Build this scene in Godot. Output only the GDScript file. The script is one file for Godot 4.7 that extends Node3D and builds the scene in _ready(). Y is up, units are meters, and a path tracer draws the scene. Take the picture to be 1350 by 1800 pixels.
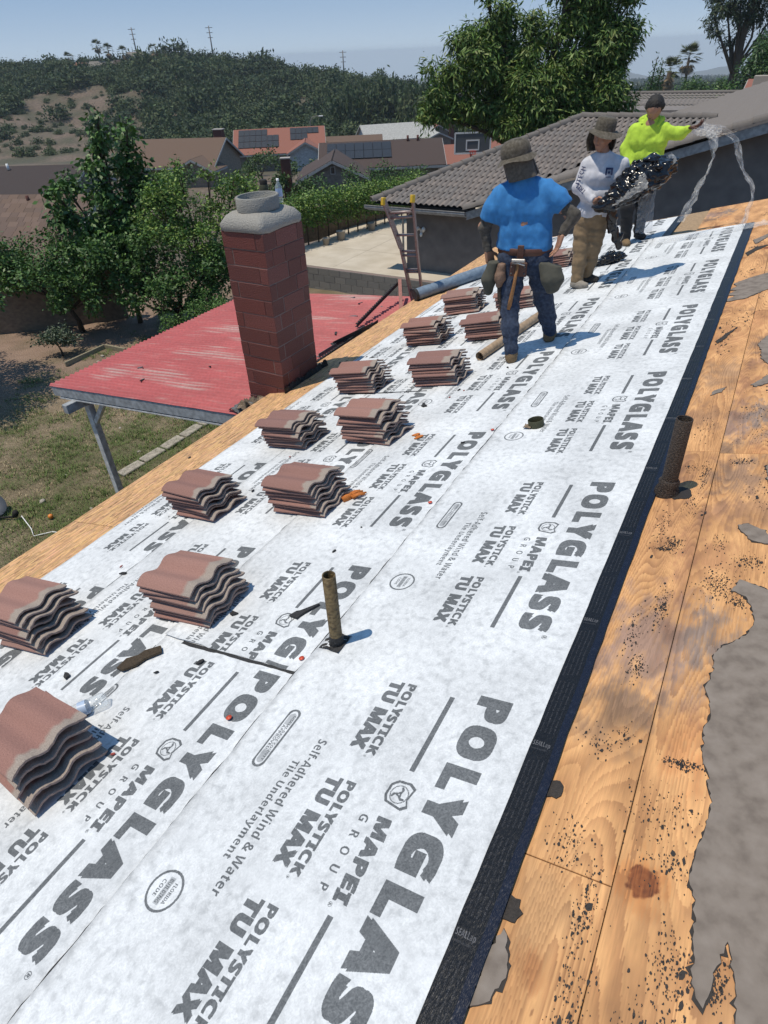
extends Node3D

# ---- the roof's own frame: u runs up the slope, s runs along the eave away from the camera, lift is off the deck ----
const CAM := Vector3(0.0, 5.6, 0.0)
const SL := Vector3(0.970296, 0.241922, 0.0)
const NR := Vector3(-0.241922, 0.970296, 0.0)
const HH := 1.75
const YARD := -0.4
var T0 := 0
var M := {}
var rng := RandomNumberGenerator.new()
var taken := {}

func rp(u: float, s: float, lift := 0.0) -> Vector3:
	return CAM + SL * u + NR * (lift - HH) + Vector3(0, 0, -s)

func rbasis(turn := 0.0) -> Basis:      # x up the slope, y off the deck, z towards the camera end
	return Basis(SL, NR, Vector3(0, 0, 1)) * Basis(Vector3.UP, turn)

func lap(what: String) -> void:
	print("%6d ms  %s" % [Time.get_ticks_msec() - T0, what])

# ---------------------------------------------------------------- naming
func numbered(called: String) -> String:
	var k: int = taken.get(called, 0)
	taken[called] = k + 1
	return called if k == 0 else "%s_%03d" % [called, k]

func tag(o: Node3D, label: String, category: String, group := "", kind := "") -> Node3D:
	if label: o.set_meta("label", label)
	if category: o.set_meta("category", category)
	if group: o.set_meta("group", group)
	if kind: o.set_meta("kind", kind)
	return o

func thing(called: String, label: String, category: String, at := Transform3D(), group := "") -> Node3D:
	var o := Node3D.new()
	o.name = numbered(called)
	o.transform = at
	add_child(o, true)
	return tag(o, label, category, group)

func solo(called: String, mesh: Mesh, m: Material, label: String, category: String, at := Transform3D(), group := "", kind := "") -> MeshInstance3D:
	var o := MeshInstance3D.new()
	o.name = numbered(called)
	o.mesh = mesh
	o.material_override = m
	o.transform = at
	add_child(o, true)
	tag(o, label, category, group, kind)
	return o

func part(parent: Node3D, called: String, mesh: Mesh, m: Material, at := Transform3D(), kind := "") -> MeshInstance3D:
	var o := MeshInstance3D.new()
	o.name = called
	o.mesh = mesh
	o.material_override = m
	o.transform = at
	parent.add_child(o, true)
	if kind: o.set_meta("kind", kind)
	return o

func ground(called: String, mesh: Mesh, m: Material) -> MeshInstance3D:
	var o := MeshInstance3D.new()
	o.name = called
	o.mesh = mesh
	o.material_override = m
	add_child(o, true)
	o.set_meta("kind", "structure")
	return o

func X(at: Vector3, b := Basis()) -> Transform3D:
	return Transform3D(b, at)

func yaw(a: float) -> Basis:
	return Basis(Vector3.UP, a)

# basis whose y axis points along d
func along(d: Vector3) -> Basis:
	var y := d.normalized()
	var x := (Vector3(0, 0, 1) if absf(y.z) < 0.9 else Vector3(1, 0, 0)).cross(y).normalized()
	return Basis(x, y, x.cross(y))

# ---------------------------------------------------------------- mesh helpers (corners run counter-clockwise seen from outside)
func begin(flat := true) -> SurfaceTool:
	var st := SurfaceTool.new()
	st.begin(Mesh.PRIMITIVE_TRIANGLES)
	st.set_smooth_group(0xFFFFFFFF if flat else 0)
	return st

func done(st: SurfaceTool) -> ArrayMesh:
	st.generate_normals()
	return st.commit()

func tri(st: SurfaceTool, a: Vector3, b: Vector3, c: Vector3) -> void:
	st.add_vertex(a); st.add_vertex(c); st.add_vertex(b)

func q4(st: SurfaceTool, a: Vector3, b: Vector3, c: Vector3, d: Vector3) -> void:
	tri(st, a, b, c); tri(st, a, c, d)

func box(st: SurfaceTool, at: Transform3D, size: Vector3, bev := 0.0) -> void:
	var h := size * 0.5
	if bev <= 0.0:
		var p := []
		for k in 8: p.append(at * Vector3(h.x * (1 if k & 1 else -1), h.y * (1 if k & 2 else -1), h.z * (1 if k & 4 else -1)))
		for f in [[1, 3, 7, 5], [0, 4, 6, 2], [2, 6, 7, 3], [0, 1, 5, 4], [4, 5, 7, 6], [0, 2, 3, 1]]:
			q4(st, p[f[0]], p[f[1]], p[f[2]], p[f[3]])
		return
	var i := h - Vector3(bev, bev, bev)
	# c(k, axis): corner k pushed out on that axis
	var c := func(k: int, ax: int) -> Vector3:
		var v := Vector3(i.x * (1 if k & 1 else -1), i.y * (1 if k & 2 else -1), i.z * (1 if k & 4 else -1))
		v[ax] = h[ax] * (1 if k & (1 << ax) else -1)
		return at * v
	var faces := [[1, 3, 7, 5], [0, 4, 6, 2], [2, 6, 7, 3], [0, 1, 5, 4], [4, 5, 7, 6], [0, 2, 3, 1]]
	for n in 6:
		var f: Array = faces[n]
		q4(st, c.call(f[0], n / 2), c.call(f[1], n / 2), c.call(f[2], n / 2), c.call(f[3], n / 2))
	for e in [[1, 3, 0, 2], [3, 7, 0, 1], [7, 5, 0, 2], [5, 1, 0, 1], [4, 6, 2, 0], [6, 2, 1, 0], [2, 0, 2, 0], [0, 4, 1, 0], [6, 7, 2, 1], [3, 2, 2, 1], [0, 1, 2, 1], [5, 4, 2, 1]]:
		var a: int = e[0]
		var b: int = e[1]
		var axes := []
		for ax in 3:
			if (a ^ b) != (1 << ax): axes.append(ax)
		var p0: Vector3 = c.call(a, axes[0])
		var p1: Vector3 = c.call(b, axes[0])
		var p2: Vector3 = c.call(b, axes[1])
		var p3: Vector3 = c.call(a, axes[1])
		var out := (p0 + p1 + p2 + p3) * 0.25 - at.origin
		if (p1 - p0).cross(p2 - p0).dot(out) >= 0: q4(st, p0, p1, p2, p3)
		else: q4(st, p3, p2, p1, p0)
	for k in 8:
		var a: Vector3 = c.call(k, 0)
		var b: Vector3 = c.call(k, 1)
		var d: Vector3 = c.call(k, 2)
		if (b - a).cross(d - a).dot(a + b + d - at.origin * 3) >= 0: tri(st, a, b, d)
		else: tri(st, a, d, b)

func boxm(size: Vector3, bev := 0.0) -> ArrayMesh:
	var st := begin()
	box(st, Transform3D(), size, bev)
	return done(st)

# a bar of rectangular section from a to b
func bar(st: SurfaceTool, a: Vector3, b: Vector3, w: float, t: float, bev := 0.0, up := Vector3.UP) -> void:
	var z := (b - a).normalized()
	var x := up.cross(z)
	x = Vector3.RIGHT if x.length() < 0.01 else x.normalized()
	box(st, Transform3D(Basis(x, z.cross(x), z), (a + b) * 0.5), Vector3(w, t, (b - a).length()), bev)

func tube(st: SurfaceTool, pts: Array, radii: Array, sides := 8, cap := true, flat := 1.0) -> void:
	var n := pts.size()
	var rings := []
	var x := Vector3.ZERO
	for i in n:
		var t: Vector3 = (pts[mini(i + 1, n - 1)] - pts[maxi(i - 1, 0)]).normalized()
		if x == Vector3.ZERO: x = (Vector3(0, 0, 1) if absf(t.z) < 0.9 else Vector3(1, 0, 0)).cross(t).normalized()
		x = (x - t * x.dot(t)).normalized()
		var y := t.cross(x)
		var ring := []
		var r: float = radii[mini(i, radii.size() - 1)]
		for j in sides:
			var a := TAU * j / sides
			ring.append(pts[i] + (x * cos(a) + y * sin(a) * flat) * r)
		rings.append(ring)
	for i in n - 1:
		for j in sides:
			var k := (j + 1) % sides
			q4(st, rings[i][j], rings[i][k], rings[i + 1][k], rings[i + 1][j])
	if cap:
		for j in sides:
			var k := (j + 1) % sides
			tri(st, pts[0], rings[0][k], rings[0][j])
			tri(st, pts[n - 1], rings[n - 1][j], rings[n - 1][k])

func tubem(pts: Array, radii: Array, sides := 8, flat := 1.0) -> ArrayMesh:
	var st := begin(false)
	tube(st, pts, radii, sides, true, flat)
	return done(st)

# profile (radius, height) turned about y
func lathe(st: SurfaceTool, at: Transform3D, prof: Array, sides := 16, squash := 1.0) -> void:
	for i in prof.size() - 1:
		for j in sides:
			var a := TAU * j / sides
			var b := TAU * (j + 1) / sides
			var p: Vector2 = prof[i]
			var r: Vector2 = prof[i + 1]
			var A := at * Vector3(p.x * cos(a), p.y, -p.x * sin(a) * squash)
			var B := at * Vector3(p.x * cos(b), p.y, -p.x * sin(b) * squash)
			var C := at * Vector3(r.x * cos(b), r.y, -r.x * sin(b) * squash)
			var D := at * Vector3(r.x * cos(a), r.y, -r.x * sin(a) * squash)
			if p.x < 1e-5: tri(st, A, C, D)
			elif r.x < 1e-5: tri(st, A, B, C)
			else: q4(st, A, B, C, D)

# a grid of points P[i][j]; seen from outside i runs right and j runs up
func grid(st: SurfaceTool, P: Array, UV := [], UV2 := []) -> void:
	for i in P.size() - 1:
		for j in P[0].size() - 1:
			for k in [[0, 0], [1, 1], [1, 0], [0, 0], [0, 1], [1, 1]]:
				var a: int = i + k[0]
				var b: int = j + k[1]
				if UV: st.set_uv(UV[a][b])
				if UV2: st.set_uv2(UV2[a][b])
				st.add_vertex(P[a][b])

# a flat polygon (points in x, z seen from above, any winding) given thickness, through a function that places it
func slab(st: SurfaceTool, poly: PackedVector2Array, place: Callable, top: float, bottom: float) -> void:
	if Geometry2D.is_polygon_clockwise(poly): poly.reverse()
	var ix := Geometry2D.triangulate_polygon(poly)
	for k in range(0, ix.size(), 3):
		var a: Vector3 = place.call(poly[ix[k]], top)
		var b: Vector3 = place.call(poly[ix[k + 1]], top)
		var c: Vector3 = place.call(poly[ix[k + 2]], top)
		var up: Vector3 = place.call(poly[ix[k]], top + 1.0) - a
		if (b - a).cross(c - a).dot(up) > 0: tri(st, a, b, c)
		else: tri(st, a, c, b)
	for k in poly.size():
		var p := poly[k]
		var r := poly[(k + 1) % poly.size()]
		q4(st, place.call(p, bottom), place.call(p, top), place.call(r, top), place.call(r, bottom))

# ---------------------------------------------------------------- materials
func lin(r: float, g: float, b: float) -> Color:      # a linear base colour as sRGB
	return Color(r, g, b).linear_to_srgb()

func ntex(sd: int, freq: float, a: Color, b: Color, size := 512, oct := 4, mid = null, sx := 1.0) -> NoiseTexture2D:
	var n := FastNoiseLite.new()
	n.seed = sd
	n.frequency = freq
	n.fractal_octaves = oct
	n.noise_type = FastNoiseLite.TYPE_SIMPLEX_SMOOTH
	var t := NoiseTexture2D.new()
	t.width = size
	t.height = size
	t.seamless = true
	t.normalize = true
	t.noise = n
	var r := Gradient.new()
	r.set_color(0, a)
	r.set_color(1, b)
	if mid != null: r.add_point(0.5, mid)
	t.color_ramp = r
	return t

func mat(c: Color, rough := 0.85, tex: Texture2D = null, scale := 1.0, bump := 0.0, spec := 0.5) -> StandardMaterial3D:
	var m := StandardMaterial3D.new()
	m.albedo_color = c
	m.roughness = rough
	m.metallic_specular = spec
	if tex:
		m.albedo_texture = tex
		m.uv1_triplanar = true
		m.uv1_world_triplanar = true
		m.uv1_scale = Vector3.ONE * scale
	if bump > 0.0:
		m.heightmap_enabled = true
		m.heightmap_scale = bump
		m.heightmap_texture = M.bump
		m.uv1_triplanar = true
		m.uv1_world_triplanar = true
		m.uv1_scale = Vector3.ONE * scale
	return m

func grey(lo: float, hi: float, sd: int, freq: float, size := 512, oct := 4) -> NoiseTexture2D:
	return ntex(sd, freq, Color(lo, lo, lo), Color(hi, hi, hi), size, oct)

func metal(c: Color, rough := 0.35) -> StandardMaterial3D:
	var m := mat(c, rough)
	m.metallic = 0.9
	return m

func make_materials() -> void:
	M.bump = grey(0.0, 1.0, 71, 0.045, 512, 5)
	M.mottle = grey(0.72, 1.0, 5, 0.02, 512, 5)
	M.speck = grey(0.6, 1.0, 9, 0.12, 512, 3)
	M.soft = grey(0.85, 1.0, 13, 0.008, 512, 3)

func _ready() -> void:
	T0 = Time.get_ticks_msec()
	rng.seed = 20240731
	# camera: a phone held at eye height on the slope, looking along the eave and down to the yard side
	var cam := Camera3D.new()
	cam.name = "camera"
	cam.transform = Transform3D(Basis(CAM_RIGHT, CAM_UP, CAM_BACK), CAM)
	cam.fov = 79.753
	cam.near = 0.05
	cam.far = 30000.0
	add_child(cam)
	# sky
	var sky_m := ProceduralSkyMaterial.new()
	sky_m.sky_top_color = Color(0.405, 0.56, 0.73)
	sky_m.sky_horizon_color = Color(0.70, 0.765, 0.825)
	sky_m.sky_curve = 0.05
	sky_m.ground_bottom_color = Color(0.55, 0.57, 0.58)
	sky_m.ground_horizon_color = Color(0.70, 0.765, 0.825)
	sky_m.ground_curve = 1.0
	sky_m.sun_angle_max = 2.0
	var sky := Sky.new()
	sky.sky_material = sky_m
	var env := Environment.new()
	env.background_mode = Environment.BG_SKY
	env.sky = sky
	env.tonemap_mode = Environment.TONE_MAPPER_LINEAR
	env.tonemap_exposure = 1.15
	env.sdfgi_enabled = true
	env.ssao_enabled = true
	env.ssil_enabled = true
	env.fog_enabled = true
	env.fog_density = 0.00017
	env.fog_light_color = Color(0.90, 0.95, 1.0)
	var we := WorldEnvironment.new()
	we.name = "world_environment"
	we.environment = env
	add_child(we)
	# sun: high, from the eave side
	var sun := DirectionalLight3D.new()
	sun.name = "sun"
	sun.light_energy = 1.15
	sun.light_color = Color(1.0, 0.955, 0.88)
	sun.light_angular_distance = 0.5
	sun.shadow_enabled = true
	sun.look_at_from_position(Vector3.ZERO, Vector3(0.25, -0.94, -0.22), Vector3.FORWARD)
	add_child(sun)
	make_materials()
	lap("materials")
	build_house()
	lap("build_house")
	build_sheets()
	lap("build_sheets")
	build_tiles()
	lap("build_tiles")
	build_roof_things()
	lap("build_roof_things")
	build_patio()
	lap("build_patio")
	build_yard()
	lap("build_yard")
	build_neighbour()
	lap("build_neighbour")
	build_land()
	lap("build_land")
	build_plants()
	lap("build_plants")
	build_people()
	lap("build_people")

const CAM_RIGHT := Vector3(0.869704, -0.035635, -0.492286)
const CAM_UP := Vector3(-0.270875, 0.799310, -0.536405)
const CAM_BACK := Vector3(0.412604, 0.599862, 0.685510)

# ================================================================ printed sheets
const PW := 1200
const PH := 800
const PERIOD := 1.56
const WHITE_W := 1.04

func text_tris(txt: String, bold := 0.0, slant := 0.0, spacing := 0) -> PackedVector2Array:
	var f := SystemFont.new()
	f.font_names = PackedStringArray(["Droid Sans"])
	f.font_weight = 700
	var v := FontVariation.new()
	v.base_font = f
	v.spacing_glyph = spacing
	if slant != 0.0: v.variation_transform = Transform2D(Vector2(1, 0), Vector2(slant, 1), Vector2.ZERO)
	var t := TextMesh.new()
	t.text = txt
	t.font = v
	t.font_size = 64
	t.pixel_size = 0.01
	t.depth = 0.0
	t.curve_step = 2.0
	var a := t.get_mesh_arrays()
	var p: PackedVector3Array = a[Mesh.ARRAY_VERTEX]
	var ix: PackedInt32Array = a[Mesh.ARRAY_INDEX] if a[Mesh.ARRAY_INDEX] != null else PackedInt32Array(range(p.size()))
	var o := PackedVector2Array()
	for i in ix: o.append(Vector2(p[i].x, p[i].y))
	return o

# draws triangles into a byte mask; the text's box is fitted to (x0, y0, w, h) in pixels with y down
func fill_tris(buf: PackedByteArray, W: int, H: int, tr: PackedVector2Array, x0: float, y0: float, w: float, h: float, val: int, turned := false) -> PackedByteArray:
	var lo := Vector2(1e9, 1e9)
	var hi := -lo
	for p in tr:
		lo = lo.min(p)
		hi = hi.max(p)
	for k in range(0, tr.size(), 3):
		var P := []
		for j in 3:
			var n := (tr[k + j] - lo) / (hi - lo)
			P.append(Vector2(x0 + (1.0 - n.y) * w, y0 + (1.0 - n.x) * h) if turned else Vector2(x0 + n.x * w, y0 + (1.0 - n.y) * h))
		var ya := maxi(0, int(ceil(minf(P[0].y, minf(P[1].y, P[2].y)) - 0.5)))
		var yb := mini(H - 1, int(floor(maxf(P[0].y, maxf(P[1].y, P[2].y)) - 0.5)))
		for y in range(ya, yb + 1):
			var yy := y + 0.5
			var xa := 1e9
			var xb := -1e9
			for e in 3:
				var a: Vector2 = P[e]
				var b: Vector2 = P[(e + 1) % 3]
				if (a.y <= yy) != (b.y <= yy):
					var xx := a.x + (b.x - a.x) * (yy - a.y) / (b.y - a.y)
					xa = minf(xa, xx)
					xb = maxf(xb, xx)
			for x in range(int(ceil(xa - 0.5)), int(floor(xb - 0.5)) + 1):
				buf[y * W + posmod(x, W)] = val
	return buf

func rect_tris() -> PackedVector2Array:
	return PackedVector2Array([Vector2(0, 0), Vector2(1, 0), Vector2(1, 1), Vector2(0, 0), Vector2(1, 1), Vector2(0, 1)])

func poly_tris(p: PackedVector2Array) -> PackedVector2Array:
	var o := PackedVector2Array()
	for i in Geometry2D.triangulate_polygon(p): o.append(p[i])
	return o

func capsule(n := 10, ratio := 5.0) -> PackedVector2Array:
	var p := PackedVector2Array()
	for i in n + 1: p.append(Vector2(ratio - 1 + sin(PI * i / n), -cos(PI * i / n)))
	for i in n + 1: p.append(Vector2(1 - ratio - sin(PI * i / n), cos(PI * i / n)))
	return p

func make_print() -> void:
	var buf := PackedByteArray()
	buf.resize(PW * PH)
	var k := PW / PERIOD           # pixels a metre
	var kb := PH / WHITE_W
	var put := func(tr: PackedVector2Array, a0: float, a1: float, b0: float, b1: float, v: int, fat := 0.0) -> void:
		var f := fat * k
		for e in ([[0, 0]] if fat == 0.0 else [[-1, -1], [1, -1], [-1, 1], [1, 1], [0, 0]]):
			buf = fill_tris(buf, PW, PH, tr, a0 * k + f + e[0] * f, -b1 * kb + f + e[1] * f, (a1 - a0) * k - 2 * f, (b1 - b0) * kb - 2 * f, v)
	put.call(text_tris("POLYGLASS", 1.6, 0.0, 7), 0.0, 1.185, -0.243, -0.113, 1, 0.0085)
	put.call(rect_tris(), 0.04, 0.372, -0.348, -0.329, 1)
	put.call(rect_tris(), 0.86, 1.21, -0.348, -0.329, 1)
	put.call(text_tris("MAPEI", 1.3, 0.22), 0.55, 0.822, -0.366, -0.303, 1, 0.003)
	put.call(text_tris("GROUP", 0.3, 0.0, 44), 0.563, 0.812, -0.421, -0.390, 1)
	# the crest: a six-sided shield with a ring and a three-armed mark
	var shield := PackedVector2Array([Vector2(-1, 0.45), Vector2(-0.7, 0.95), Vector2(0.2, 0.75), Vector2(0.7, 1.0), Vector2(1, 0.6), Vector2(0.75, -0.75), Vector2(0.3, -1), Vector2(-0.55, -0.95), Vector2(-0.95, -0.5)])
	put.call(poly_tris(shield), 0.412, 0.512, -0.385, -0.288, 1)
	put.call(poly_tris(shield), 0.421, 0.503, -0.376, -0.297, 0)
	for arm in 3:
		var a := TAU * arm / 3.0 + 0.5
		var d := Vector2(cos(a), sin(a))
		var e := d.rotated(1.25)
		var c := Vector2(0.462, -0.337)
		var p := PackedVector2Array()
		for t in [c + d.rotated(-1.3) * 0.006, c + d * 0.022 + e * 0.0, c + d * 0.022 + e * 0.014, c + d * 0.015 + e * 0.016, c + d * 0.012 + e * 0.004, c + d.rotated(1.3) * 0.008]: p.append(t)
		var tr := poly_tris(p)
		if tr.size():
			var lo := Vector2(9, 9)
			var hi := -lo
			for v in tr:
				lo = lo.min(v)
				hi = hi.max(v)
			put.call(tr, lo.x, hi.x, lo.y, hi.y, 1)
	for i in 40:      # fine ring round the mark
		var a := TAU * i / 40.0
		put.call(rect_tris(), 0.462 + cos(a) * 0.031 - 0.002, 0.462 + cos(a) * 0.031 + 0.002, -0.337 + sin(a) * 0.031 - 0.002, -0.337 + sin(a) * 0.031 + 0.002, 1)
	for a0 in [0.03, 0.478, 0.906]:
		put.call(text_tris("POLYSTICK", 1.0), a0, a0 + 0.335, -0.534, -0.494, 1, 0.0018)
		put.call(text_tris("TU MAX", 1.3), a0 + 0.002, a0 + 0.328, -0.607, -0.546, 1, 0.0035)
		put.call(text_tris("®", 0.2), a0 + 0.34, a0 + 0.35, -0.534, -0.524, 1)
	put.call(text_tris("®", 0.0), 1.2, 1.222, -0.128, -0.106, 1)
	put.call(text_tris("®", 0.0), 0.828, 0.842, -0.366, -0.352, 1)
	put.call(text_tris("Self-Adhered Wind & Water", 0.1, 0.0, 1), 0.37, 0.961, -0.733, -0.694, 1)
	put.call(text_tris("Tile Underlayment", 0.1, 0.0, 1), 0.478, 0.858, -0.786, -0.744, 1)
	put.call(poly_tris(capsule()), 0.285, 0.555, -0.934, -0.876, 1)
	put.call(poly_tris(capsule()), 0.294, 0.546, -0.925, -0.885, 0)
	put.call(poly_tris(capsule(10, 6.0)), 0.304, 0.536, -0.921, -0.889, 2)
	put.call(rect_tris(), 0.36, 0.48, -0.921, -0.889, 0)
	put.call(text_tris("MIAMI-DADE COUNTY", 0.2), 0.315, 0.525, -0.903, -0.892, 1)
	put.call(text_tris("APPROVED", 0.4), 0.362, 0.478, -0.919, -0.906, 1)
	for ring in [[0.064, 1], [0.056, 0]]:
		var p := PackedVector2Array()
		for i in 28: p.append(Vector2.from_angle(TAU * i / 28.0))
		put.call(poly_tris(p), 1.017 - ring[0], 1.017 + ring[0], -0.883 - ring[0], -0.883 + ring[0], ring[1])
	put.call(text_tris("FLORIDA", 0.3), 0.985, 1.05, -0.866, -0.852, 1)
	put.call(rect_tris(), 0.975, 1.06, -0.894, -0.872, 2)
	put.call(text_tris("BUILDING", 0.2), 0.98, 1.055, -0.891, -0.876, 1)
	put.call(text_tris("CODE", 0.4), 0.99, 1.044, -0.914, -0.9, 1)
	# the fleece: soft fibrous mottling, grey smudges, ink that lets the fibres through
	var n := FastNoiseLite.new()
	n.seed = 31
	n.frequency = 0.028
	n.fractal_octaves = 5
	n.domain_warp_enabled = true
	n.domain_warp_amplitude = 26.0
	n.domain_warp_frequency = 0.02
	var cloud := n.get_seamless_image(PW, PH, false, false, 0.12).get_data()
	n.seed = 77
	n.frequency = 0.14
	n.fractal_octaves = 3
	var fine := n.get_seamless_image(PW, PH, false, false, 0.1).get_data()
	n.seed = 5
	n.frequency = 0.008
	n.fractal_octaves = 4
	var broad := n.get_seamless_image(PW, PH, false, false, 0.15).get_data()
	var out := PackedByteArray()
	out.resize(PW * PH * 3)
	var i := 0
	var j := 0
	for y in PH:
		var edge := clampf((y - 700.0) / 100.0, 0.0, 1.0)
		for x in PW:
			var c := cloud[i]
			var f := fine[i]
			var v := 219.0 + (c - 128) * 0.10 + (f - 128) * 0.13
			var d := (c - 62 - f * 0.3) * -1.0 + (broad[i] - 128) * 0.3 + edge * 22.0
			if d > 0.0: v -= minf(d * 0.20, 18.0)
			var ink := buf[i]
			if ink == 1: v = v * 0.40 + 26.0 + (f - 128) * 0.16
			elif ink == 2: v = v * 0.62 + 40.0
			var g := clampi(int(v), 20, 236)
			out[j] = clampi(g - 6, 0, 255)
			out[j + 1] = clampi(g - 2, 0, 255)
			out[j + 2] = mini(g + 2, 255)
			i += 1
			j += 3
	var im := Image.create_from_data(PW, PH, false, Image.FORMAT_RGB8, out)
	var m := StandardMaterial3D.new()
	m.albedo_texture = ImageTexture.create_from_image(im)
	m.roughness = 0.82
	m.metallic_specular = 0.25
	m.detail_enabled = true
	m.detail_blend_mode = BaseMaterial3D.BLEND_MODE_MUL
	m.detail_uv_layer = BaseMaterial3D.DETAIL_UV_2
	m.detail_albedo = grey(0.86, 1.0, 44, 0.012, 512, 5)
	var white := Image.create(4, 4, false, Image.FORMAT_RGB8)
	white.fill(Color.WHITE)
	m.detail_mask = ImageTexture.create_from_image(white)
	m.heightmap_enabled = true
	m.heightmap_scale = 0.05
	m.heightmap_texture = ImageTexture.create_from_image(Image.create_from_data(PW, PH, false, Image.FORMAT_L8, cloud))
	M.sheet = m
	# the adhesive strip along the top edge, with its fine grey print
	var SW := 768
	var SH := 160
	var b2 := PackedByteArray()
	b2.resize(SW * SH)
	b2 = fill_tris(b2, SW, SH, text_tris("SEALLap", 1.0), 8, 62, 30, 90, 90, true)
	b2 = fill_tris(b2, SW, SH, text_tris("Patent No. 6,924,015", 0.0), 42, 70, 9, 82, 60, true)
	for l in 4:
		b2 = fill_tris(b2, SW, SH, text_tris(["Apply pressure along the whole lap", "Remove the clear film before laying", "Surface must be clean and dry", "Lap the next course over this strip"][l], 0.0), 90 + l * 6, 62 + l * 24, 300, 10, 46)
		b2 = fill_tris(b2, SW, SH, text_tris(["Surface must be clean and dry", "Lap the next course over this strip", "Apply pressure along the whole lap", "Remove the clear film before laying"][l], 0.0), 440, 62 + l * 24, 290, 10, 46)
	n.seed = 3
	n.frequency = 0.03
	var wear := n.get_seamless_image(SW, SH).get_data()
	var o2 := PackedByteArray()
	o2.resize(SW * SH * 3)
	for y in SH:
		for x in SW:
			var w := wear[y * SW + x]
			var v := 13.0 + maxf(0.0, w - 170) * 0.22
			var blue := 0.0
			if y < 44: blue = 14.0
			v += b2[y * SW + x] * (0.55 + w / 400.0)
			var at := (y * SW + x) * 3
			o2[at] = clampi(int(v), 0, 255)
			o2[at + 1] = clampi(int(v + blue * 0.45), 0, 255)
			o2[at + 2] = clampi(int(v + 3 + blue * 1.5), 0, 255)
	var s := StandardMaterial3D.new()
	s.albedo_texture = ImageTexture.create_from_image(Image.create_from_data(SW, SH, false, Image.FORMAT_RGB8, o2))
	s.roughness = 0.42
	s.heightmap_enabled = true
	s.heightmap_scale = 0.2
	s.heightmap_texture = M.bump
	M.strip = s

var wave := FastNoiseLite.new()

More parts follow.
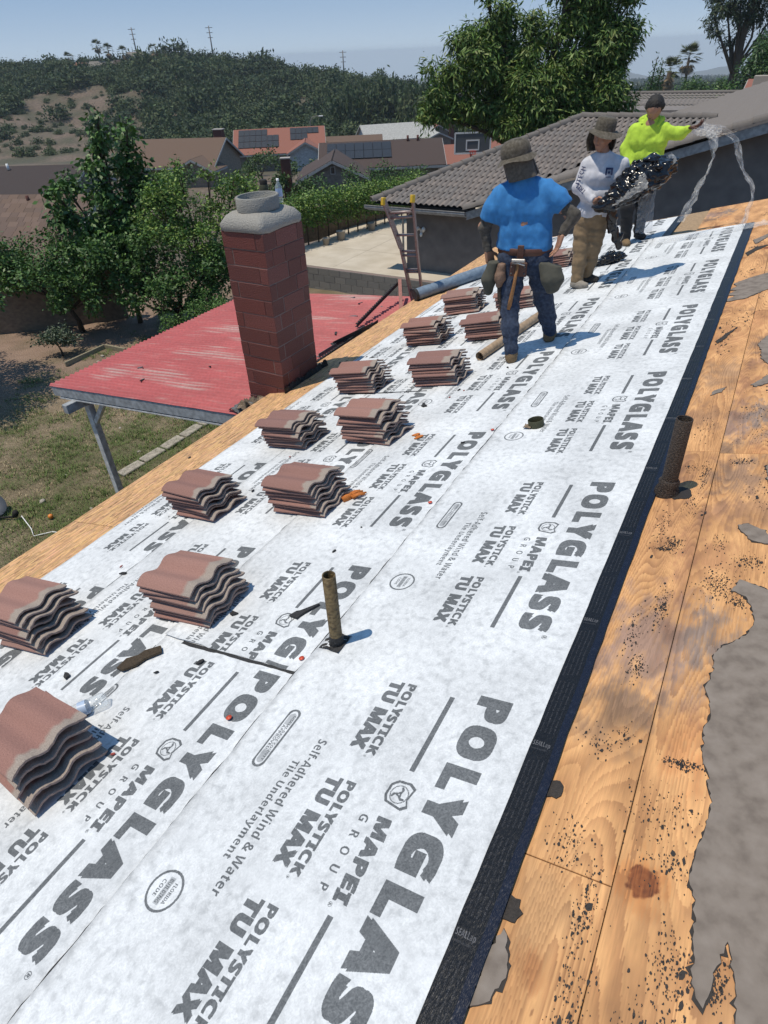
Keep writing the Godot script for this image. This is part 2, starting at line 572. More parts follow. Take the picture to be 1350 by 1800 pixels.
# one course of underlayment: from its lower edge lo to the top of its white face, and its adhesive strip above
func sheet(lo: float, top: float, cut: float, s0: float, s1: float, phase: float, lift: float, label: String, strip: float, curl := 0.0, ends := []) -> void:
	var o := thing("underlayment_sheet", label, "underlayment", Transform3D(), "printed underlayment sheets laid along the roof")
	var st := begin(false)
	var ns := int((s1 - s0) / 0.09)
	var us := []
	for j in 15: us.append(j / 14.0)
	var P := []
	var UV := []
	var UV2 := []
	for i in ns + 1:
		var s := lerpf(s1, s0, float(i) / ns)
		var col := []
		var cu := []
		var c2 := []
		for j in 15:
			var wob := wave.get_noise_2d(s * 30.0, lo * 90.0) * 0.009 + wave.get_noise_2d(s * 160.0, lo * 70.0) * 0.0035
			var u := lerpf(lo + wob, cut, us[j] * us[j] * 0.35 + us[j] * 0.65)
			var se := s
			if i == ns: se += wave.get_noise_2d(u * 40.0, 9.0) * 0.012
			var l := lift + 0.0022 * (1.0 - smoothstep(0.0, 0.14, u - lo)) + wave.get_noise_2d(u * 26.0, s * 18.0) * 0.0018 + absf(wave.get_noise_2d(s * 60.0, lo * 50.0)) * 0.0032 * (1.0 - smoothstep(0.0, 0.06, u - lo))
			if curl > 0.0: l += curl * (1.0 - smoothstep(0.0, 0.30, s - s0)) * (0.25 + 0.75 * (1.0 - smoothstep(0.0, 0.5, u - lo)))
			col.append(rp(u, se, l))
			cu.append(Vector2((phase - s) / PERIOD, (top - u) / WHITE_W))
			c2.append(Vector2(s / 3.7, u / 3.7 + lo))
		P.append(col)
		UV.append(cu)
		UV2.append(c2)
	grid(st, P, UV, UV2)
	# the cut edge, folded down to the deck
	var dn := NR * -0.003
	for i in ns:
		st.set_uv(UV[i][0]); st.set_uv2(UV2[i][0])
		q4(st, P[i][0] + dn, P[i + 1][0] + dn, P[i + 1][0], P[i][0])
	for j in 14:
		st.set_uv(UV[ns][j]); st.set_uv2(UV2[ns][j])
		q4(st, P[ns][j] + dn, P[ns][j + 1] + dn, P[ns][j + 1], P[ns][j])
	part(o, "printed_face", done(st), M.sheet)
	var bleed_and_gap := begin()  # black line along the seam: asphalt bleed plus painted gap shadow
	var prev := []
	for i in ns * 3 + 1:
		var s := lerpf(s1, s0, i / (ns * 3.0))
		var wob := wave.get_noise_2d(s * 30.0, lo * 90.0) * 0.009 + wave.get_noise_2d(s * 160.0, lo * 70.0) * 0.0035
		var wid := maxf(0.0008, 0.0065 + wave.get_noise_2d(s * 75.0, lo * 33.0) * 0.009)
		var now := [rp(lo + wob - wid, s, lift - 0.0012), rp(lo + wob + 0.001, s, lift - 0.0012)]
		if prev: q4(bleed_and_gap, prev[0], now[0], now[1], prev[1])
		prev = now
	for e in ends:  # end laps: asphalt and the shadow under the lap, both as black strips
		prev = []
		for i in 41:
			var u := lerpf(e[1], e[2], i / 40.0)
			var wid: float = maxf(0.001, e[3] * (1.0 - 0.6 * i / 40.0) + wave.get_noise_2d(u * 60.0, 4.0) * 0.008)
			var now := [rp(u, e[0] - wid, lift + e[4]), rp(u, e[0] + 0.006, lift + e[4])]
			if prev: q4(bleed_and_gap, prev[1], prev[0], now[0], now[1])
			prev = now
	part(o, "asphalt_shadow_edge", done(bleed_and_gap), M.black_felt)
	if strip > 0.0:
		var s2 := begin(false)
		P = []
		UV = []
		for i in ns + 1:
			var s := lerpf(s1, s0, float(i) / ns)
			var col := []
			var cu := []
			for j in 4:
				var w := j / 3.0
				var u := cut - 0.004 + wave.get_noise_2d(s * 160.0, 3.0) * 0.003 * (1.0 - w) + strip * w + (wave.get_noise_2d(s * 50.0, 20.0) * 0.006 * w)
				col.append(rp(u, s, lift + 0.0012 - 0.0008 * w + wave.get_noise_2d(s * 90.0, w * 30.0) * 0.0012))
				cu.append(Vector2(-s / 0.62, 1.0 - w))
			P.append(col)
			UV.append(cu)
		grid(s2, P, UV)
		part(o, "adhesive_strip", done(s2), M.strip)

func build_sheets() -> void:
	make_print()
	wave.seed = 12
	wave.frequency = 0.1
	sheet(-4.02, -3.235, -3.24, -1.6, 10.75, 1.45, 0.003, "lowest printed underlayment course, its edge along the bare strand-board eave", 0.0)
	sheet(-3.36, -2.48, -2.44, -1.6, 10.72, 2.0, 0.0055, "printed underlayment course holding most tile stacks, next above the eave course", 0.0, 0.0, [[4.32, -3.36, -2.62, 0.010, 0.004]])
	sheet(-2.55, -1.63, -1.60, -1.6, 1.42, 1.20, 0.0065, "short length of underlayment, tucked under the lifted end of another length", 0.0)
	sheet(-2.55, -1.63, -1.60, 1.24, 10.6, 1.97, 0.0085, "underlayment length with its cut end lifted beside the short rusty pipe", 0.1, 0.012, [[1.235, -2.53, -1.68, 0.016, -0.0012]])
	sheet(-1.68, -0.64, -0.64, -1.6, 9.25, 1.355, 0.0135, "topmost underlayment course, edged with a black adhesive strip along bare plywood", 0.1)

# ================================================================ timber
func ply_tex(w: int, h: int, u0: float, s0: float, du: float, ds: float, sd: int, stains: Array) -> ImageTexture:
	var n := FastNoiseLite.new()
	n.seed = sd
	n.frequency = 1.0
	n.fractal_octaves = 2
	var g := FastNoiseLite.new()
	g.seed = sd + 1
	g.frequency = 1.0
	g.fractal_octaves = 3
	var out := PackedByteArray()
	out.resize(w * h * 3)
	var at := 0
	for y in h:
		var s := s0 + ds * (y + 0.5) / h
		for x in w:
			var u := u0 + du * (x + 0.5) / w
			var sheet_id := 0.0 if u < -0.31 else 7.0
			var a := n.get_noise_2d(u * 2.6 + sheet_id, s * 0.42 + sheet_id * 3.0)
			var fib := g.get_noise_2d(u * 240.0, s * 9.0)
			var ring := a * 15.0 + u * 14.0 + fib * 0.12
			ring -= floorf(ring)
			var late := ring * ring * (1.6 - 0.6 * ring) * (0.55 + 0.45 * g.get_noise_2d(u * 3.0 + 9.0, s * 0.8))
			var blot := g.get_noise_2d(u * 5.0 + 40.0, s * 2.0)
			var v := 0.94 - late * 0.24 + fib * 0.13 + blot * 0.15
			var r := 211.0 * v
			var gg := (160.0 - late * 12.0 + blot * 5.0) * v
			var b := (107.0 - late * 10.0 + blot * 6.0) * v
			for k in stains:
				var e: float = 1.0 - Vector2((u - k[0]) / k[2], (s - k[1]) / k[3]).length()
				if e > -0.6:
					if k[4] >= 1.0:      # a knot: sharp rim, rings inside
						e = clampf((e + g.get_noise_2d(u * 30.0, s * 30.0) * 0.25) * 7.0, 0.0, 1.0) * (0.93 + 0.07 * sin(e * 18.0))
					else:
						e = clampf((e + g.get_noise_2d(u * 13.0, s * 7.0 + 9.0) * 0.75 + fib * 0.5) * 1.3, 0.0, 1.0) * k[4]
					r = lerpf(r, k[5] * v, e)
					gg = lerpf(gg, k[6] * v, e)
					b = lerpf(b, k[7] * v, e)
			out[at] = clampi(int(r), 0, 255)
			out[at + 1] = clampi(int(gg), 0, 255)
			out[at + 2] = clampi(int(b), 0, 255)
			at += 3
	return ImageTexture.create_from_image(Image.create_from_data(w, h, false, Image.FORMAT_RGB8, out))

func osb_tex() -> ImageTexture:
	var S := 1024
	var im := Image.create(S, S, false, Image.FORMAT_RGB8)
	im.fill(Color8(206, 164, 114))
	var r := RandomNumberGenerator.new()
	r.seed = 8
	for k in 5200:
		var L := r.randi_range(30, 150)
		var W := r.randi_range(4, 14)
		var v := r.randf_range(0.80, 1.10)
		if r.randf() < 0.05: v *= 0.72
		var c := Color(0.80 * v, (0.655 + r.randf_range(-0.03, 0.02)) * v, (0.49 + r.randf_range(-0.04, 0.03)) * v)
		var x := r.randi_range(0, S)
		var y := r.randi_range(0, S)
		var skew := r.randf_range(-0.22, 0.22)
		for d in L:
			var t := minf(d, L - d) * 0.8
			var ww := mini(W, int(t) + 1)
			im.fill_rect(Rect2i(posmod(x + int(d * skew), S), posmod(y + d, S), ww, 1), c)
	for k in 150:
		var L := r.randi_range(10, 60)
		var x := r.randi_range(0, S)
		var y := r.randi_range(0, S)
		for d in L: im.fill_rect(Rect2i(posmod(x + d / 6, S), posmod(y + d, S), 1 + mini(3, mini(d, L - d) / 4), 1), Color8(70, 46, 24))
	return ImageTexture.create_from_image(im)

# a board lying on the roof between (u0, s0) and (u1, s1), its texture laid out over box uv = (u0, s0, du, ds)
func board(u0: float, s0: float, u1: float, s1: float, thick: float, uv: Array, top := 0.0) -> ArrayMesh:
	var st := begin()
	var b := 0.0015
	var f := func(u: float, s: float) -> Vector2: return Vector2((u - uv[0]) / uv[2], (s - uv[1]) / uv[3])
	var pts := [[u0 + b, s0 + b], [u1 - b, s0 + b], [u1 - b, s1 - b], [u0 + b, s1 - b]]
	for k in [0, 1, 2, 0, 2, 3].map(func(i): return i):
		pass
	var emit := func(ids: Array, lifts: Array) -> void:
		for k in [0, 2, 1, 0, 3, 2]:
			st.set_uv(f.call(ids[k][0], ids[k][1]))
			st.add_vertex(rp(ids[k][0], ids[k][1], lifts[k]))
	emit.call(pts, [top, top, top, top])
	var out := [[u0, s0], [u1, s0], [u1, s1], [u0, s1]]
	for k in 4:
		var j := (k + 1) % 4
		emit.call([out[k], out[j], pts[j], pts[k]], [top - b, top - b, top, top])
		emit.call([out[k], out[j], out[j], out[k]], [top - thick, top - thick, top - b, top - b])
	return done(st)

func build_house() -> void:
	var stains := [[-0.38, 1.78, 0.26, 0.36, 0.85, 150, 122, 110], [-0.2, 1.85, 0.1, 0.22, 0.9, 138, 120, 110], [-0.42, 1.45, 0.16, 0.2, 0.7, 122, 98, 80],
		[-0.2, 3.05, 0.16, 0.24, 0.75, 138, 110, 92], [-0.26, 2.7, 0.1, 0.15, 0.6, 150, 108, 84], [0.1, 3.4, 0.3, 0.3, 0.5, 140, 112, 92], [-0.242, 0.912, 0.042, 0.046, 1.0, 84, 40, 22], [-0.242, 0.912, 0.075, 0.09, 0.55, 176, 104, 50],
		[-0.45, 2.6, 0.09, 0.5, 0.6, 172, 124, 86], [-0.2, 1.35, 0.1, 0.16, 0.5, 186, 122, 74], [-0.42, 1.15, 0.12, 0.3, 0.4, 188, 138, 92], [-0.05, 2.75, 0.3, 0.2, 0.6, 150, 112, 84], [-0.36, 3.7, 0.16, 0.5, 0.5, 178, 122, 82], [-0.45, 0.75, 0.1, 0.25, 0.45, 186, 146, 104], [-0.2, 0.6, 0.08, 0.3, 0.5, 170, 124, 84], [-0.25, 2.35, 0.14, 0.16, 0.6, 164, 116, 82], [-0.46, 3.1, 0.06, 0.35, 0.6, 148, 106, 80], [-0.02, 1.1, 0.1, 0.6, 0.5, 160, 120, 88], [-0.1, 4.1, 0.3, 0.4, 0.5, 172, 120, 82], [-0.33, 2.25, 0.05, 0.5, 0.45, 160, 112, 82], [-0.44, 0.6, 0.05, 0.06, 0.5, 150, 90, 50]]
	var near := [-0.6, 0.2, 1.0, 4.4]
	M.ply = mat(Color.WHITE, 0.8, null)
	M.ply.albedo_texture = ply_tex(352, 1280, near[0], near[1], near[2], near[3], 4, stains)
	M.osb = mat(Color(0.96, 0.93, 0.9), 0.85, null)
	M.osb.albedo_texture = osb_tex()
	var H := thing("house", "house being reroofed, its deck half covered with printed white underlayment", "house")
	# plywood panels
	for k in [[-1.2, -0.31, [-1.6, 0.87, 3.31, 5.75, 8.19, 10.8]], [-0.31, 0.91, [-1.6, 3.29, 5.73, 8.17, 10.8]], [0.91, 2.13, [-1.6, 2.0, 4.5, 7.0, 10.8]], [2.13, 3.3, [-1.6, 0.85, 3.29, 5.73, 8.17, 10.8]]]:
		for i in k[2].size() - 1:
			var a: float = k[2][i]
			var b: float = k[2][i + 1]
			part(H, "plywood_panel", board(k[0] + 0.0015, a + 0.0015, k[1] - 0.0015, b - 0.0015, 0.014, near if a < 3.0 and k[0] < 0.5 else [near[0] + 0.37 * i + k[0], a - 0.9 * i - 0.3, near[2], near[3]], rng.randf_range(-0.001, 0.0008)), M.ply)
	# strand-board along the eave
	var cuts := [-1.6, 2.02, 4.44, 6.9, 9.3, 10.8]
	for i in 5:
		part(H, "strand_board_panel", board(-4.57, cuts[i] + 0.002, -3.4, cuts[i + 1] - 0.002, 0.012, [i * 0.37, i * 0.21, 1.2, 1.2], 0.0), M.osb)
	var st := begin()
	# rough decking below, rafters and walls
	for k in 26:
		var s := -1.6 + k * 0.488
		bar(st, rp(-4.5, s, -0.10), rp(3.3, s, -0.10), 0.04, 0.14)
	M.rafter = mat(lin(0.42, 0.29, 0.17), 0.9, M.mottle, 2.0)
	part(H, "rafters", done(st), M.rafter)
	st = begin()
	box(st, X(rp(-0.6, 4.6, -0.022), rbasis()), Vector3(7.9, 0.012, 12.35))
	part(H, "sheathing", done(st), M.rafter)
	st = begin()
	var e := rp(-4.57, 0, -0.08)
	box(st, X(Vector3(e.x - 0.012, e.y, -4.6)), Vector3(0.022, 0.15, 12.4), 0.003)
	M.fascia = mat(lin(0.55, 0.50, 0.43), 0.7, M.mottle, 1.0)
	part(H, "fascia_board", done(st), M.fascia)
	st = begin()
	box(st, X(Vector3(e.x + 0.55, (YARD + 2.5) * 0.5, -4.6)), Vector3(0.16, 2.5 - YARD, 11.6))
	box(st, X(Vector3(e.x + 3.9, (YARD + 2.6) * 0.5, -10.3)), Vector3(6.6, 2.6 - YARD, 0.16))
	M.stucco = mat(lin(0.50, 0.43, 0.34), 0.95, M.mottle, 0.9, 0.4)
	part(H, "stucco_wall", done(st), M.stucco)
	# torn grey felt still stuck on the deck
	M.felt = mat(lin(0.235, 0.203, 0.177), 0.95, ntex(61, 0.02, Color(0.70, 0.68, 0.67), Color(1, 1, 1), 1024, 7, Color(0.9, 0.89, 0.88)), 0.6, 0.25)
	var felts := [
		[[0.55, 2.3], [0.0, 2.16], [-0.129, 2.221], [-0.152, 2.144], [-0.10, 2.12], [-0.075, 2.05], [-0.064, 1.965], [-0.085, 1.90], [-0.117, 1.86], [-0.15, 1.83], [-0.172, 1.786], [-0.165, 1.70], [-0.181, 1.62], [-0.158, 1.56], [-0.15, 1.505], [-0.163, 1.43], [-0.155, 1.346], [-0.133, 1.29], [-0.129, 1.254], [-0.112, 1.20], [-0.116, 1.147], [-0.133, 1.05], [-0.139, 0.96], [-0.118, 0.90], [-0.111, 0.837], [-0.106, 0.79], [-0.101, 0.738], [-0.09, 0.70], [-0.074, 0.685], [-0.062, 0.74], [-0.057, 0.783], [-0.041, 0.845], [-0.028, 0.81], [-0.023, 0.786], [-0.012, 0.70], [0.0, 0.55], [0.02, 0.2], [0.05, -0.8], [0.55, -0.8]],
		[[0.6, 7.6], [0.2, 7.45], [-0.1, 7.1], [-0.28, 6.84], [-0.42, 6.74], [-0.535, 6.60], [-0.50, 6.50], [-0.56, 6.40], [-0.49, 6.36], [-0.572, 6.25], [-0.48, 6.20], [-0.56, 6.1], [-0.53, 6.05], [-0.405, 6.094], [-0.254, 6.30], [-0.1, 6.4], [0.2, 6.6], [0.6, 6.7]],
		[[-0.168, 2.61], [-0.15, 2.56], [-0.112, 2.503], [-0.047, 2.484], [0.1, 2.5], [0.1, 2.545], [0.0, 2.535], [-0.05, 2.54], [-0.062, 2.585], [-0.094, 2.60], [-0.13, 2.625]],
		[[-0.24, 4.93], [-0.19, 5.10], [-0.05, 5.2], [0.1, 5.1], [0.1, 4.6], [-0.10, 4.5], [-0.157, 4.543], [-0.2, 4.64], [-0.21, 4.8]],
		[[-0.232, 4.195], [-0.19, 4.26], [-0.147, 4.346], [0.05, 4.42], [0.05, 4.26], [-0.06, 4.24], [-0.141, 4.215], [-0.197, 4.165]],
		[[-0.09, 3.15], [-0.05, 3.25], [0.05, 3.28], [0.12, 3.1], [0.05, 2.95], [-0.04, 2.9], [-0.075, 3.0]],
		[[-0.5, 8.3], [-0.38, 8.5], [-0.2, 8.75], [-0.24, 8.55], [-0.36, 8.36], [-0.46, 8.1]], [[-0.53, 7.75], [-0.44, 7.95], [-0.3, 8.0], [-0.43, 7.8], [-0.5, 7.6]],
		[[-0.545, 0.47], [-0.505, 0.5], [-0.487, 0.56], [-0.50, 0.61], [-0.53, 0.66], [-0.55, 0.6]], [[-0.55, 0.68], [-0.51, 0.685], [-0.498, 0.715], [-0.515, 0.745], [-0.55, 0.75]], [[-0.55, 1.05], [-0.515, 1.06], [-0.503, 1.09], [-0.52, 1.12], [-0.55, 1.11]],
		[[-0.5, 5.0], [-0.46, 5.1], [-0.4, 5.35], [-0.47, 5.2], [-0.52, 5.05]], [[-0.44, 4.05], [-0.38, 4.1], [-0.36, 4.18], [-0.43, 4.12]]]
	var place := func(p: Vector2, l: float) -> Vector3: return rp(p.x, p.y, l)
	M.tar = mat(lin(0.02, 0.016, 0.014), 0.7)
	M.felt_dark = mat(lin(0.05, 0.042, 0.037), 0.9, M.mottle, 5.0, 0.5)
	for fz in felts:
		st = begin()
		var poly := PackedVector2Array()
		for k in fz.size():      # ragged torn outline between the given points
			var a := Vector2(fz[k][0], fz[k][1])
			var b := Vector2(fz[(k + 1) % fz.size()][0], fz[(k + 1) % fz.size()][1])
			var m := clampi(int((b - a).length() / 0.012), 1, 14)
			for t in m:
				var p := a.lerp(b, float(t) / m)
				if t: p += Vector2(rng.randf_range(-1, 1), rng.randf_range(-1, 1)) * 0.0055
				poly.append(p)
		if Geometry2D.triangulate_polygon(poly).is_empty():
			poly = PackedVector2Array()
			for k in fz: poly.append(Vector2(k[0], k[1]))
		slab(st, poly, place, 0.0055, 0.001)
		var fr := part(H, "felt_remnant", done(st), M.felt_dark if fz.size() == 5 else M.felt)
		if fz.size() > 5:  # dark rim: tar, with the shadow of the felt thickness painted in
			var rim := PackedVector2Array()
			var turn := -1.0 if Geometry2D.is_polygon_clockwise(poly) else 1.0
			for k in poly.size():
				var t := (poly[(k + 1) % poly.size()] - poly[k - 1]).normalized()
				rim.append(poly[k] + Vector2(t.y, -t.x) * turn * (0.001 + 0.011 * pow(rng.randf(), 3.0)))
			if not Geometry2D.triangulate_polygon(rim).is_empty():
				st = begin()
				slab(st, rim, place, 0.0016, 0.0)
				part(fr, "tar_shadow_rim", done(st), M.tar)
	# flakes of black tar left where the old felt was pulled off
	st = begin()
	var spots := [[-0.22, 1.12, 0.10, 0.10, 90], [-0.20, 0.98, 0.07, 0.05, 50], [-0.36, 0.78, 0.03, 0.16, 110], [-0.34, 0.5, 0.04, 0.2, 120], [-0.15, 0.72, 0.05, 0.12, 150], [-0.2, 0.55, 0.05, 0.1, 60], [-0.05, 0.75, 0.02, 0.06, 70],
		[-0.45, 1.30, 0.06, 0.05, 40], [-0.45, 0.95, 0.06, 0.1, 60], [-0.38, 1.35, 0.03, 0.04, 30], [-0.2, 1.3, 0.06, 0.02, 80], [-0.4, 1.65, 0.03, 0.06, 70], [-0.45, 1.85, 0.04, 0.15, 60], [-0.38, 2.0, 0.03, 0.12, 90], [-0.40, 2.42, 0.035, 0.05, 110], [-0.44, 2.38, 0.04, 0.012, 60], [-0.47, 2.55, 0.03, 0.15, 80],
		[-0.2, 2.18, 0.06, 0.10, 170], [-0.12, 2.10, 0.04, 0.05, 80], [-0.1, 2.35, 0.06, 0.05, 80], [-0.22, 2.45, 0.04, 0.06, 40], [-0.37, 2.75, 0.05, 0.1, 40], [-0.35, 3.05, 0.02, 0.12, 70], [-0.42, 3.12, 0.05, 0.04, 30], [-0.2, 3.2, 0.06, 0.03, 60], [-0.12, 3.5, 0.12, 0.12, 60], [-0.2, 3.8, 0.1, 0.1, 40], [-0.08, 2.9, 0.08, 0.2, 60], [-0.4, 3.6, 0.06, 0.2, 50]]
	for k in 26: spots.append([rng.randf_range(-0.5, 0.3), rng.randf_range(4.0, 10.3), rng.randf_range(0.05, 0.14), rng.randf_range(0.05, 0.3), 26])
	for k in spots:
		for i in int(k[4] * 1.7):
			var c := Vector2(k[0] + rng.randfn(0, 0.55) * k[2], k[1] + rng.randfn(0, 0.55) * k[3])
			if c.x < -0.53: continue
			var r := 0.0009 + absf(rng.randfn(0, 1.0)) * 0.00115
			if rng.randf() < 0.04: r *= 2.4
			if c.y > 4.0: r *= 2.2
			var a0 := rng.randf() * TAU
			var pts := []
			for j in 6:
				var d := Vector2.from_angle(a0 - TAU * j / 6.0) * r * rng.randf_range(0.5, 1.3)
				pts.append(rp(c.x + d.x, c.y + d.y * 1.7, 0.0024 if c.x > -0.12 else 0.0018))
			for j in range(1, 5): tri(st, pts[0], pts[j], pts[j + 1])
	part(H, "tar_flakes", done(st), M.tar, Transform3D(), "stuff")
	build_chimney(H)

func crumple(w: float, l: float, nx: int, nz: int, amp: float, sd: int, flat := 0.3, hard := true) -> ArrayMesh:
	var n := FastNoiseLite.new()
	n.seed = sd
	n.frequency = 1.0
	n.fractal_octaves = 3
	var st := begin(hard)
	var P := []
	for i in nx + 1:
		var c := []
		for j in nz + 1:
			var x := w * (float(i) / nx - 0.5)
			var z := -l * (float(j) / nz - 0.5)
			var rag := n.get_noise_2d(x * 9.0 + 5, z * 9.0) * 0.12
			c.append(Vector3(x * (1.0 + rag), absf(n.get_noise_2d(x * 7.0 / maxf(w, 0.2), z * 7.0 / maxf(l, 0.2))) * amp + n.get_noise_2d(x * 22.0, z * 22.0) * amp * flat, z * (1.0 - rag)))
		P.append(c)
	grid(st, P)
	return done(st)

func build_chimney(H: Node3D) -> void:
	var C := Node3D.new()
	C.name = "chimney"
	C.transform = X(Vector3(-4.04, 0, -4.755))
	H.add_child(C, true)
	M.brick = mat(lin(0.225, 0.062, 0.05), 0.6, ntex(15, 0.05, Color(0.62, 0.6, 0.6), Color(1, 1, 1), 512, 4), 3.0, 0.5)
	M.brick2 = mat(lin(0.19, 0.055, 0.046), 0.6, ntex(16, 0.05, Color(0.6, 0.6, 0.6), Color(1, 1, 1), 512, 4), 3.3, 0.5)
	M.brick3 = mat(lin(0.24, 0.078, 0.066), 0.6, ntex(17, 0.05, Color(0.64, 0.6, 0.6), Color(1, 1, 1), 512, 4), 2.7, 0.5)
	M.mortar = mat(lin(0.33, 0.25, 0.225), 0.95, M.speck, 5.0, 0.4)
	var hx := 0.245
	var hz := 0.30
	var st := begin()
	box(st, X(Vector3(0, (YARD + 4.36) * 0.5, 0)), Vector3(hx * 2 - 0.016, 4.36 - YARD, hz * 2 - 0.016))
	part(C, "mortar_core", done(st), M.mortar)
	var ch := 0.1475
	var t := 0.10
	var cache := {}
	for row in 14:
		var y := 4.36 - ch * (row + 0.5)
		var e := row % 2 == 0
		# pinwheel of bricks: [centre x, centre z, size x, size z]
		var list := []
		var sx := 1.0 if e else -1.0
		list.append_array([[-sx * t * 0.5, hz - t * 0.5, hx * 2 - t, t], [sx * t * 0.5, -hz + t * 0.5, hx * 2 - t, t]])
		var f := hz * 2 - t
		var first := f * (0.36 if (row / 2) % 2 == 0 else 0.62)
		for side in [1.0, -1.0]:
			# on one side the run starts at the front corner, on the other behind the front brick
			var z0 := hz if (side * sx > 0) else hz - t
			var cutz := first if side > 0 else f - first
			list.append([side * (hx - t * 0.5), z0 - cutz * 0.5, t, cutz])
			list.append([side * (hx - t * 0.5), z0 - cutz - (f - cutz) * 0.5, t, f - cutz])
		for b in list:
			var size := Vector3(b[2] - 0.0075, ch - 0.0075, b[3] - 0.0075)
			var key := str(size.snapped(Vector3.ONE * 0.001))
			if not cache.has(key): cache[key] = boxm(size, 0.003)
			var jit := Vector3(rng.randf_range(-0.003, 0.003), rng.randf_range(-0.001, 0.001), rng.randf_range(-0.003, 0.003))
			part(C, "brick", cache[key], [M.brick, M.brick2, M.brick3][rng.randi() % 3], X(Vector3(b[0], y, b[1]) + jit))
	# concrete cap with sloping shoulders, and the oval flue
	M.concrete = mat(lin(0.46, 0.445, 0.41), 0.95, ntex(22, 0.09, Color(0.6, 0.6, 0.6), Color(1, 1, 1), 512, 5), 2.6, 0.9)
	var n := FastNoiseLite.new()
	n.seed = 6
	n.frequency = 9.0
	st = begin(false)
	var rings := []
	for lev in [[0.01, 0.0, 0.02], [0.0, 0.012, 0.02], [0.0, 0.062, 0.05], [0.045, 0.118, 0.08], [0.085, 0.140, 0.09], [0.2, 0.150, 0.04]]:
		var ring := []
		for k in 40:
			var a := TAU * k / 40.0
			var d := Vector2(cos(a), sin(a))
			var ex: float = hx + 0.012 - lev[0]
			var ez: float = hz + 0.012 - lev[0]
			var p := Vector2(signf(d.x) * pow(absf(d.x), 0.2) * ex, signf(d.y) * pow(absf(d.y), 0.2) * ez)
			ring.append(Vector3(p.x, 4.358 + lev[1] + n.get_noise_2d(p.x, p.y) * 0.016, -p.y))
		rings.append(ring)
	for i in rings.size() - 1:
		for k in 40:
			var j := (k + 1) % 40
			q4(st, rings[i][k], rings[i][j], rings[i + 1][j], rings[i + 1][k])
	for k in 40: tri(st, rings[5][k], rings[5][(k + 1) % 40], Vector3(0, 4.52, 0))
	part(C, "concrete_cap", done(st), M.concrete)
	st = begin(false)
	lathe(st, X(Vector3(-0.01, 4.50, 0.0)), [Vector2(0.176, 0.0), Vector2(0.176, 0.106), Vector2(0.17, 0.112), Vector2(0.158, 0.112), Vector2(0.156, 0.108), Vector2(0.156, 0.05), Vector2(0.0, 0.05)], 32, 1.25)
	M.flue = mat(lin(0.38, 0.375, 0.35), 0.95, M.speck, 3.0, 0.8)
	part(C, "flue", done(st), M.flue)
	# torn flashing and felt round the foot
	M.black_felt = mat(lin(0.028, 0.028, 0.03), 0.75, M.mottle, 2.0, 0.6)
	M.lead = mat(lin(0.16, 0.165, 0.17), 0.6, M.mottle, 3.0, 0.6)
	M.torn = mat(lin(0.30, 0.225, 0.155), 0.9, M.mottle, 3.0, 0.6)
	st = begin()
	var wr := FastNoiseLite.new()
	wr.seed = 3
	wr.frequency = 6.0
	var P := []
	for i in 25:      # apron up the side that faces the roof
		var c := []
		var z := 0.33 - 0.78 * i / 24.0
		for j in 5:
			var b := hx + 0.012 + 0.03 * (1.0 - j / 4.0) + wr.get_noise_2d(z, j * 0.13) * 0.02
			c.append(Vector3(b, 2.72 + 0.045 * j + 0.022 * j * absf(wr.get_noise_1d(z)) + wr.get_noise_2d(z * 2.0, j) * 0.015, z))
		P.append(c)
	P.reverse()
	grid(st, P)
	part(C, "side_flashing", done(st), M.black_felt)
	part(C, "torn_flashing", crumple(0.50, 0.24, 18, 10, 0.13, 21, 0.5), M.lead, X(Vector3(0.02, 2.70, hz + 0.08), Basis(Vector3(0, 0, 1), 0.22)))
	part(C, "torn_flashing", crumple(0.34, 0.20, 14, 9, 0.15, 22, 0.5), M.torn, X(Vector3(-0.06, 2.70, hz + 0.13), Basis(Vector3(0, 0, 1), 0.24) * yaw(0.3)))
	part(C, "torn_flashing", crumple(0.52, 0.16, 18, 8, 0.08, 23, 0.5), M.lead, X(Vector3(-0.10, 2.665, hz + 0.20), Basis(Vector3(0, 0, 1), 0.2) * yaw(-0.15)))
	part(C, "felt_flap", crumple(0.26, 0.95, 10, 24, 0.055, 24, 0.3), M.black_felt, X(Vector3(hx + 0.155, 2.855, -0.12), Basis(Vector3(0, 0, 1), 0.244) * yaw(-0.06)))
	part(C, "felt_flap", crumple(0.55, 0.22, 18, 8, 0.06, 26, 0.3), M.black_felt, X(Vector3(hx + 0.40, 2.925, -0.50), Basis(Vector3(0, 0, 1), 0.244) * yaw(0.15)))

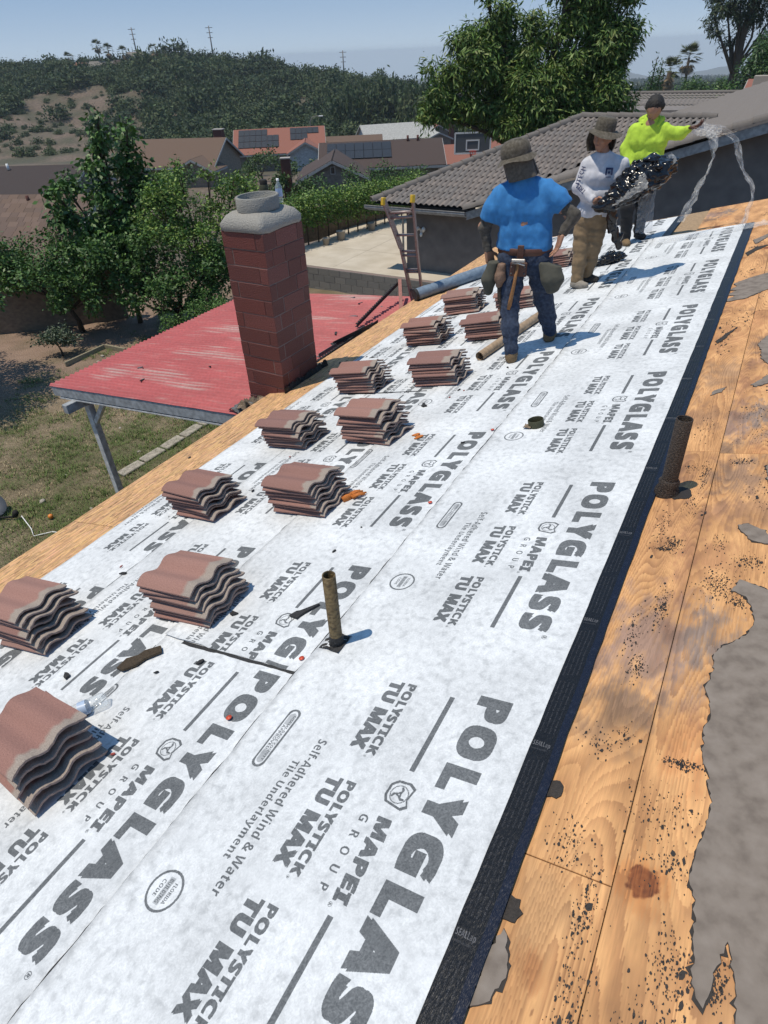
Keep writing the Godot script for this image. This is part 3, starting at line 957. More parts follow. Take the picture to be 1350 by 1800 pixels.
# ================================================================ tiles, pipes and odds and ends on the roof
func tile_mesh(L: float, W: float, t: float, amp: float, sd: int, worn: float, red := Color(1, 1, 1), pale := Color(1, 1, 1)) -> ArrayMesh:
	var r := RandomNumberGenerator.new()
	r.seed = sd
	var n := FastNoiseLite.new()
	n.seed = sd
	n.frequency = 14.0
	var st := begin(false)
	var N := 22
	var prof := func(w: float) -> float:
		var x := fposmod(w * 2.0 + 0.06, 1.0)
		return amp * (0.5 - 0.5 * cos(TAU * pow(x, 0.86)))
	var xs := [0.0, 0.004, L * 0.5, L - worn - 0.012, L - worn + 0.012, L - 0.006, L]
	var put := func(p: Vector3, c: Color) -> void:
		st.set_color(c)
		st.add_vertex(p)
	var pt := func(i: int, j: int, up: bool) -> Vector3:
		var w := float(j) / N
		var x: float = xs[i]
		if i == 0 or i == 6: x += n.get_noise_2d(w * 3.0, i * 5.0) * 0.008
		if i == 3 or i == 4: x += n.get_noise_2d(w * 2.0, 9.0) * 0.035
		var y: float = prof.call(w) + (t if up else 0.0)
		if up and (i == 0 or i == 6): y -= 0.003
		if up and (j == 0 or j == N): y -= 0.004
		return Vector3(x - L * 0.5, y, W * (0.5 - w))
	var col := func(i: int) -> Color: return pale if i >= 4 else red
	for i in 6:
		for j in N:
			for up in [true, false]:
				var ids := [[i, j], [i + 1, j], [i + 1, j + 1], [i, j + 1]]
				for k in ([0, 2, 1, 0, 3, 2] if up else [0, 1, 2, 0, 2, 3]):
					put.call(pt.call(ids[k][0], ids[k][1], up), col.call(ids[k][0]) if up else red)
	st.set_smooth_group(0xFFFFFFFF)
	for j in N:
		for e in [[6, j, j + 1], [0, j + 1, j]]:
			var a: Vector3 = pt.call(e[0], e[1], false)
			var b: Vector3 = pt.call(e[0], e[2], false)
			var c: Vector3 = pt.call(e[0], e[2], true)
			var d: Vector3 = pt.call(e[0], e[1], true)
			st.set_color(pale.lerp(red, 0.5) if e[0] == 6 else red)
			q4(st, a, b, c, d)
	for i in 6:
		for e in [[0, 0], [N, 1]]:
			var a: Vector3 = pt.call(i, e[0], false)
			var b: Vector3 = pt.call(i + 1, e[0], false)
			var c: Vector3 = pt.call(i + 1, e[0], true)
			var d: Vector3 = pt.call(i, e[0], true)
			st.set_color(red)
			if e[1] == 0: q4(st, a, b, c, d)
			else: q4(st, d, c, b, a)
	return done(st)

const STACKS := [
	[-2.44, 0.50, 0.10, 5, "by the plastic bottle", 0.046], [-3.38, 1.06, -0.03, 8, "near the eave and bottle", 0.029], [-2.53, 1.50, -0.02, 7, "beside the lifted sheet end", 0.031],
	[-3.36, 2.36, 0.10, 7, "downhill of the orange glove", 0.030], [-2.53, 2.52, 0.04, 7, "with the orange glove", 0.030], [-3.33, 3.38, 0.08, 8, "downhill of the orange scraps", 0.026],
	[-2.61, 3.49, 0.10, 9, "beside the orange scraps", 0.026], [-3.34, 4.47, 0.05, 8, "beside the chimney", 0.027], [-2.57, 4.57, 0.02, 8, "by the cardboard tube end", 0.027],
	[-3.27, 5.71, 0.07, 8, "between the chimney and the blue roll", 0.027], [-2.58, 5.72, 0.0, 7, "behind the cardboard tube", 0.027], [-3.32, 6.80, 0.0, 8, "next to the blue roll", 0.026],
	[-2.65, 6.72, -0.06, 6, "behind the jeans", 0.027], [-2.75, 8.50, 0.06, 6, "behind the khaki trousers", 0.027]]

func build_tiles() -> void:
	var tex := ntex(33, 0.16, Color(0.62, 0.6, 0.6), Color(1.0, 1.0, 1.0), 512, 3, Color(0.86, 0.84, 0.83))
	var clay := mat(Color.WHITE, 0.9, tex, 2.2, 0.25)
	clay.vertex_color_use_as_albedo = true
	var meshes := []
	var hues := [Color(0.37, 0.205, 0.175), Color(0.335, 0.185, 0.16), Color(0.40, 0.23, 0.195), Color(0.31, 0.18, 0.16), Color(0.36, 0.22, 0.195)]
	for k in 10: meshes.append(tile_mesh(0.42, 0.315, 0.0125, 0.027 + 0.0008 * (k % 4), 40 + k, 0.045 + 0.008 * (k % 5), hues[k % 5], Color(0.41, 0.36, 0.315)))
	for s in STACKS:
		var n: int = s[3]
		for k in n:
			var from_top := n - k
			var ord: String = ["topmost tile", "second tile from the top", "third tile from the top", "fourth tile from the top", "fifth tile from the top", "sixth tile from the top", "seventh tile from the top", "eighth tile from the top", "ninth tile from the top"][from_top - 1]
			if k == 0: ord = "bottom tile"
			var jit := Vector2(rng.randfn(0, 0.011), rng.randfn(0, 0.008))
			var b := rbasis(-s[2] + rng.randfn(0, 0.028)) * Basis(Vector3(0, 0, 1), rng.randfn(0, 0.010))
			if k == n - 1: jit += Vector2(-0.012, 0.0)
			solo("concrete_tile", meshes[rng.randi() % 10], clay, "%s in the red-brown stack %s" % [ord, s[4]], "roof tile", X(rp(s[0] + jit.x - (0.005 * k if n > 6 else 0.0), s[1] + jit.y, 0.018 + s[5] * k), b), "roof tiles stacked on the underlayment")

func hollow(st: SurfaceTool, at: Transform3D, r: float, wall: float, h: float, sides := 24) -> void:
	lathe(st, at, [Vector2(r, 0), Vector2(r, h - 0.002), Vector2(r - 0.002, h), Vector2(r - wall, h), Vector2(r - wall - 0.001, h - 0.003), Vector2(r - wall, 0.0)], sides)

func build_roof_things() -> void:
	M.pipe = mat(lin(0.23, 0.18, 0.10), 0.7, ntex(81, 0.02, Color(0.22, 0.2, 0.18), Color(1, 1, 1), 512, 5, Color(0.8, 0.75, 0.65)), 4.0, 0.4)
	M.pipe_dark = mat(lin(0.13, 0.105, 0.085), 0.65, ntex(82, 0.03, Color(0.12, 0.11, 0.1), Color(1, 0.95, 0.9), 512, 5, Color(0.5, 0.45, 0.42)), 5.0, 0.6)
	M.soot = mat(lin(0.012, 0.011, 0.01), 0.9)
	var p := thing("vent_pipe", "tan rust-streaked vent pipe standing where the underlayment end is lifted", "pipe", X(rp(-1.61, 1.44)))
	var st := begin(false)
	hollow(st, X(Vector3(0, -0.05, 0)), 0.028, 0.005, 0.47)
	part(p, "pipe_wall", done(st), M.pipe)
	part(p, "tar_collar", crumple(0.11, 0.11, 8, 8, 0.02, 5), M.black_felt, X(Vector3(-0.005, 0.012, 0.0), rbasis()))
	st = begin(false)
	lathe(st, X(Vector3(0, -0.01, 0)), [Vector2(0.035, 0), Vector2(0.034, 0.03), Vector2(0.029, 0.075), Vector2(0.0285, 0.08)], 20)
	part(p, "tar_sleeve", done(st), M.black_felt)
	p = thing("vent_pipe", "dark rusty vent pipe standing on bare plywood by the black strip", "pipe", X(rp(-0.5, 2.86)))
	st = begin(false)
	var lean := Basis(Vector3(0, 0, 1), 0.03)
	hollow(st, X(Vector3(0, -0.06, 0), lean), 0.0375, 0.005, 0.475)
	part(p, "pipe_wall", done(st), M.pipe_dark)
	st = begin(false)
	lathe(st, X(Vector3(0, -0.03, 0), lean), [Vector2(0.062, 0.0), Vector2(0.058, 0.05), Vector2(0.046, 0.075), Vector2(0.05, 0.10), Vector2(0.039, 0.115)], 18)
	part(p, "tar_sleeve", done(st), M.pipe_dark)
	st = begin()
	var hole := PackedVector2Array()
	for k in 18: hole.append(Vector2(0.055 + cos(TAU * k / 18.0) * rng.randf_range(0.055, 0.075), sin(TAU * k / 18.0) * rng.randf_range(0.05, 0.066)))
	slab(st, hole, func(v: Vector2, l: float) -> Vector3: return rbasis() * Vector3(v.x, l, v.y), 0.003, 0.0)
	part(p, "painted_hole", done(st), M.tar)  # flat black patch, painting the dark of a hole in the plywood
	# cut opening with its stub
	p = thing("vent_stub", "cut-off olive pipe stub in a ragged hole in the top course", "pipe", X(rp(-1.42, 3.61, 0.012), rbasis()))
	st = begin(false)
	hollow(st, X(Vector3.ZERO), 0.052, 0.004, 0.05)
	M.olive = mat(lin(0.06, 0.062, 0.03), 0.7, M.mottle, 6.0)
	part(p, "stub_wall", done(st), M.olive)
	st = begin(false)
	lathe(st, X(Vector3(0, 0.004, 0)), [Vector2(0.05, 0), Vector2(0, 0.0005)], 20)
	part(p, "bore_bottom", done(st), M.pipe_dark)
	part(p, "torn_lip", crumple(0.06, 0.05, 6, 5, 0.02, 9), M.torn, X(Vector3(-0.045, 0.012, 0.03)))
	# cardboard core
	st = begin(false)
	var a := rp(-2.40, 4.98, 0.048)
	var b := rp(-2.20, 6.12, 0.048)
	hollow(st, X(a, along(b - a)), 0.041, 0.005, (b - a).length(), 28)
	M.card = mat(lin(0.46, 0.33, 0.215), 0.85, M.mottle, 2.0)
	solo("cardboard_tube", done(st), M.card, "tan cardboard tube lying on the underlayment beside the roofer's boot", "tube")
	# roll of blue-backed membrane by the ladder
	a = rp(-4.47, 7.62, 0.083)
	b = rp(-3.72, 8.62, 0.083)
	var o := thing("membrane_roll", "blue-grey backed roll of membrane lying across the eave by the ladder", "roll", X(a, along(b - a)))
	st = begin(false)
	var L := (b - a).length()
	var prof := [Vector2(0.0, 0.004), Vector2(0.07, 0.003), Vector2(0.078, 0.0)]
	for k in 12: prof.append(Vector2(0.078 + 0.003 * sin(k * 2.3), L * (k + 0.5) / 12.0))
	prof.append_array([Vector2(0.076, L), Vector2(0.0, L - 0.004)])
	lathe(st, Transform3D(), prof, 24)
	M.blue_back = mat(lin(0.20, 0.27, 0.35), 0.6, ntex(91, 0.02, Color(0.7, 0.72, 0.75), Color(1, 1, 1), 512, 4), 1.5, 0.3)
	part(o, "rolled_sheet", done(st), M.blue_back)
	st = begin(false)
	lathe(st, Transform3D(), [Vector2(0.081, -0.004), Vector2(0.082, 0.03), Vector2(0.079, 0.035)], 24)
	lathe(st, X(Vector3(0, -0.005, 0)), [Vector2(0.0, 0.0), Vector2(0.081, 0.001)], 24)
	part(o, "black_end", done(st), M.black_felt)
	# bottle, glove, scraps
	build_scraps()

func scrap_poly(r: float, n: int, sd: int, squash := 0.5) -> PackedVector2Array:
	var g := RandomNumberGenerator.new()
	g.seed = sd
	var p := PackedVector2Array()
	for k in n: p.append(Vector2.from_angle(TAU * k / n) * r * g.randf_range(0.45, 1.2) * Vector2(1, squash))
	return p

func build_scraps() -> void:
	var flat := func(v: Vector2, l: float) -> Vector3: return Vector3(v.x, l, v.y)
	var st := begin(false)
	var o := thing("water_bottle", "clear plastic water bottle lying behind the thick-edged tile stack", "bottle", X(rp(-2.52, 0.735, 0.045), rbasis(0.9) * Basis(Vector3(0, 0, 1), PI / 2)))
	lathe(st, Transform3D(), [Vector2(0, -0.1), Vector2(0.026, -0.1), Vector2(0.032, -0.092), Vector2(0.032, -0.05), Vector2(0.03, -0.045), Vector2(0.032, -0.04), Vector2(0.032, 0.03), Vector2(0.03, 0.035), Vector2(0.032, 0.04), Vector2(0.03, 0.06), Vector2(0.013, 0.085), Vector2(0.012, 0.095)], 18)
	M.clear = mat(Color(0.92, 0.96, 0.98, 0.16), 0.08)
	M.clear.transparency = BaseMaterial3D.TRANSPARENCY_ALPHA
	part(o, "bottle_body", done(st), M.clear)
	st = begin(false)
	lathe(st, Transform3D(), [Vector2(0.0326, -0.02), Vector2(0.0326, 0.015)], 18)
	M.blue_label = mat(lin(0.35, 0.45, 0.62), 0.4)
	part(o, "paper_label", done(st), M.blue_label)
	st = begin(false)
	lathe(st, Transform3D(), [Vector2(0.0, 0.112), Vector2(0.0135, 0.111), Vector2(0.0135, 0.094)], 14)
	M.white = mat(lin(0.75, 0.75, 0.74), 0.5)
	part(o, "cap", done(st), M.white)
	# the small bottle and flask on the chimney cap
	o = thing("water_bottle", "small clear water bottle with blue label standing on the chimney cap", "bottle", X(Vector3(-3.99, 4.515, -5.00)))
	st = begin(false)
	lathe(st, Transform3D(), [Vector2(0, 0), Vector2(0.03, 0), Vector2(0.032, 0.01), Vector2(0.032, 0.13), Vector2(0.013, 0.165), Vector2(0.012, 0.18)], 18)
	part(o, "bottle_body", done(st), M.clear)
	st = begin(false)
	lathe(st, Transform3D(), [Vector2(0.0326, 0.05), Vector2(0.0326, 0.11)], 18)
	part(o, "paper_label", done(st), M.blue_label)
	st = begin(false)
	lathe(st, Transform3D(), [Vector2(0.0135, 0.178), Vector2(0.0135, 0.196), Vector2(0, 0.197)], 14)
	part(o, "cap", done(st), M.white)
	o = thing("flask", "dark green flask lid showing behind the oval flue", "flask", X(Vector3(-4.16, 4.515, -5.0)))
	st = begin(false)
	lathe(st, Transform3D(), [Vector2(0, 0), Vector2(0.04, 0), Vector2(0.041, 0.13), Vector2(0.036, 0.14)], 18)
	part(o, "flask_body", done(st), M.olive)
	st = begin(false)
	lathe(st, Transform3D(), [Vector2(0.036, 0.14), Vector2(0.036, 0.175), Vector2(0.03, 0.18), Vector2(0, 0.18)], 18)
	part(o, "flask_lid", done(st), M.soot)
	M.orange = mat(lin(0.62, 0.19, 0.03), 0.75, M.mottle, 8.0)
	# orange glove: palm and bent fingers
	st = begin(false)
	for f in [[0.0, 0.0, 0.085, 0.010], [0.018, 0.01, 0.095, 0.009], [-0.016, 0.0, 0.075, 0.009], [0.034, 0.0, 0.08, 0.008]]:
		tube(st, [Vector3(0, 0.012, f[0]), Vector3(f[2] * 0.5, 0.02, f[0] * 1.3 + f[1]), Vector3(f[2], 0.01, f[0] * 1.5 + f[1])], [f[3] * 1.4, f[3], f[3] * 0.6], 7)
	tube(st, [Vector3(-0.06, 0.012, 0.01), Vector3(-0.03, 0.014, 0.01), Vector3(0.01, 0.014, 0.01)], [0.022, 0.026, 0.02], 8, true, 0.6)
	solo("work_glove", done(st), M.orange, "orange rubber glove poking out behind a tile stack", "glove", X(rp(-2.29, 2.60, 0.012), rbasis(0.95)))
	for k in [[-2.27, 3.475], [-2.235, 3.44]]:
		st = begin()
		slab(st, scrap_poly(0.036, 9, int(k[0] * -1000), 0.7), flat, 0.006, 0.0)
		solo("orange_scrap", done(st), M.orange, "crumpled orange plastic scrap on the sheet beside a tile stack", "scrap", X(rp(k[0], k[1], 0.012), rbasis(0.6)), "orange scraps")
	# cap nails: red discs on the sheets
	M.red_cap = mat(lin(0.55, 0.07, 0.03), 0.5)
	var disc := begin(false)
	lathe(disc, Transform3D(), [Vector2(0.012, 0), Vector2(0.0125, 0.002), Vector2(0.004, 0.0026), Vector2(0.003, 0.004), Vector2(0, 0.0042)], 16)
	var dm := done(disc)
	for k in [[-1.71, 1.31, "at the corner of the lifted sheet end"], [-1.81, 0.94, "on the letter L of the short sheet"], [-1.72, 2.60, "at the seam past the tan pipe"], [-1.71, 3.55, "at the seam by the pipe stub"]]:
		solo("cap_nail", dm, M.red_cap, "red plastic cap nail %s" % k[2], "nail", X(rp(k[0], k[1], 0.017), rbasis()), "red cap nails")
	# black and brown torn bits
	M.bark = mat(lin(0.085, 0.06, 0.035), 0.9, M.mottle, 6.0, 0.8)
	st = begin()
	slab(st, PackedVector2Array([Vector2(-0.10, 0.02), Vector2(-0.06, -0.03), Vector2(0.0, -0.025), Vector2(0.03, -0.045), Vector2(0.11, -0.04), Vector2(0.12, 0.01), Vector2(0.04, 0.02), Vector2(0.0, 0.045), Vector2(-0.07, 0.05)]), flat, 0.012, 0.0)
	solo("tarpaper_strip", done(st), M.bark, "brown torn strip of tarpaper lying by the lifted sheet end", "scrap", X(rp(-2.55, 1.06, 0.016), rbasis(0.75)))
	st = begin()
	slab(st, PackedVector2Array([Vector2(-0.055, 0.0), Vector2(-0.02, -0.022), Vector2(0.0, -0.02), Vector2(0.09, -0.045), Vector2(0.095, -0.038), Vector2(0.02, 0.005), Vector2(0.0, 0.02), Vector2(-0.012, 0.035), Vector2(-0.03, 0.02)]), flat, 0.01, 0.0)
	solo("tar_scrap", done(st), M.black_felt, "spiky black tar scrap lying on the print near the tan pipe", "scrap", X(rp(-1.91, 1.56, 0.012), rbasis(0.55)))
	var spots := [[-3.36, 1.585, 0.03], [-2.05, 2.06, 0.014], [-3.02, 1.80, 0.02], [-2.02, 2.3, 0.007], [-2.92, 2.85, 0.05], [-3.0, 2.62, 0.035], [-3.15, 2.60, 0.02], [-2.87, 0.86, 0.03], [-2.2, 1.15, 0.02], [-2.48, 4.0, 0.045], [-1.85, 3.36, 0.018], [-4.32, 3.05, 0.022], [-2.28, 1.47, 0.03], [-2.3, 4.3, 0.02], [-2.05, 4.75, 0.015], [-2.38, 1.03, 0.012]]
	var near := ["beside the upper eave-side tile stack", "uphill of the stack by the lifted sheet", "between the lifted-sheet stack and the glove stack", "close to the seam above the tan pipe", "behind the orange-glove stack, the largest one", "long one between two eave-side stacks", "short one between two eave-side stacks", "by the clear plastic bottle", "beside the cut end of the lifted sheet", "in front of the cardboard tube stack", "on the letter P by the far seam", "on the bare strand-board edge", "under the corner of the lifted-sheet stack", "below the cardboard tube mouth", "by the blue-shirted roofer's boot", "at the tip of the brown tarpaper strip"]
	for k in spots.size():
		st = begin()
		slab(st, scrap_poly(spots[k][2], 8, 300 + k, 0.5), flat, 0.005 + spots[k][2] * 0.15, 0.0)
		solo("tar_scrap", done(st), M.black_felt, "black tar crumb %s" % near[k], "scrap", X(rp(spots[k][0], spots[k][1], 0.0105 if k != 11 else 0.001), rbasis(k * 1.3)), "black tar crumbs on the sheets")
	M.red_chip = mat(lin(0.3, 0.06, 0.05), 0.9)
	for k in [[-3.45, 1.64], [-2.32, 4.15], [-2.25, 4.28], [-2.18, 0.63], [-3.2, 3.1]]:
		st = begin()
		slab(st, scrap_poly(0.012, 6, int(k[1] * 100), 0.6), flat, 0.006, 0.0)
		solo("tile_chip", done(st), M.red_chip, "tiny red chip of broken tile lying on a printed sheet", "tile chip", X(rp(k[0], k[1], 0.0105), rbasis(k[1])), "red tile chips on the sheets")

# ================================================================ patio cover, yard and the neighbour's house
func build_patio() -> void:
	var o := thing("patio_cover", "patio cover of red corrugated sheets with worn pale streaks, on a grey post", "patio cover", X(Vector3(-7.45, YARD, -4.25)))
	var back := -o.position
	M.red_sheet = mat(Color.WHITE, 0.55, grey(0.82, 1.0, 19, 0.03), 1.2)
	M.red_sheet.vertex_color_use_as_albedo = true
	var n := FastNoiseLite.new()
	n.seed = 14
	n.frequency = 1.0
	n.fractal_octaves = 3
	var worn := [[-6.1, -4.84, 0.55, 0.22], [-5.5, -4.66, 0.5, 0.14], [-5.9, -5.62, 0.75, 0.28], [-6.4, -6.52, 0.6, 0.22], [-5.4, -6.2, 0.7, 0.18], [-5.3, -8.2, 0.7, 0.22], [-5.3, -7.15, 0.4, 0.13], [-6.9, -4.75, 0.35, 0.28]]
	var y_at := func(x: float) -> float: return lerpf(2.30, 2.64, (x + 7.52) / 3.45)
	var x0 := -7.52
	var x1 := -4.06
	for k in 6:
		var za := -4.22 - k * 0.68
		var st := begin(false)
		var P := []
		var C := []
		var nz := 92
		for i in 25:
			var col := []
			var cc := []
			var x := lerpf(x0, x1, i / 24.0)
			if i == 0: x += 0.0
			for j in nz + 1:
				var z := za + 0.02 - 0.72 * j / nz
				var w := sin(z / 0.076 * TAU)
				var yy: float = y_at.call(x) + w * 0.0125 + 0.003 * k + n.get_noise_2d(x * 2.0, z * 2.0) * 0.006
				col.append(Vector3(x, yy, z) + back)
				var wear := 0.0
				for p in worn:
					var d := Vector2((x - p[0]) / p[2], (z - p[1]) / p[3]).length()
					wear = maxf(wear, 1.0 - d)
				wear = clampf((wear * 1.1 + n.get_noise_2d(x * 0.9, z * 22.0) * 1.1 - 0.1) * 1.5, 0.0, 1.0) if wear > 0.0 else 0.0
				wear *= smoothstep(-0.5, 0.35, w)
				wear = maxf(wear, clampf(n.get_noise_2d(x * 3.0 + 30.0, z * 30.0) * 2.2 - 0.75, 0.0, 0.6))
				var tone := 1.0 + n.get_noise_2d(x * 0.9, z * 3.0) * 0.16
				cc.append(Color(0.45 * tone, 0.095 * tone, 0.095 * tone).lerp(Color(0.50, 0.42, 0.38), wear * 0.62))
			P.append(col)
			C.append(cc)
		for i in 24:
			for j in nz:
				for q in [[0, 0], [1, 1], [1, 0], [0, 0], [0, 1], [1, 1]]:
					st.set_color(C[i + q[0]][j + q[1]])
					st.add_vertex(P[i + q[0]][j + q[1]])
		part(o, "corrugated_sheet", done(st), M.red_sheet)
	M.grey_paint = mat(lin(0.40, 0.43, 0.46), 0.6, M.mottle, 1.0)
	M.pale_paint = mat(lin(0.68, 0.69, 0.69), 0.6, M.mottle, 1.0)
	var st := begin()
	bar(st, Vector3(-7.50, 2.215, -4.225) + back, Vector3(-4.2, 2.54, -4.225) + back, 0.035, 0.13, 0.004)
	part(o, "edge_beam", done(st), M.grey_paint)
	st = begin()
	bar(st, Vector3(-7.40, 2.135, -4.235) + back, Vector3(-4.2, 2.45, -4.235) + back, 0.05, 0.022, 0.003)
	part(o, "edge_trim", done(st), M.pale_paint)
	for z in [-5.6, -7.0, -8.25]:
		st = begin()
		bar(st, Vector3(-7.45, 2.20, z) + back, Vector3(-4.1, 2.53, z) + back, 0.04, 0.12, 0.004)
		part(o, "rafter", done(st), M.grey_paint)
	st = begin()
	bar(st, Vector3(-7.10, 2.105, -4.05) + back, Vector3(-7.10, 2.105, -8.35) + back, 0.09, 0.12, 0.005)
	part(o, "outer_beam", done(st), M.grey_paint)
	for z in [-4.38, -8.1]:
		st = begin()
		bar(st, Vector3(-7.10, YARD, z) + back, Vector3(-7.10, 2.05, z) + back, 0.09, 0.09, 0.006, Vector3(0, 0, 1))
		part(o, "post", done(st), M.pale_paint)
		st = begin()
		bar(st, Vector3(-7.06, 1.78, z) + back, Vector3(-6.72, 2.17, z) + back, 0.06, 0.06, 0.004, Vector3(0, 0, 1))
		part(o, "brace", done(st), M.pale_paint)
	# what was stripped off the eave, lying on the sheets
	var deb := func(a: Vector3, b: Vector3, w: float, teeth: bool, m: Material, called: String, label: String, cat: String) -> void:
		var s := begin()
		bar(s, a, b, w, 0.006, 0.0)
		bar(s, a + Vector3(w * 0.5, 0.02, 0), b + Vector3(w * 0.5, 0.02, 0), 0.005, 0.05, 0.0)
		if teeth:
			var L := (b - a).length()
			for t in int(L / 0.055):
				var c := a.lerp(b, (t + 0.5) / (L / 0.055))
				box(s, X(c + Vector3(-w * 0.5 - 0.012, 0.004, 0), Basis.looking_at(b - a)), Vector3(0.035, 0.012, 0.03))
		solo(called, done(s), m, label, cat)
	deb.call(Vector3(-4.46, 2.86, -8.10), Vector3(-4.40, 2.66, -6.80), 0.03, true, M.black_felt, "eave_closure", "long black toothed eave closure propped over the red sheets near the ladder", "eave strip")
	deb.call(Vector3(-4.13, 2.70, -5.45), Vector3(-4.17, 2.70, -6.95), 0.05, true, M.black_felt, "eave_closure", "black toothed closure lying in the gap along the strand-board edge", "eave strip")
	deb.call(Vector3(-4.27, 2.675, -5.7), Vector3(-4.25, 2.675, -6.75), 0.035, false, M.lead, "drip_edge", "grey metal drip edge lying beside the black toothed closure", "drip edge")
	deb.call(Vector3(-4.30, 2.70, -6.05), Vector3(-4.02, 2.82, -6.5), 0.07, false, M.black_felt, "drip_edge", "short black strip crossing the eave gap behind the chimney", "drip edge")
	M.pink = mat(lin(0.38, 0.17, 0.14), 0.8, M.mottle, 3.0)
	var s := begin()
	bar(s, Vector3(-4.44, 2.92, -8.12), Vector3(-4.06, 2.70, -7.45), 0.05, 0.025, 0.003)
	solo("wood_stake", done(s), M.pink, "pinkish wooden stake slanting up beside the ladder foot", "stake")
	var flat := func(v: Vector2, l: float) -> Vector3: return Vector3(v.x, l, v.y)
	for k in [[-6.6, -4.95, 0.05], [-6.2, -4.62, 0.045], [-5.0, -7.9, 0.06], [-5.3, -8.15, 0.05], [-4.75, -7.3, 0.07], [-4.6, -6.6, 0.06], [-5.0, -6.3, 0.03], [-5.6, -5.2, 0.02], [-4.55, -7.75, 0.05]]:
		s = begin()
		slab(s, scrap_poly(k[2], 7, int(k[0] * -100 + k[1] * 37), 0.5), flat, 0.012, 0.0)
		solo("shingle_scrap", done(s), M.lead if int(k[2] * 100) % 2 else M.black_felt, "small dark scrap lying loose on the red corrugated sheets", "scrap", X(Vector3(k[0], y_at.call(k[0]) + 0.014, k[1]), Basis(Vector3(0, 0, 1), 0.1) * yaw(k[1] * 3.0)), "dark scraps on the red sheets")

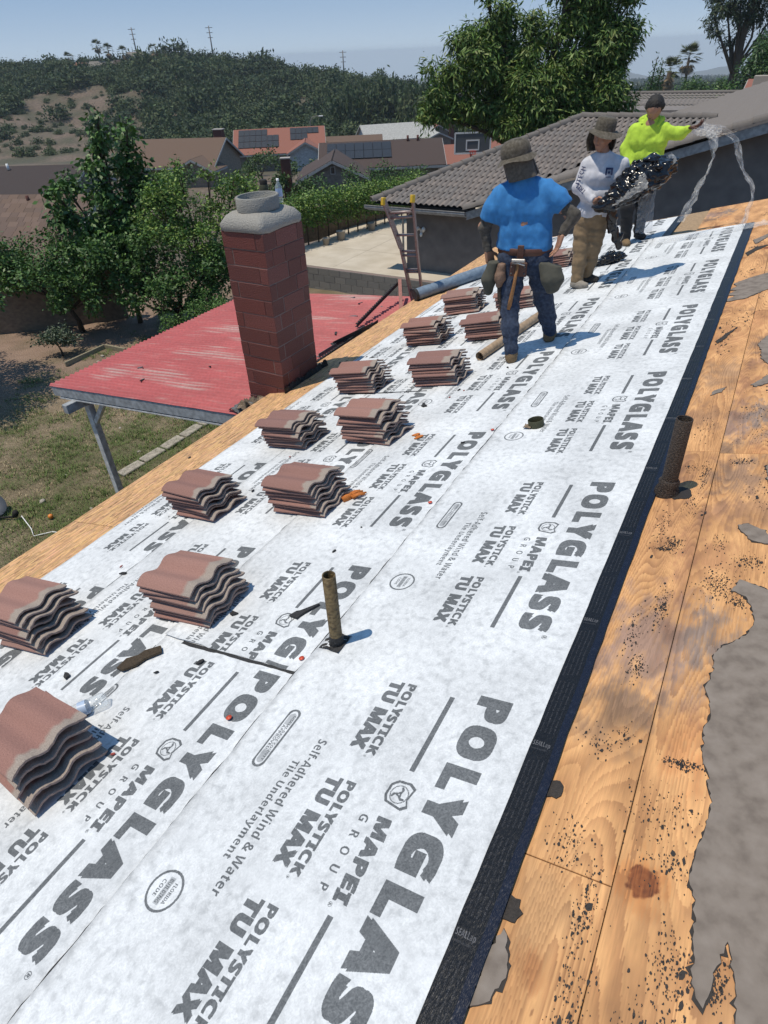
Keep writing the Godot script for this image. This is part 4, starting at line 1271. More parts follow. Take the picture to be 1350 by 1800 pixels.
func build_yard() -> void:
	# soil and dry lawn
	var n := FastNoiseLite.new()
	n.seed = 9
	n.frequency = 0.35
	n.fractal_octaves = 5
	var green := func(x: float, z: float) -> float:
		var g := n.get_noise_2d(x * 2.0, z * 2.0) * 0.9
		g += smoothstep(3.4, 0.6, Vector2((x + 8.0) * 1.0, (z + 5.6) * 0.55).length()) * 0.9 + smoothstep(2.2, 0.5, Vector2((x + 10.6) * 0.8, (z + 6.2) * 0.8).length()) * 0.35 + 0.1
		g -= smoothstep(1.3, 0.2, Vector2(x + 9.6, z + 5.0).length()) * 0.3
		return clampf(g, 0.0, 1.0)
	var st := begin(false)
	var P := []
	var C := []
	for i in 66:
		var c := []
		var cc := []
		for j in 100:
			var x := -19.0 + 15.5 * i / 65.0
			var z := 5.0 - 21.35 * j / 99.0
			c.append(Vector3(x, YARD + n.get_noise_2d(x * 3.0, z * 3.0) * 0.05, z))
			var g: float = green.call(x, z)
			var v := 1.0 + n.get_noise_2d(x * 9.0, z * 9.0) * 0.3
			var soil := Color(0.36, 0.275, 0.19) if n.get_noise_2d(x * 1.1 + 50.0, z * 1.1) > -0.05 else Color(0.28, 0.215, 0.14)
			if x < -13.0: soil = soil.lerp(Color(0.38, 0.265, 0.20), clampf((-13.0 - x) * 0.7, 0.0, 1.0))
			cc.append((soil * v).lerp(Color(0.11, 0.125, 0.045) * v, g * 0.7))
		P.append(c)
		C.append(cc)
	for i in 65:
		for j in 99:
			for q in [[0, 0], [1, 1], [1, 0], [0, 0], [0, 1], [1, 1]]:
				st.set_color(C[i + q[0]][j + q[1]])
				st.add_vertex(P[i + q[0]][j + q[1]])
	var m := mat(Color.WHITE, 1.0, ntex(55, 0.06, Color(0.55, 0.55, 0.55), Color(1, 1, 1), 512, 5), 0.9, 1.5)
	m.vertex_color_use_as_albedo = true
	ground("ground", done(st), m)
	# tufts of grass, dry and green
	for kind in 2:
		var blades := begin()
		var r := RandomNumberGenerator.new()
		r.seed = 4 + kind
		for b in 7:
			var a := r.randf() * TAU
			var d := Vector3(cos(a), 0, sin(a))
			var o := d * r.randf() * 0.02 + Vector3(r.randf_range(-0.02, 0.02), 0, r.randf_range(-0.02, 0.02))
			var h := r.randf_range(0.03, 0.06) * (1.0 if kind else 0.7)
			var side := d.cross(Vector3.UP) * 0.004
			tri(blades, o - side, o + side, o + d * h * r.randf_range(0.4, 1.2) + Vector3.UP * h)
		var bm := done(blades)
		var mm := MultiMesh.new()
		mm.transform_format = MultiMesh.TRANSFORM_3D
		mm.use_colors = true
		mm.mesh = bm
		var where := []
		for k in 60000:
			var x := r.randf_range(-14.5, -5.0)
			var z := r.randf_range(-12.5, 1.0)
			var g: float = green.call(x, z)
			if (r.randf() < g * 0.9) if kind else (r.randf() < 0.45 and r.randf() > g * 0.8 and x > -13.2):
				where.append(Vector3(x, YARD - 0.006, z))
			if where.size() > (22000 if kind else 16000): break
		mm.instance_count = where.size()
		for k in where.size():
			mm.set_instance_transform(k, Transform3D(Basis(Vector3.UP, r.randf() * TAU).scaled(Vector3.ONE * r.randf_range(0.6, 1.5)), where[k]))
			var t := r.randf_range(0.7, 1.3)
			mm.set_instance_color(k, Color(0.13 * t, 0.185 * t, 0.05 * t) if kind else Color(0.43 * t, 0.345 * t, 0.21 * t))
		var mi := MultiMeshInstance3D.new()
		mi.name = "grass" if kind else "dry_grass"
		mi.multimesh = mm
		var gm := mat(Color.WHITE, 0.8)
		gm.vertex_color_use_as_albedo = true
		mi.material_override = gm
		add_child(mi)
		tag(mi, "short green grass growing in patches across the yard" if kind else "straw-dry grass covering the bare parts of the yard", "grass", "", "stuff")
	# stepping strip, edging, stones
	M.slab = mat(lin(0.42, 0.38, 0.32), 0.95, M.mottle, 1.0, 0.5)
	for k in 5:
		st = begin()
		box(st, X(Vector3(-8.95, YARD + 0.02, -5.9 - k * 0.52), yaw(0.03 * k - 0.05)), Vector3(0.22, 0.05, 0.48), 0.012)
		solo("paving_strip", done(st), M.slab, "pale concrete edging strip laid in the grass beyond the patio post", "paving", Transform3D(), "pale edging strips in the grass")
	var ed := thing("planter_edging", "low timber edging boards making a corner round the planting bed", "edging", X(Vector3(-14.28, YARD, -9.8)))
	M.timber = mat(lin(0.33, 0.29, 0.20), 0.9, M.mottle, 2.0)
	st = begin()
	bar(st, Vector3(0, 0.05, 0), Vector3(0.05, 0.05, 1.25), 0.05, 0.12, 0.006)
	part(ed, "board", done(st), M.timber)
	st = begin()
	bar(st, Vector3(0.03, 0.05, -0.02), Vector3(0.75, 0.05, -0.05), 0.05, 0.12, 0.006)
	part(ed, "board", done(st), M.timber)
	# the bed's own wall of stucco block at the far side
	st = begin()
	bar(st, Vector3(-19.2, YARD + 0.8, -8.1), Vector3(-15.6, YARD + 0.8, -11.8), 0.2, 1.75, 0.01)
	M.tan_wall = mat(lin(0.26, 0.20, 0.145), 0.95, M.mottle, 0.8, 0.6)
	solo("garden_wall", done(st), M.tan_wall, "tan stucco garden wall behind the dark citrus tree", "wall", Transform3D(), "", "")
	# pale stones, an orange, paper bits
	M.stone = mat(lin(0.52, 0.47, 0.40), 0.9, M.speck, 4.0)
	for k in [[-9.55, -4.45, 0.07], [-13.9, -9.4, 0.06], [-13.7, -9.1, 0.05], [-8.6, -4.7, 0.04], [-9.3, -6.4, 0.05], [-10.4, -6.9, 0.045], [-8.3, -4.3, 0.03], [-11.2, -7.5, 0.05], [-9.9, -5.2, 0.03]]:
		st = begin()
		lathe(st, Transform3D(Basis(), Vector3.ZERO), [Vector2(0, 0), Vector2(k[2], 0.005), Vector2(k[2] * 0.9, k[2] * 0.35), Vector2(k[2] * 0.4, k[2] * 0.55), Vector2(0, k[2] * 0.5)], 7, 0.7)
		solo("pale_stone", done(st), M.stone, "small pale stone lying loose on the dry lawn", "stone", X(Vector3(k[0], YARD, k[1]), yaw(k[0] * 7.0)), "pale stones on the lawn")
	st = begin(false)
	lathe(st, Transform3D(), [Vector2(0.002, 0.0), Vector2(0.02, 0.003), Vector2(0.036, 0.018), Vector2(0.042, 0.042), Vector2(0.036, 0.066), Vector2(0.018, 0.08), Vector2(0.004, 0.081), Vector2(0, 0.078)], 16)
	M.fruit = mat(lin(0.62, 0.2, 0.03), 0.5)
	solo("orange", done(st), M.fruit, "fallen orange lying on the lawn near the satellite dish", "orange", X(Vector3(-8.97, YARD + 0.01, -4.2)))
	# satellite dish lying on its arm
	var dish := thing("satellite_dish", "dark grey satellite dish lying on the dry lawn with its arm out", "satellite dish", X(Vector3(-9.92, YARD, -3.80), yaw(0.35).scaled(Vector3.ONE * 0.85)))
	st = begin(false)
	var tilt := Transform3D(Basis(Vector3(0, 0, 1), -0.75), Vector3(-0.02, 0.25, 0.0))
	lathe(st, tilt, [Vector2(0, 0.0), Vector2(0.1, 0.006), Vector2(0.2, 0.028), Vector2(0.3, 0.065), Vector2(0.305, 0.06), Vector2(0.2, 0.018), Vector2(0, -0.012)], 28)
	M.dish = mat(lin(0.09, 0.095, 0.105), 0.45)
	part(dish, "reflector", done(st), M.dish)
	st = begin()
	bar(st, Vector3(-0.02, 0.05, 0.15), Vector3(0.50, 0.07, 0.05), 0.035, 0.03, 0.004)
	part(dish, "feed_arm", done(st), M.soot)
	st = begin(false)
	tube(st, [Vector3(0.52, 0.08, 0.05), Vector3(0.56, 0.17, 0.03), Vector3(0.58, 0.2, 0.03)], [0.05, 0.06, 0.03], 10)
	part(dish, "feed_horn", done(st), M.soot)
	st = begin(false)
	tube(st, [Vector3(0, 0.24, 0.02), Vector3(0.06, 0.1, 0.1), Vector3(0.15, 0.03, 0.16)], [0.025, 0.025, 0.025], 8)
	part(dish, "mount", done(st), M.dish)
	st = begin(false)
	tube(st, [Vector3(-9.35, YARD + 0.1, -3.95), Vector3(-9.0, YARD + 0.03, -3.85), Vector3(-8.8, YARD + 0.02, -3.75), Vector3(-8.6, YARD + 0.04, -3.95), Vector3(-8.3, YARD + 0.03, -4.05), Vector3(-8.0, YARD + 0.03, -3.9)], [0.008], 6)
	solo("coax_cable", done(st), M.white, "thin white coax cable trailing over the lawn from the dish", "cable")

# one course of wavy tiles, seen close to edge-on, as a continuous slope: x up the slope, z across
func wavy_slope(run: float, across: float, step: float, pitch: float, amp: float) -> ArrayMesh:
	var st := begin(false)
	var rows := int(run / step)
	var waves := int(across / pitch)
	for r in rows:
		var P := []
		for k in 2:
			var c := []
			for j in waves * 6 + 1:
				var z := -across * 0.5 + across * j / (waves * 6.0)
				c.append(Vector3((r + k) * step + (0.02 if k else 0.0), amp * (0.5 - 0.5 * cos(TAU * j / 6.0)) + (0.045 if k == 0 else 0.0), -z))
			P.append(c)
		grid(st, P)
	return done(st)

func cap_tile() -> ArrayMesh:      # half-round ridge tile, length along x
	var st := begin(false)
	var P := []
	for i in 5:
		var c := []
		for j in 9:
			var a := PI * j / 8.0
			var r: float = [0.125, 0.128, 0.122, 0.118, 0.115][i]
			c.append(Vector3([0.0, 0.004, 0.02, 0.25, 0.42][i], sin(a) * r * 0.95 - (0.012 if i == 0 else 0.0), cos(a) * r))
		P.append(c)
	grid(st, P)
	for j in 8:
		q4(st, P[0][j + 1], P[0][j], Vector3(0, 0, P[0][j].z * 0.85), Vector3(0, 0, P[0][j + 1].z * 0.85))
	return done(st)

func build_neighbour() -> void:
	var N := thing("neighbour_house", "neighbouring house with grey-brown wavy tile roof and dark stucco walls", "house", X(Vector3(-7.07, 0.27, -16.72)))
	var O := -N.position
	var tex := ntex(35, 0.1, Color(0.7, 0.68, 0.66), Color(1, 1, 1), 512, 4)
	var tm := []
	for c in [lin(0.232, 0.208, 0.195), lin(0.205, 0.185, 0.174), lin(0.255, 0.225, 0.208), lin(0.22, 0.204, 0.196)]:
		var m := mat(c, 0.85, tex, 1.2, 0.2)
		m.vertex_color_use_as_albedo = true
		tm.append(m)
	M.nb_tile = mat(lin(0.225, 0.206, 0.194), 0.85, tex, 0.8, 0.2)
	M.nb_cap = mat(lin(0.19, 0.175, 0.166), 0.85, tex, 1.2, 0.2)
	M.nb_wall = mat(lin(0.21, 0.187, 0.174), 0.95, M.soft, 0.5, 0.12)
	M.nb_trim = mat(lin(0.46, 0.46, 0.46), 0.6, M.mottle, 0.7)
	M.underlay = mat(lin(0.03, 0.028, 0.026), 0.95)
	var pitch := atan(0.3)
	var up := Vector3(0, sin(pitch), -cos(pitch))
	var nr := Vector3(0, cos(pitch), sin(pitch))
	var B := Basis(up, nr, Vector3(1, 0, 0))
	var E := Vector3(0, 2.15, -16.72)
	var st := begin()
	tri(st, Vector3(-9.95, 2.13, -16.72) + O, Vector3(-7.0, 2.13, -16.72) + O, Vector3(-2.0, 3.75, -22.1) + O)
	tri(st, Vector3(-9.95, 2.13, -16.72) + O, Vector3(-2.0, 3.75, -22.1) + O, Vector3(-5.7, 3.75, -22.1) + O)
	tri(st, Vector3(-9.95, 2.13, -16.72) + O, Vector3(-5.7, 3.75, -22.1) + O, Vector3(-9.95, 2.13, -27.0) + O)
	tri(st, Vector3(-9.95, 2.13, -27.0) + O, Vector3(-5.7, 3.75, -22.1) + O, Vector3(-2.0, 3.75, -22.1) + O)
	tri(st, Vector3(-9.95, 2.13, -27.0) + O, Vector3(-2.0, 3.75, -22.1) + O, Vector3(-2.0, 2.13, -27.0) + O)
	var roof := part(N, "roof", done(st), M.underlay)
	var meshes := []
	for k in 3: meshes.append(tile_mesh(0.42, 0.345, 0.016, 0.045, 90 + k, 0.0, Color.WHITE, Color.WHITE))
	for r in 17:
		var d := r * 0.332
		var run := d * cos(pitch)
		var xl := -9.92 + run * 0.79
		var xr := -7.0 + run * 0.94
		var nx := int((xr - xl) / 0.335)
		for k in nx + 1:
			var x := xr - 0.168 - k * 0.335
			if x < xl + 0.02: continue
			var p := Vector3(x, E.y, E.z) + up * (d + 0.18) + nr * 0.03
			part(roof, "tile", meshes[rng.randi() % 3], tm[rng.randi() % 4], X(p + O + nr * rng.randf_range(0, 0.004), B * Basis(Vector3(0, 0, 1), -0.045)))
	var cap := cap_tile()
	var run_caps := func(a: Vector3, b: Vector3, lift: float, called: String) -> void:
		var d := (b - a)
		var L := d.length()
		d /= L
		var side := d.cross(Vector3.UP).normalized()
		var bs := Basis(d, side.cross(d), side)
		for k in int(L / 0.37):
			part(roof, called, cap, M.nb_cap, X(a + d * (k * 0.37) + Vector3.UP * lift + O, bs * Basis(Vector3(0, 0, 1), -0.04)))
	run_caps.call(Vector3(-10.0, 2.15, -16.70), Vector3(-5.7, 3.78, -22.1), 0.05, "hip_tile")
	run_caps.call(Vector3(-5.7, 3.78, -22.1), Vector3(-1.9, 3.78, -22.1), 0.05, "ridge_tile")
	# the big slope behind the rake, nearly edge-on from here
	var p2 := atan(0.32)
	var d2 := Vector3(cos(p2), sin(p2), 0)
	var n2 := Vector3(-sin(p2), cos(p2), 0)
	part(roof, "tiled_slope", wavy_slope(11.5, 21.0, 0.34, 0.17, 0.03), M.nb_tile, X(Vector3(-7.0, 2.17, -27.3) + O, Basis(d2, n2, Vector3(0, 0, 1))), "stuff")
	run_caps.call(Vector3(-7.12, 2.13, -16.72), Vector3(3.5, 5.5, -16.72), 0.02, "rake_tile")
	# fascia, gutter, soffit, walls
	st = begin()
	bar(st, Vector3(-7.07, 1.98, -16.74) + O, Vector3(3.5, 5.34, -16.74) + O, 0.04, 0.19, 0.004)
	part(N, "rake_board", done(st), M.nb_trim)
	st = begin()
	var gp := [Vector2(0.0, 0.0), Vector2(0.09, 0.0), Vector2(0.125, 0.06), Vector2(0.11, 0.075), Vector2(0.135, 0.115), Vector2(0.12, 0.118), Vector2(0.1, 0.08), Vector2(0.0, 0.015)]
	for k in gp.size():
		var a: Vector2 = gp[k]
		var b: Vector2 = gp[(k + 1) % gp.size()]
		q4(st, Vector3(-10.2, 1.98 + a.y, -16.72 + a.x) + O, Vector3(-7.06, 1.98 + a.y, -16.72 + a.x) + O, Vector3(-7.06, 1.98 + b.y, -16.72 + b.x) + O, Vector3(-10.2, 1.98 + b.y, -16.72 + b.x) + O)
	part(N, "gutter", done(st), M.nb_trim)
	st = begin()
	box(st, X(Vector3(-8.6, 1.95, -16.98) + O), Vector3(3.1, 0.02, 0.5))
	bar(st, Vector3(-7.07, 1.885, -16.98) + O, Vector3(3.5, 5.245, -16.98) + O, 0.48, 0.02)
	part(N, "soffit", done(st), M.nb_trim)
	st = begin()
	var wz := -17.22
	var poly := PackedVector2Array([Vector2(-9.15, -0.3), Vector2(4.0, -0.3), Vector2(4.0, 5.36), Vector2(-6.95, 1.93), Vector2(-9.15, 1.93)])
	slab(st, poly, func(v: Vector2, l: float) -> Vector3: return Vector3(v.x, v.y, wz + l) + O, 0.0, -0.15)
	box(st, X(Vector3(-9.08, 0.8, -19.7) + O), Vector3(0.14, 2.26, 4.9))
	part(N, "stucco_wall", done(st), M.nb_wall)
	st = begin(false)
	tube(st, [Vector3(-9.4, 1.98, -16.66) + O, Vector3(-9.35, 1.85, -16.75) + O, Vector3(-9.22, 1.72, -17.12) + O, Vector3(-9.22, 0.3, -17.14) + O], [0.035], 6)
	part(N, "downspout", done(st), M.nb_trim)
	var lamp := thing("flood_light", "white twin-head flood light fixed on the dark stucco wall", "light fixture", X(Vector3(-8.62, 1.40, -17.2)))
	st = begin(false)
	lathe(st, X(Vector3.ZERO, Basis(Vector3(1, 0, 0), PI / 2)), [Vector2(0, 0.05), Vector2(0.06, 0.04), Vector2(0.065, 0)], 14)
	part(lamp, "back_plate", done(st), M.white)
	for sx in [-1.0, 1.0]:
		st = begin(false)
		tube(st, [Vector3(sx * 0.04, 0.03, 0.05), Vector3(sx * 0.09, 0.08, 0.10), Vector3(sx * 0.11, 0.06, 0.17)], [0.02, 0.05, 0.06], 10)
		part(lamp, "lamp_head", done(st), M.white)
	st = begin(false)
	tube(st, [Vector3(0, -0.02, 0.05), Vector3(0, -0.09, 0.09), Vector3(0, -0.14, 0.09)], [0.025, 0.045, 0.03], 10)
	part(lamp, "sensor", done(st), M.white)
	# raised concrete pad held by a wall of grey blocks
	st = begin()
	box(st, X(Vector3(-9.5, -0.1, -21.35)), Vector3(8.6, 0.74, 9.9))
	M.pad = mat(lin(0.50, 0.45, 0.375), 0.9, ntex(41, 0.01, Color(0.9, 0.89, 0.87), Color(1, 1, 1), 512, 5), 0.21, 0.1)
	ground("pavement", done(st), M.pad)
	st = begin()
	for k in 2: box(st, X(Vector3(-9.5, 0.2705, -18.6 - k * 2.2)), Vector3(8.6, 0.002, 0.012))
	box(st, X(Vector3(-11.4, 0.2708, -21.0)), Vector3(0.012, 0.002, 9.0))
	M.joint = mat(lin(0.24, 0.21, 0.17), 0.95)
	ground("pavement_joints", done(st), M.joint)
	var W := thing("block_wall", "low retaining wall of grey concrete blocks below the pale pad", "wall", X(Vector3(-9.5, -0.5, -16.33)))
	M.block = mat(lin(0.30, 0.285, 0.265), 0.95, M.speck, 1.4, 0.6)
	M.block2 = mat(lin(0.335, 0.315, 0.29), 0.95, M.speck, 1.5, 0.6)
	M.block3 = mat(lin(0.27, 0.26, 0.245), 0.95, M.speck, 1.3, 0.6)
	part(W, "mortar_core", boxm(Vector3(8.6, 1.12, 0.125)), M.mortar, X(Vector3(0, 0.2, 0.0)))
	var bm := boxm(Vector3(0.392, 0.192, 0.14), 0.004)
	for r in 6:
		for k in 22:
			var x := -4.3 + 0.2 + k * 0.4 - (0.2 if r % 2 else 0.0)
			if x > 4.25: continue
			part(W, "block", bm, [M.block, M.block2, M.block3][rng.randi() % 3], X(Vector3(x, 0.66 - r * 0.2, 0.004 + rng.randf_range(-0.002, 0.003))))
	# ladder standing past our eave
	var L := thing("ladder", "weathered aluminium ladder with flared yellow-capped ends standing against the eave", "ladder", X(Vector3(-4.1, YARD, -9.0)))
	var LO := -L.position
	M.alu = mat(lin(0.36, 0.295, 0.28), 0.45, M.mottle, 4.0)
	M.alu.metallic = 0.35
	M.yellow = mat(lin(0.55, 0.36, 0.02), 0.6)
	var tops := [Vector3(-4.37, 4.07, -7.60), Vector3(-3.955, 4.12, -7.62)]
	var kink := [Vector3(-4.235, 3.45, -7.80), Vector3(-4.00, 3.46, -7.82)]
	var eave := [Vector3(-4.195, 2.72, -8.03), Vector3(-4.035, 2.74, -8.05)]
	var feet := [Vector3(-4.19, YARD, -9.05), Vector3(-4.03, YARD, -9.05)]
	for k in 2:
		st = begin()
		bar(st, feet[k] + LO, eave[k] + LO, 0.026, 0.06, 0.003)
		bar(st, eave[k] + LO, kink[k] + LO, 0.026, 0.06, 0.003)
		bar(st, kink[k] + LO, tops[k] + LO, 0.03, 0.065, 0.003)
		part(L, "rail", done(st), M.alu)
		st = begin()
		bar(st, tops[k] + LO - Vector3(0, 0.06, -0.015), tops[k] + LO + Vector3(0, 0.03, 0.0), 0.04, 0.075, 0.006)
		part(L, "end_cap", done(st), M.yellow)
		st = begin()
		bar(st, tops[k].lerp(kink[k], 0.15) + LO, tops[k].lerp(kink[k], 0.36).lerp(tops[1 - k].lerp(kink[1 - k], 0.36), 0.3) + LO, 0.015, 0.02)
		part(L, "brace", done(st), M.alu)
	for t in [0.26, 0.36, 0.72]:
		st = begin(false)
		tube(st, [tops[0].lerp(kink[0], t) + LO, tops[1].lerp(kink[1], t) + LO], [0.017], 8)
		part(L, "rung", done(st), M.alu)
	for t in [0.06, 0.14, 0.42, 0.47, 0.85]:
		st = begin(false)
		tube(st, [kink[0].lerp(eave[0], t) + LO, kink[1].lerp(eave[1], t) + LO], [0.017], 8)
		part(L, "rung", done(st), M.alu)
	for t in 9:
		st = begin(false)
		tube(st, [eave[0].lerp(feet[0], (t + 0.6) / 10.0) + LO, eave[1].lerp(feet[1], (t + 0.6) / 10.0) + LO], [0.017], 8)
		part(L, "rung", done(st), M.alu)
	# basketball hoop beyond
	var hb := thing("basketball_hoop", "basketball backboard with white square and red rim beyond the tile roof", "basketball hoop", X(Vector3(-18.0, -2.2, -43.2), yaw(0.5)))
	M.glass_board = mat(lin(0.12, 0.13, 0.14), 0.25)
	part(hb, "backboard", boxm(Vector3(2.3, 1.15, 0.03), 0.004), M.glass_board, X(Vector3(0, 2.85, 0)))
	st = begin()
	for e in [[0, 0.575, 2.36, 0.09], [0, -0.575, 2.36, 0.09], [-1.15, 0, 0.09, 1.15], [1.15, 0, 0.09, 1.15], [-0.4, -0.12, 0.08, 0.55], [0.4, -0.12, 0.08, 0.55], [0, 0.15, 0.88, 0.08], [0, -0.39, 0.88, 0.08]]:
		box(st, X(Vector3(e[0], 2.85 + e[1], 0.02)), Vector3(e[2], e[3], 0.022))
	part(hb, "white_lines", done(st), M.white)
	st = begin(false)
	var ring := []
	for k in 17: ring.append(Vector3(cos(TAU * k / 16.0) * 0.23, 2.42, 0.28 + sin(TAU * k / 16.0) * 0.23))
	tube(st, ring, [0.012], 6, false)
	M.rim = mat(lin(0.45, 0.06, 0.04), 0.5)
	part(hb, "rim", done(st), M.rim)
	st = begin(false)
	for k in 8:
		var a := TAU * k / 8.0
		tube(st, [Vector3(cos(a) * 0.23, 2.41, 0.28 + sin(a) * 0.23), Vector3(cos(a + 0.4) * 0.13, 2.02, 0.28 + sin(a + 0.4) * 0.13)], [0.008], 4, false)
		tube(st, [Vector3(cos(a) * 0.23, 2.41, 0.28 + sin(a) * 0.23), Vector3(cos(a - 0.4) * 0.13, 2.02, 0.28 + sin(a - 0.4) * 0.13)], [0.008], 4, false)
	part(hb, "net", done(st), M.rim)
	st = begin(false)
	tube(st, [Vector3(0, 0, -0.7), Vector3(0, 2.4, -0.7), Vector3(0, 2.85, -0.03)], [0.07, 0.07, 0.05], 8)
	part(hb, "pole", done(st), M.dish)

# ================================================================ plants
# leaf-sized faces spread through clumps: each clump is [centre, radius]
func leaf_mesh(clumps: Array, count: int, size: float, aspect: float, tones: Array, sd: int, droop := 0.0, shell := 0.55) -> ArrayMesh:
	var r := RandomNumberGenerator.new()
	r.seed = sd
	var V := PackedVector3Array()
	var Nn := PackedVector3Array()
	var C := PackedColorArray()
	var I := PackedInt32Array()
	var acc := []
	var total := 0.0
	for c in clumps:
		total += c[1] * c[1]
		acc.append(total)
	for k in count:
		var t := r.randf() * total
		var ci := 0
		while acc[ci] < t and ci < acc.size() - 1: ci += 1
		var c: Array = clumps[ci]
		var d := Vector3(r.randfn(), r.randfn(), r.randfn()).normalized()
		var p: Vector3 = c[0] + d * c[1] * (shell + (1.0 - shell) * sqrt(r.randf())) * Vector3(1, 0.85, 1) + Vector3(r.randfn(), r.randfn(), r.randfn()) * size * 0.6
		var ax := (Vector3(r.randfn(), r.randfn() * 0.6, r.randfn()) + d * 0.9 + Vector3(0, -droop, 0)).normalized()
		var nn := (Vector3(r.randfn(), r.randfn(), r.randfn()) * 0.7 + d + Vector3(0, 0.5, 0))
		nn = (nn - ax * nn.dot(ax)).normalized()
		var side := ax.cross(nn)
		var s := size * r.randf_range(0.65, 1.35)
		var w := s * aspect
		var b := V.size()
		var bend := nn * s * 0.12
		V.append(p); V.append(p + ax * s * 0.5 + side * w * 0.5 - bend * 0.3); V.append(p + ax * s - bend); V.append(p + ax * s * 0.5 - side * w * 0.5 - bend * 0.3)
		var tone: Color = tones[r.randi() % tones.size()] * r.randf_range(0.95, 1.6) * Color(0.86, 1.06, 1.0)
		for j in 4:
			Nn.append(nn)
			C.append(tone)
		I.append_array([b, b + 2, b + 1, b, b + 3, b + 2])
	var arr := []
	arr.resize(Mesh.ARRAY_MAX)
	arr[Mesh.ARRAY_VERTEX] = V
	arr[Mesh.ARRAY_NORMAL] = Nn
	arr[Mesh.ARRAY_COLOR] = C
	arr[Mesh.ARRAY_INDEX] = I
	var m := ArrayMesh.new()
	m.add_surface_from_arrays(Mesh.PRIMITIVE_TRIANGLES, arr)
	return m

func leaf_mat(gloss := 0.55) -> StandardMaterial3D:
	var m := mat(Color.WHITE, gloss, null, 1.0, 0.0, 0.4)
	m.vertex_color_use_as_albedo = true
	m.backlight_enabled = true
	m.backlight = lin(0.16, 0.21, 0.05)
	return m

# trunk with limbs reaching into the clumps, all relative to the root
func wood_mesh(root: Vector3, clumps: Array, r0: float, sd: int) -> ArrayMesh:
	var r := RandomNumberGenerator.new()
	r.seed = sd
	var st := begin(false)
	var mid := Vector3.ZERO
	var low := 1e9
	for c in clumps:
		mid += c[0] / clumps.size()
		low = minf(low, c[0].y)
	var fork := root.lerp(Vector3(mid.x, low, mid.z), 0.55)
	tube(st, [root - Vector3(0, 0.1, 0), root.lerp(fork, 0.5) + Vector3(r.randfn(), 0, r.randfn()) * r0 * 0.6, fork], [r0 * 1.25, r0, r0 * 0.85], 8)
	for c in clumps:
		var e: Vector3 = c[0]
		var m: Vector3 = fork.lerp(e, 0.5) + Vector3(r.randfn(), r.randfn(), r.randfn()) * c[1] * 0.2
		tube(st, [fork, m, e], [r0 * 0.6, r0 * 0.4, r0 * 0.15], 6)
		for k in 3:
			var d: Vector3 = Vector3(r.randfn(), r.randfn(), r.randfn()).normalized() * c[1] * 0.8
			tube(st, [m.lerp(e, 0.5), e + d * 0.5, e + d], [r0 * 0.2, r0 * 0.13, r0 * 0.06], 5)
	return done(st)

func tree(called: String, label: String, category: String, root: Vector3, clumps: Array, count: int, size: float, aspect: float, tones: Array, sd: int, r0: float, gm: Material, group := "", droop := 0.0, shell := 0.55, frayed := 5) -> Node3D:
	var o := thing(called, label, category, X(root), group)
	var rel := []
	for c in clumps: rel.append([c[0] - root, c[1]])
	part(o, "trunk", wood_mesh(Vector3.ZERO, rel, r0, sd), M.trunk)
	if frayed > 0: rel = fray(rel, frayed, sd)
	part(o, "crown", leaf_mesh(rel, count, size, aspect, tones, sd, droop, shell), gm)
	return o

func cl(list: Array) -> Array:
	var o := []
	for c in list: o.append([Vector3(c[0], c[1], c[2]), c[3]])
	return o

# each clump broken into smaller ones of uneven size, so that the outline is ragged and gaps show
func fray(list: Array, n: int, sd: int, share := 0.5) -> Array:
	var r := RandomNumberGenerator.new()
	r.seed = sd
	var o := []
	for c in list:
		o.append([c[0], c[1] * 0.6])
		for k in n:
			var d := Vector3(r.randfn(), r.randfn() * 0.8, r.randfn()).normalized()
			o.append([c[0] + d * c[1] * r.randf_range(0.55, 1.1), c[1] * share * r.randf_range(0.45, 1.1)])
	return o

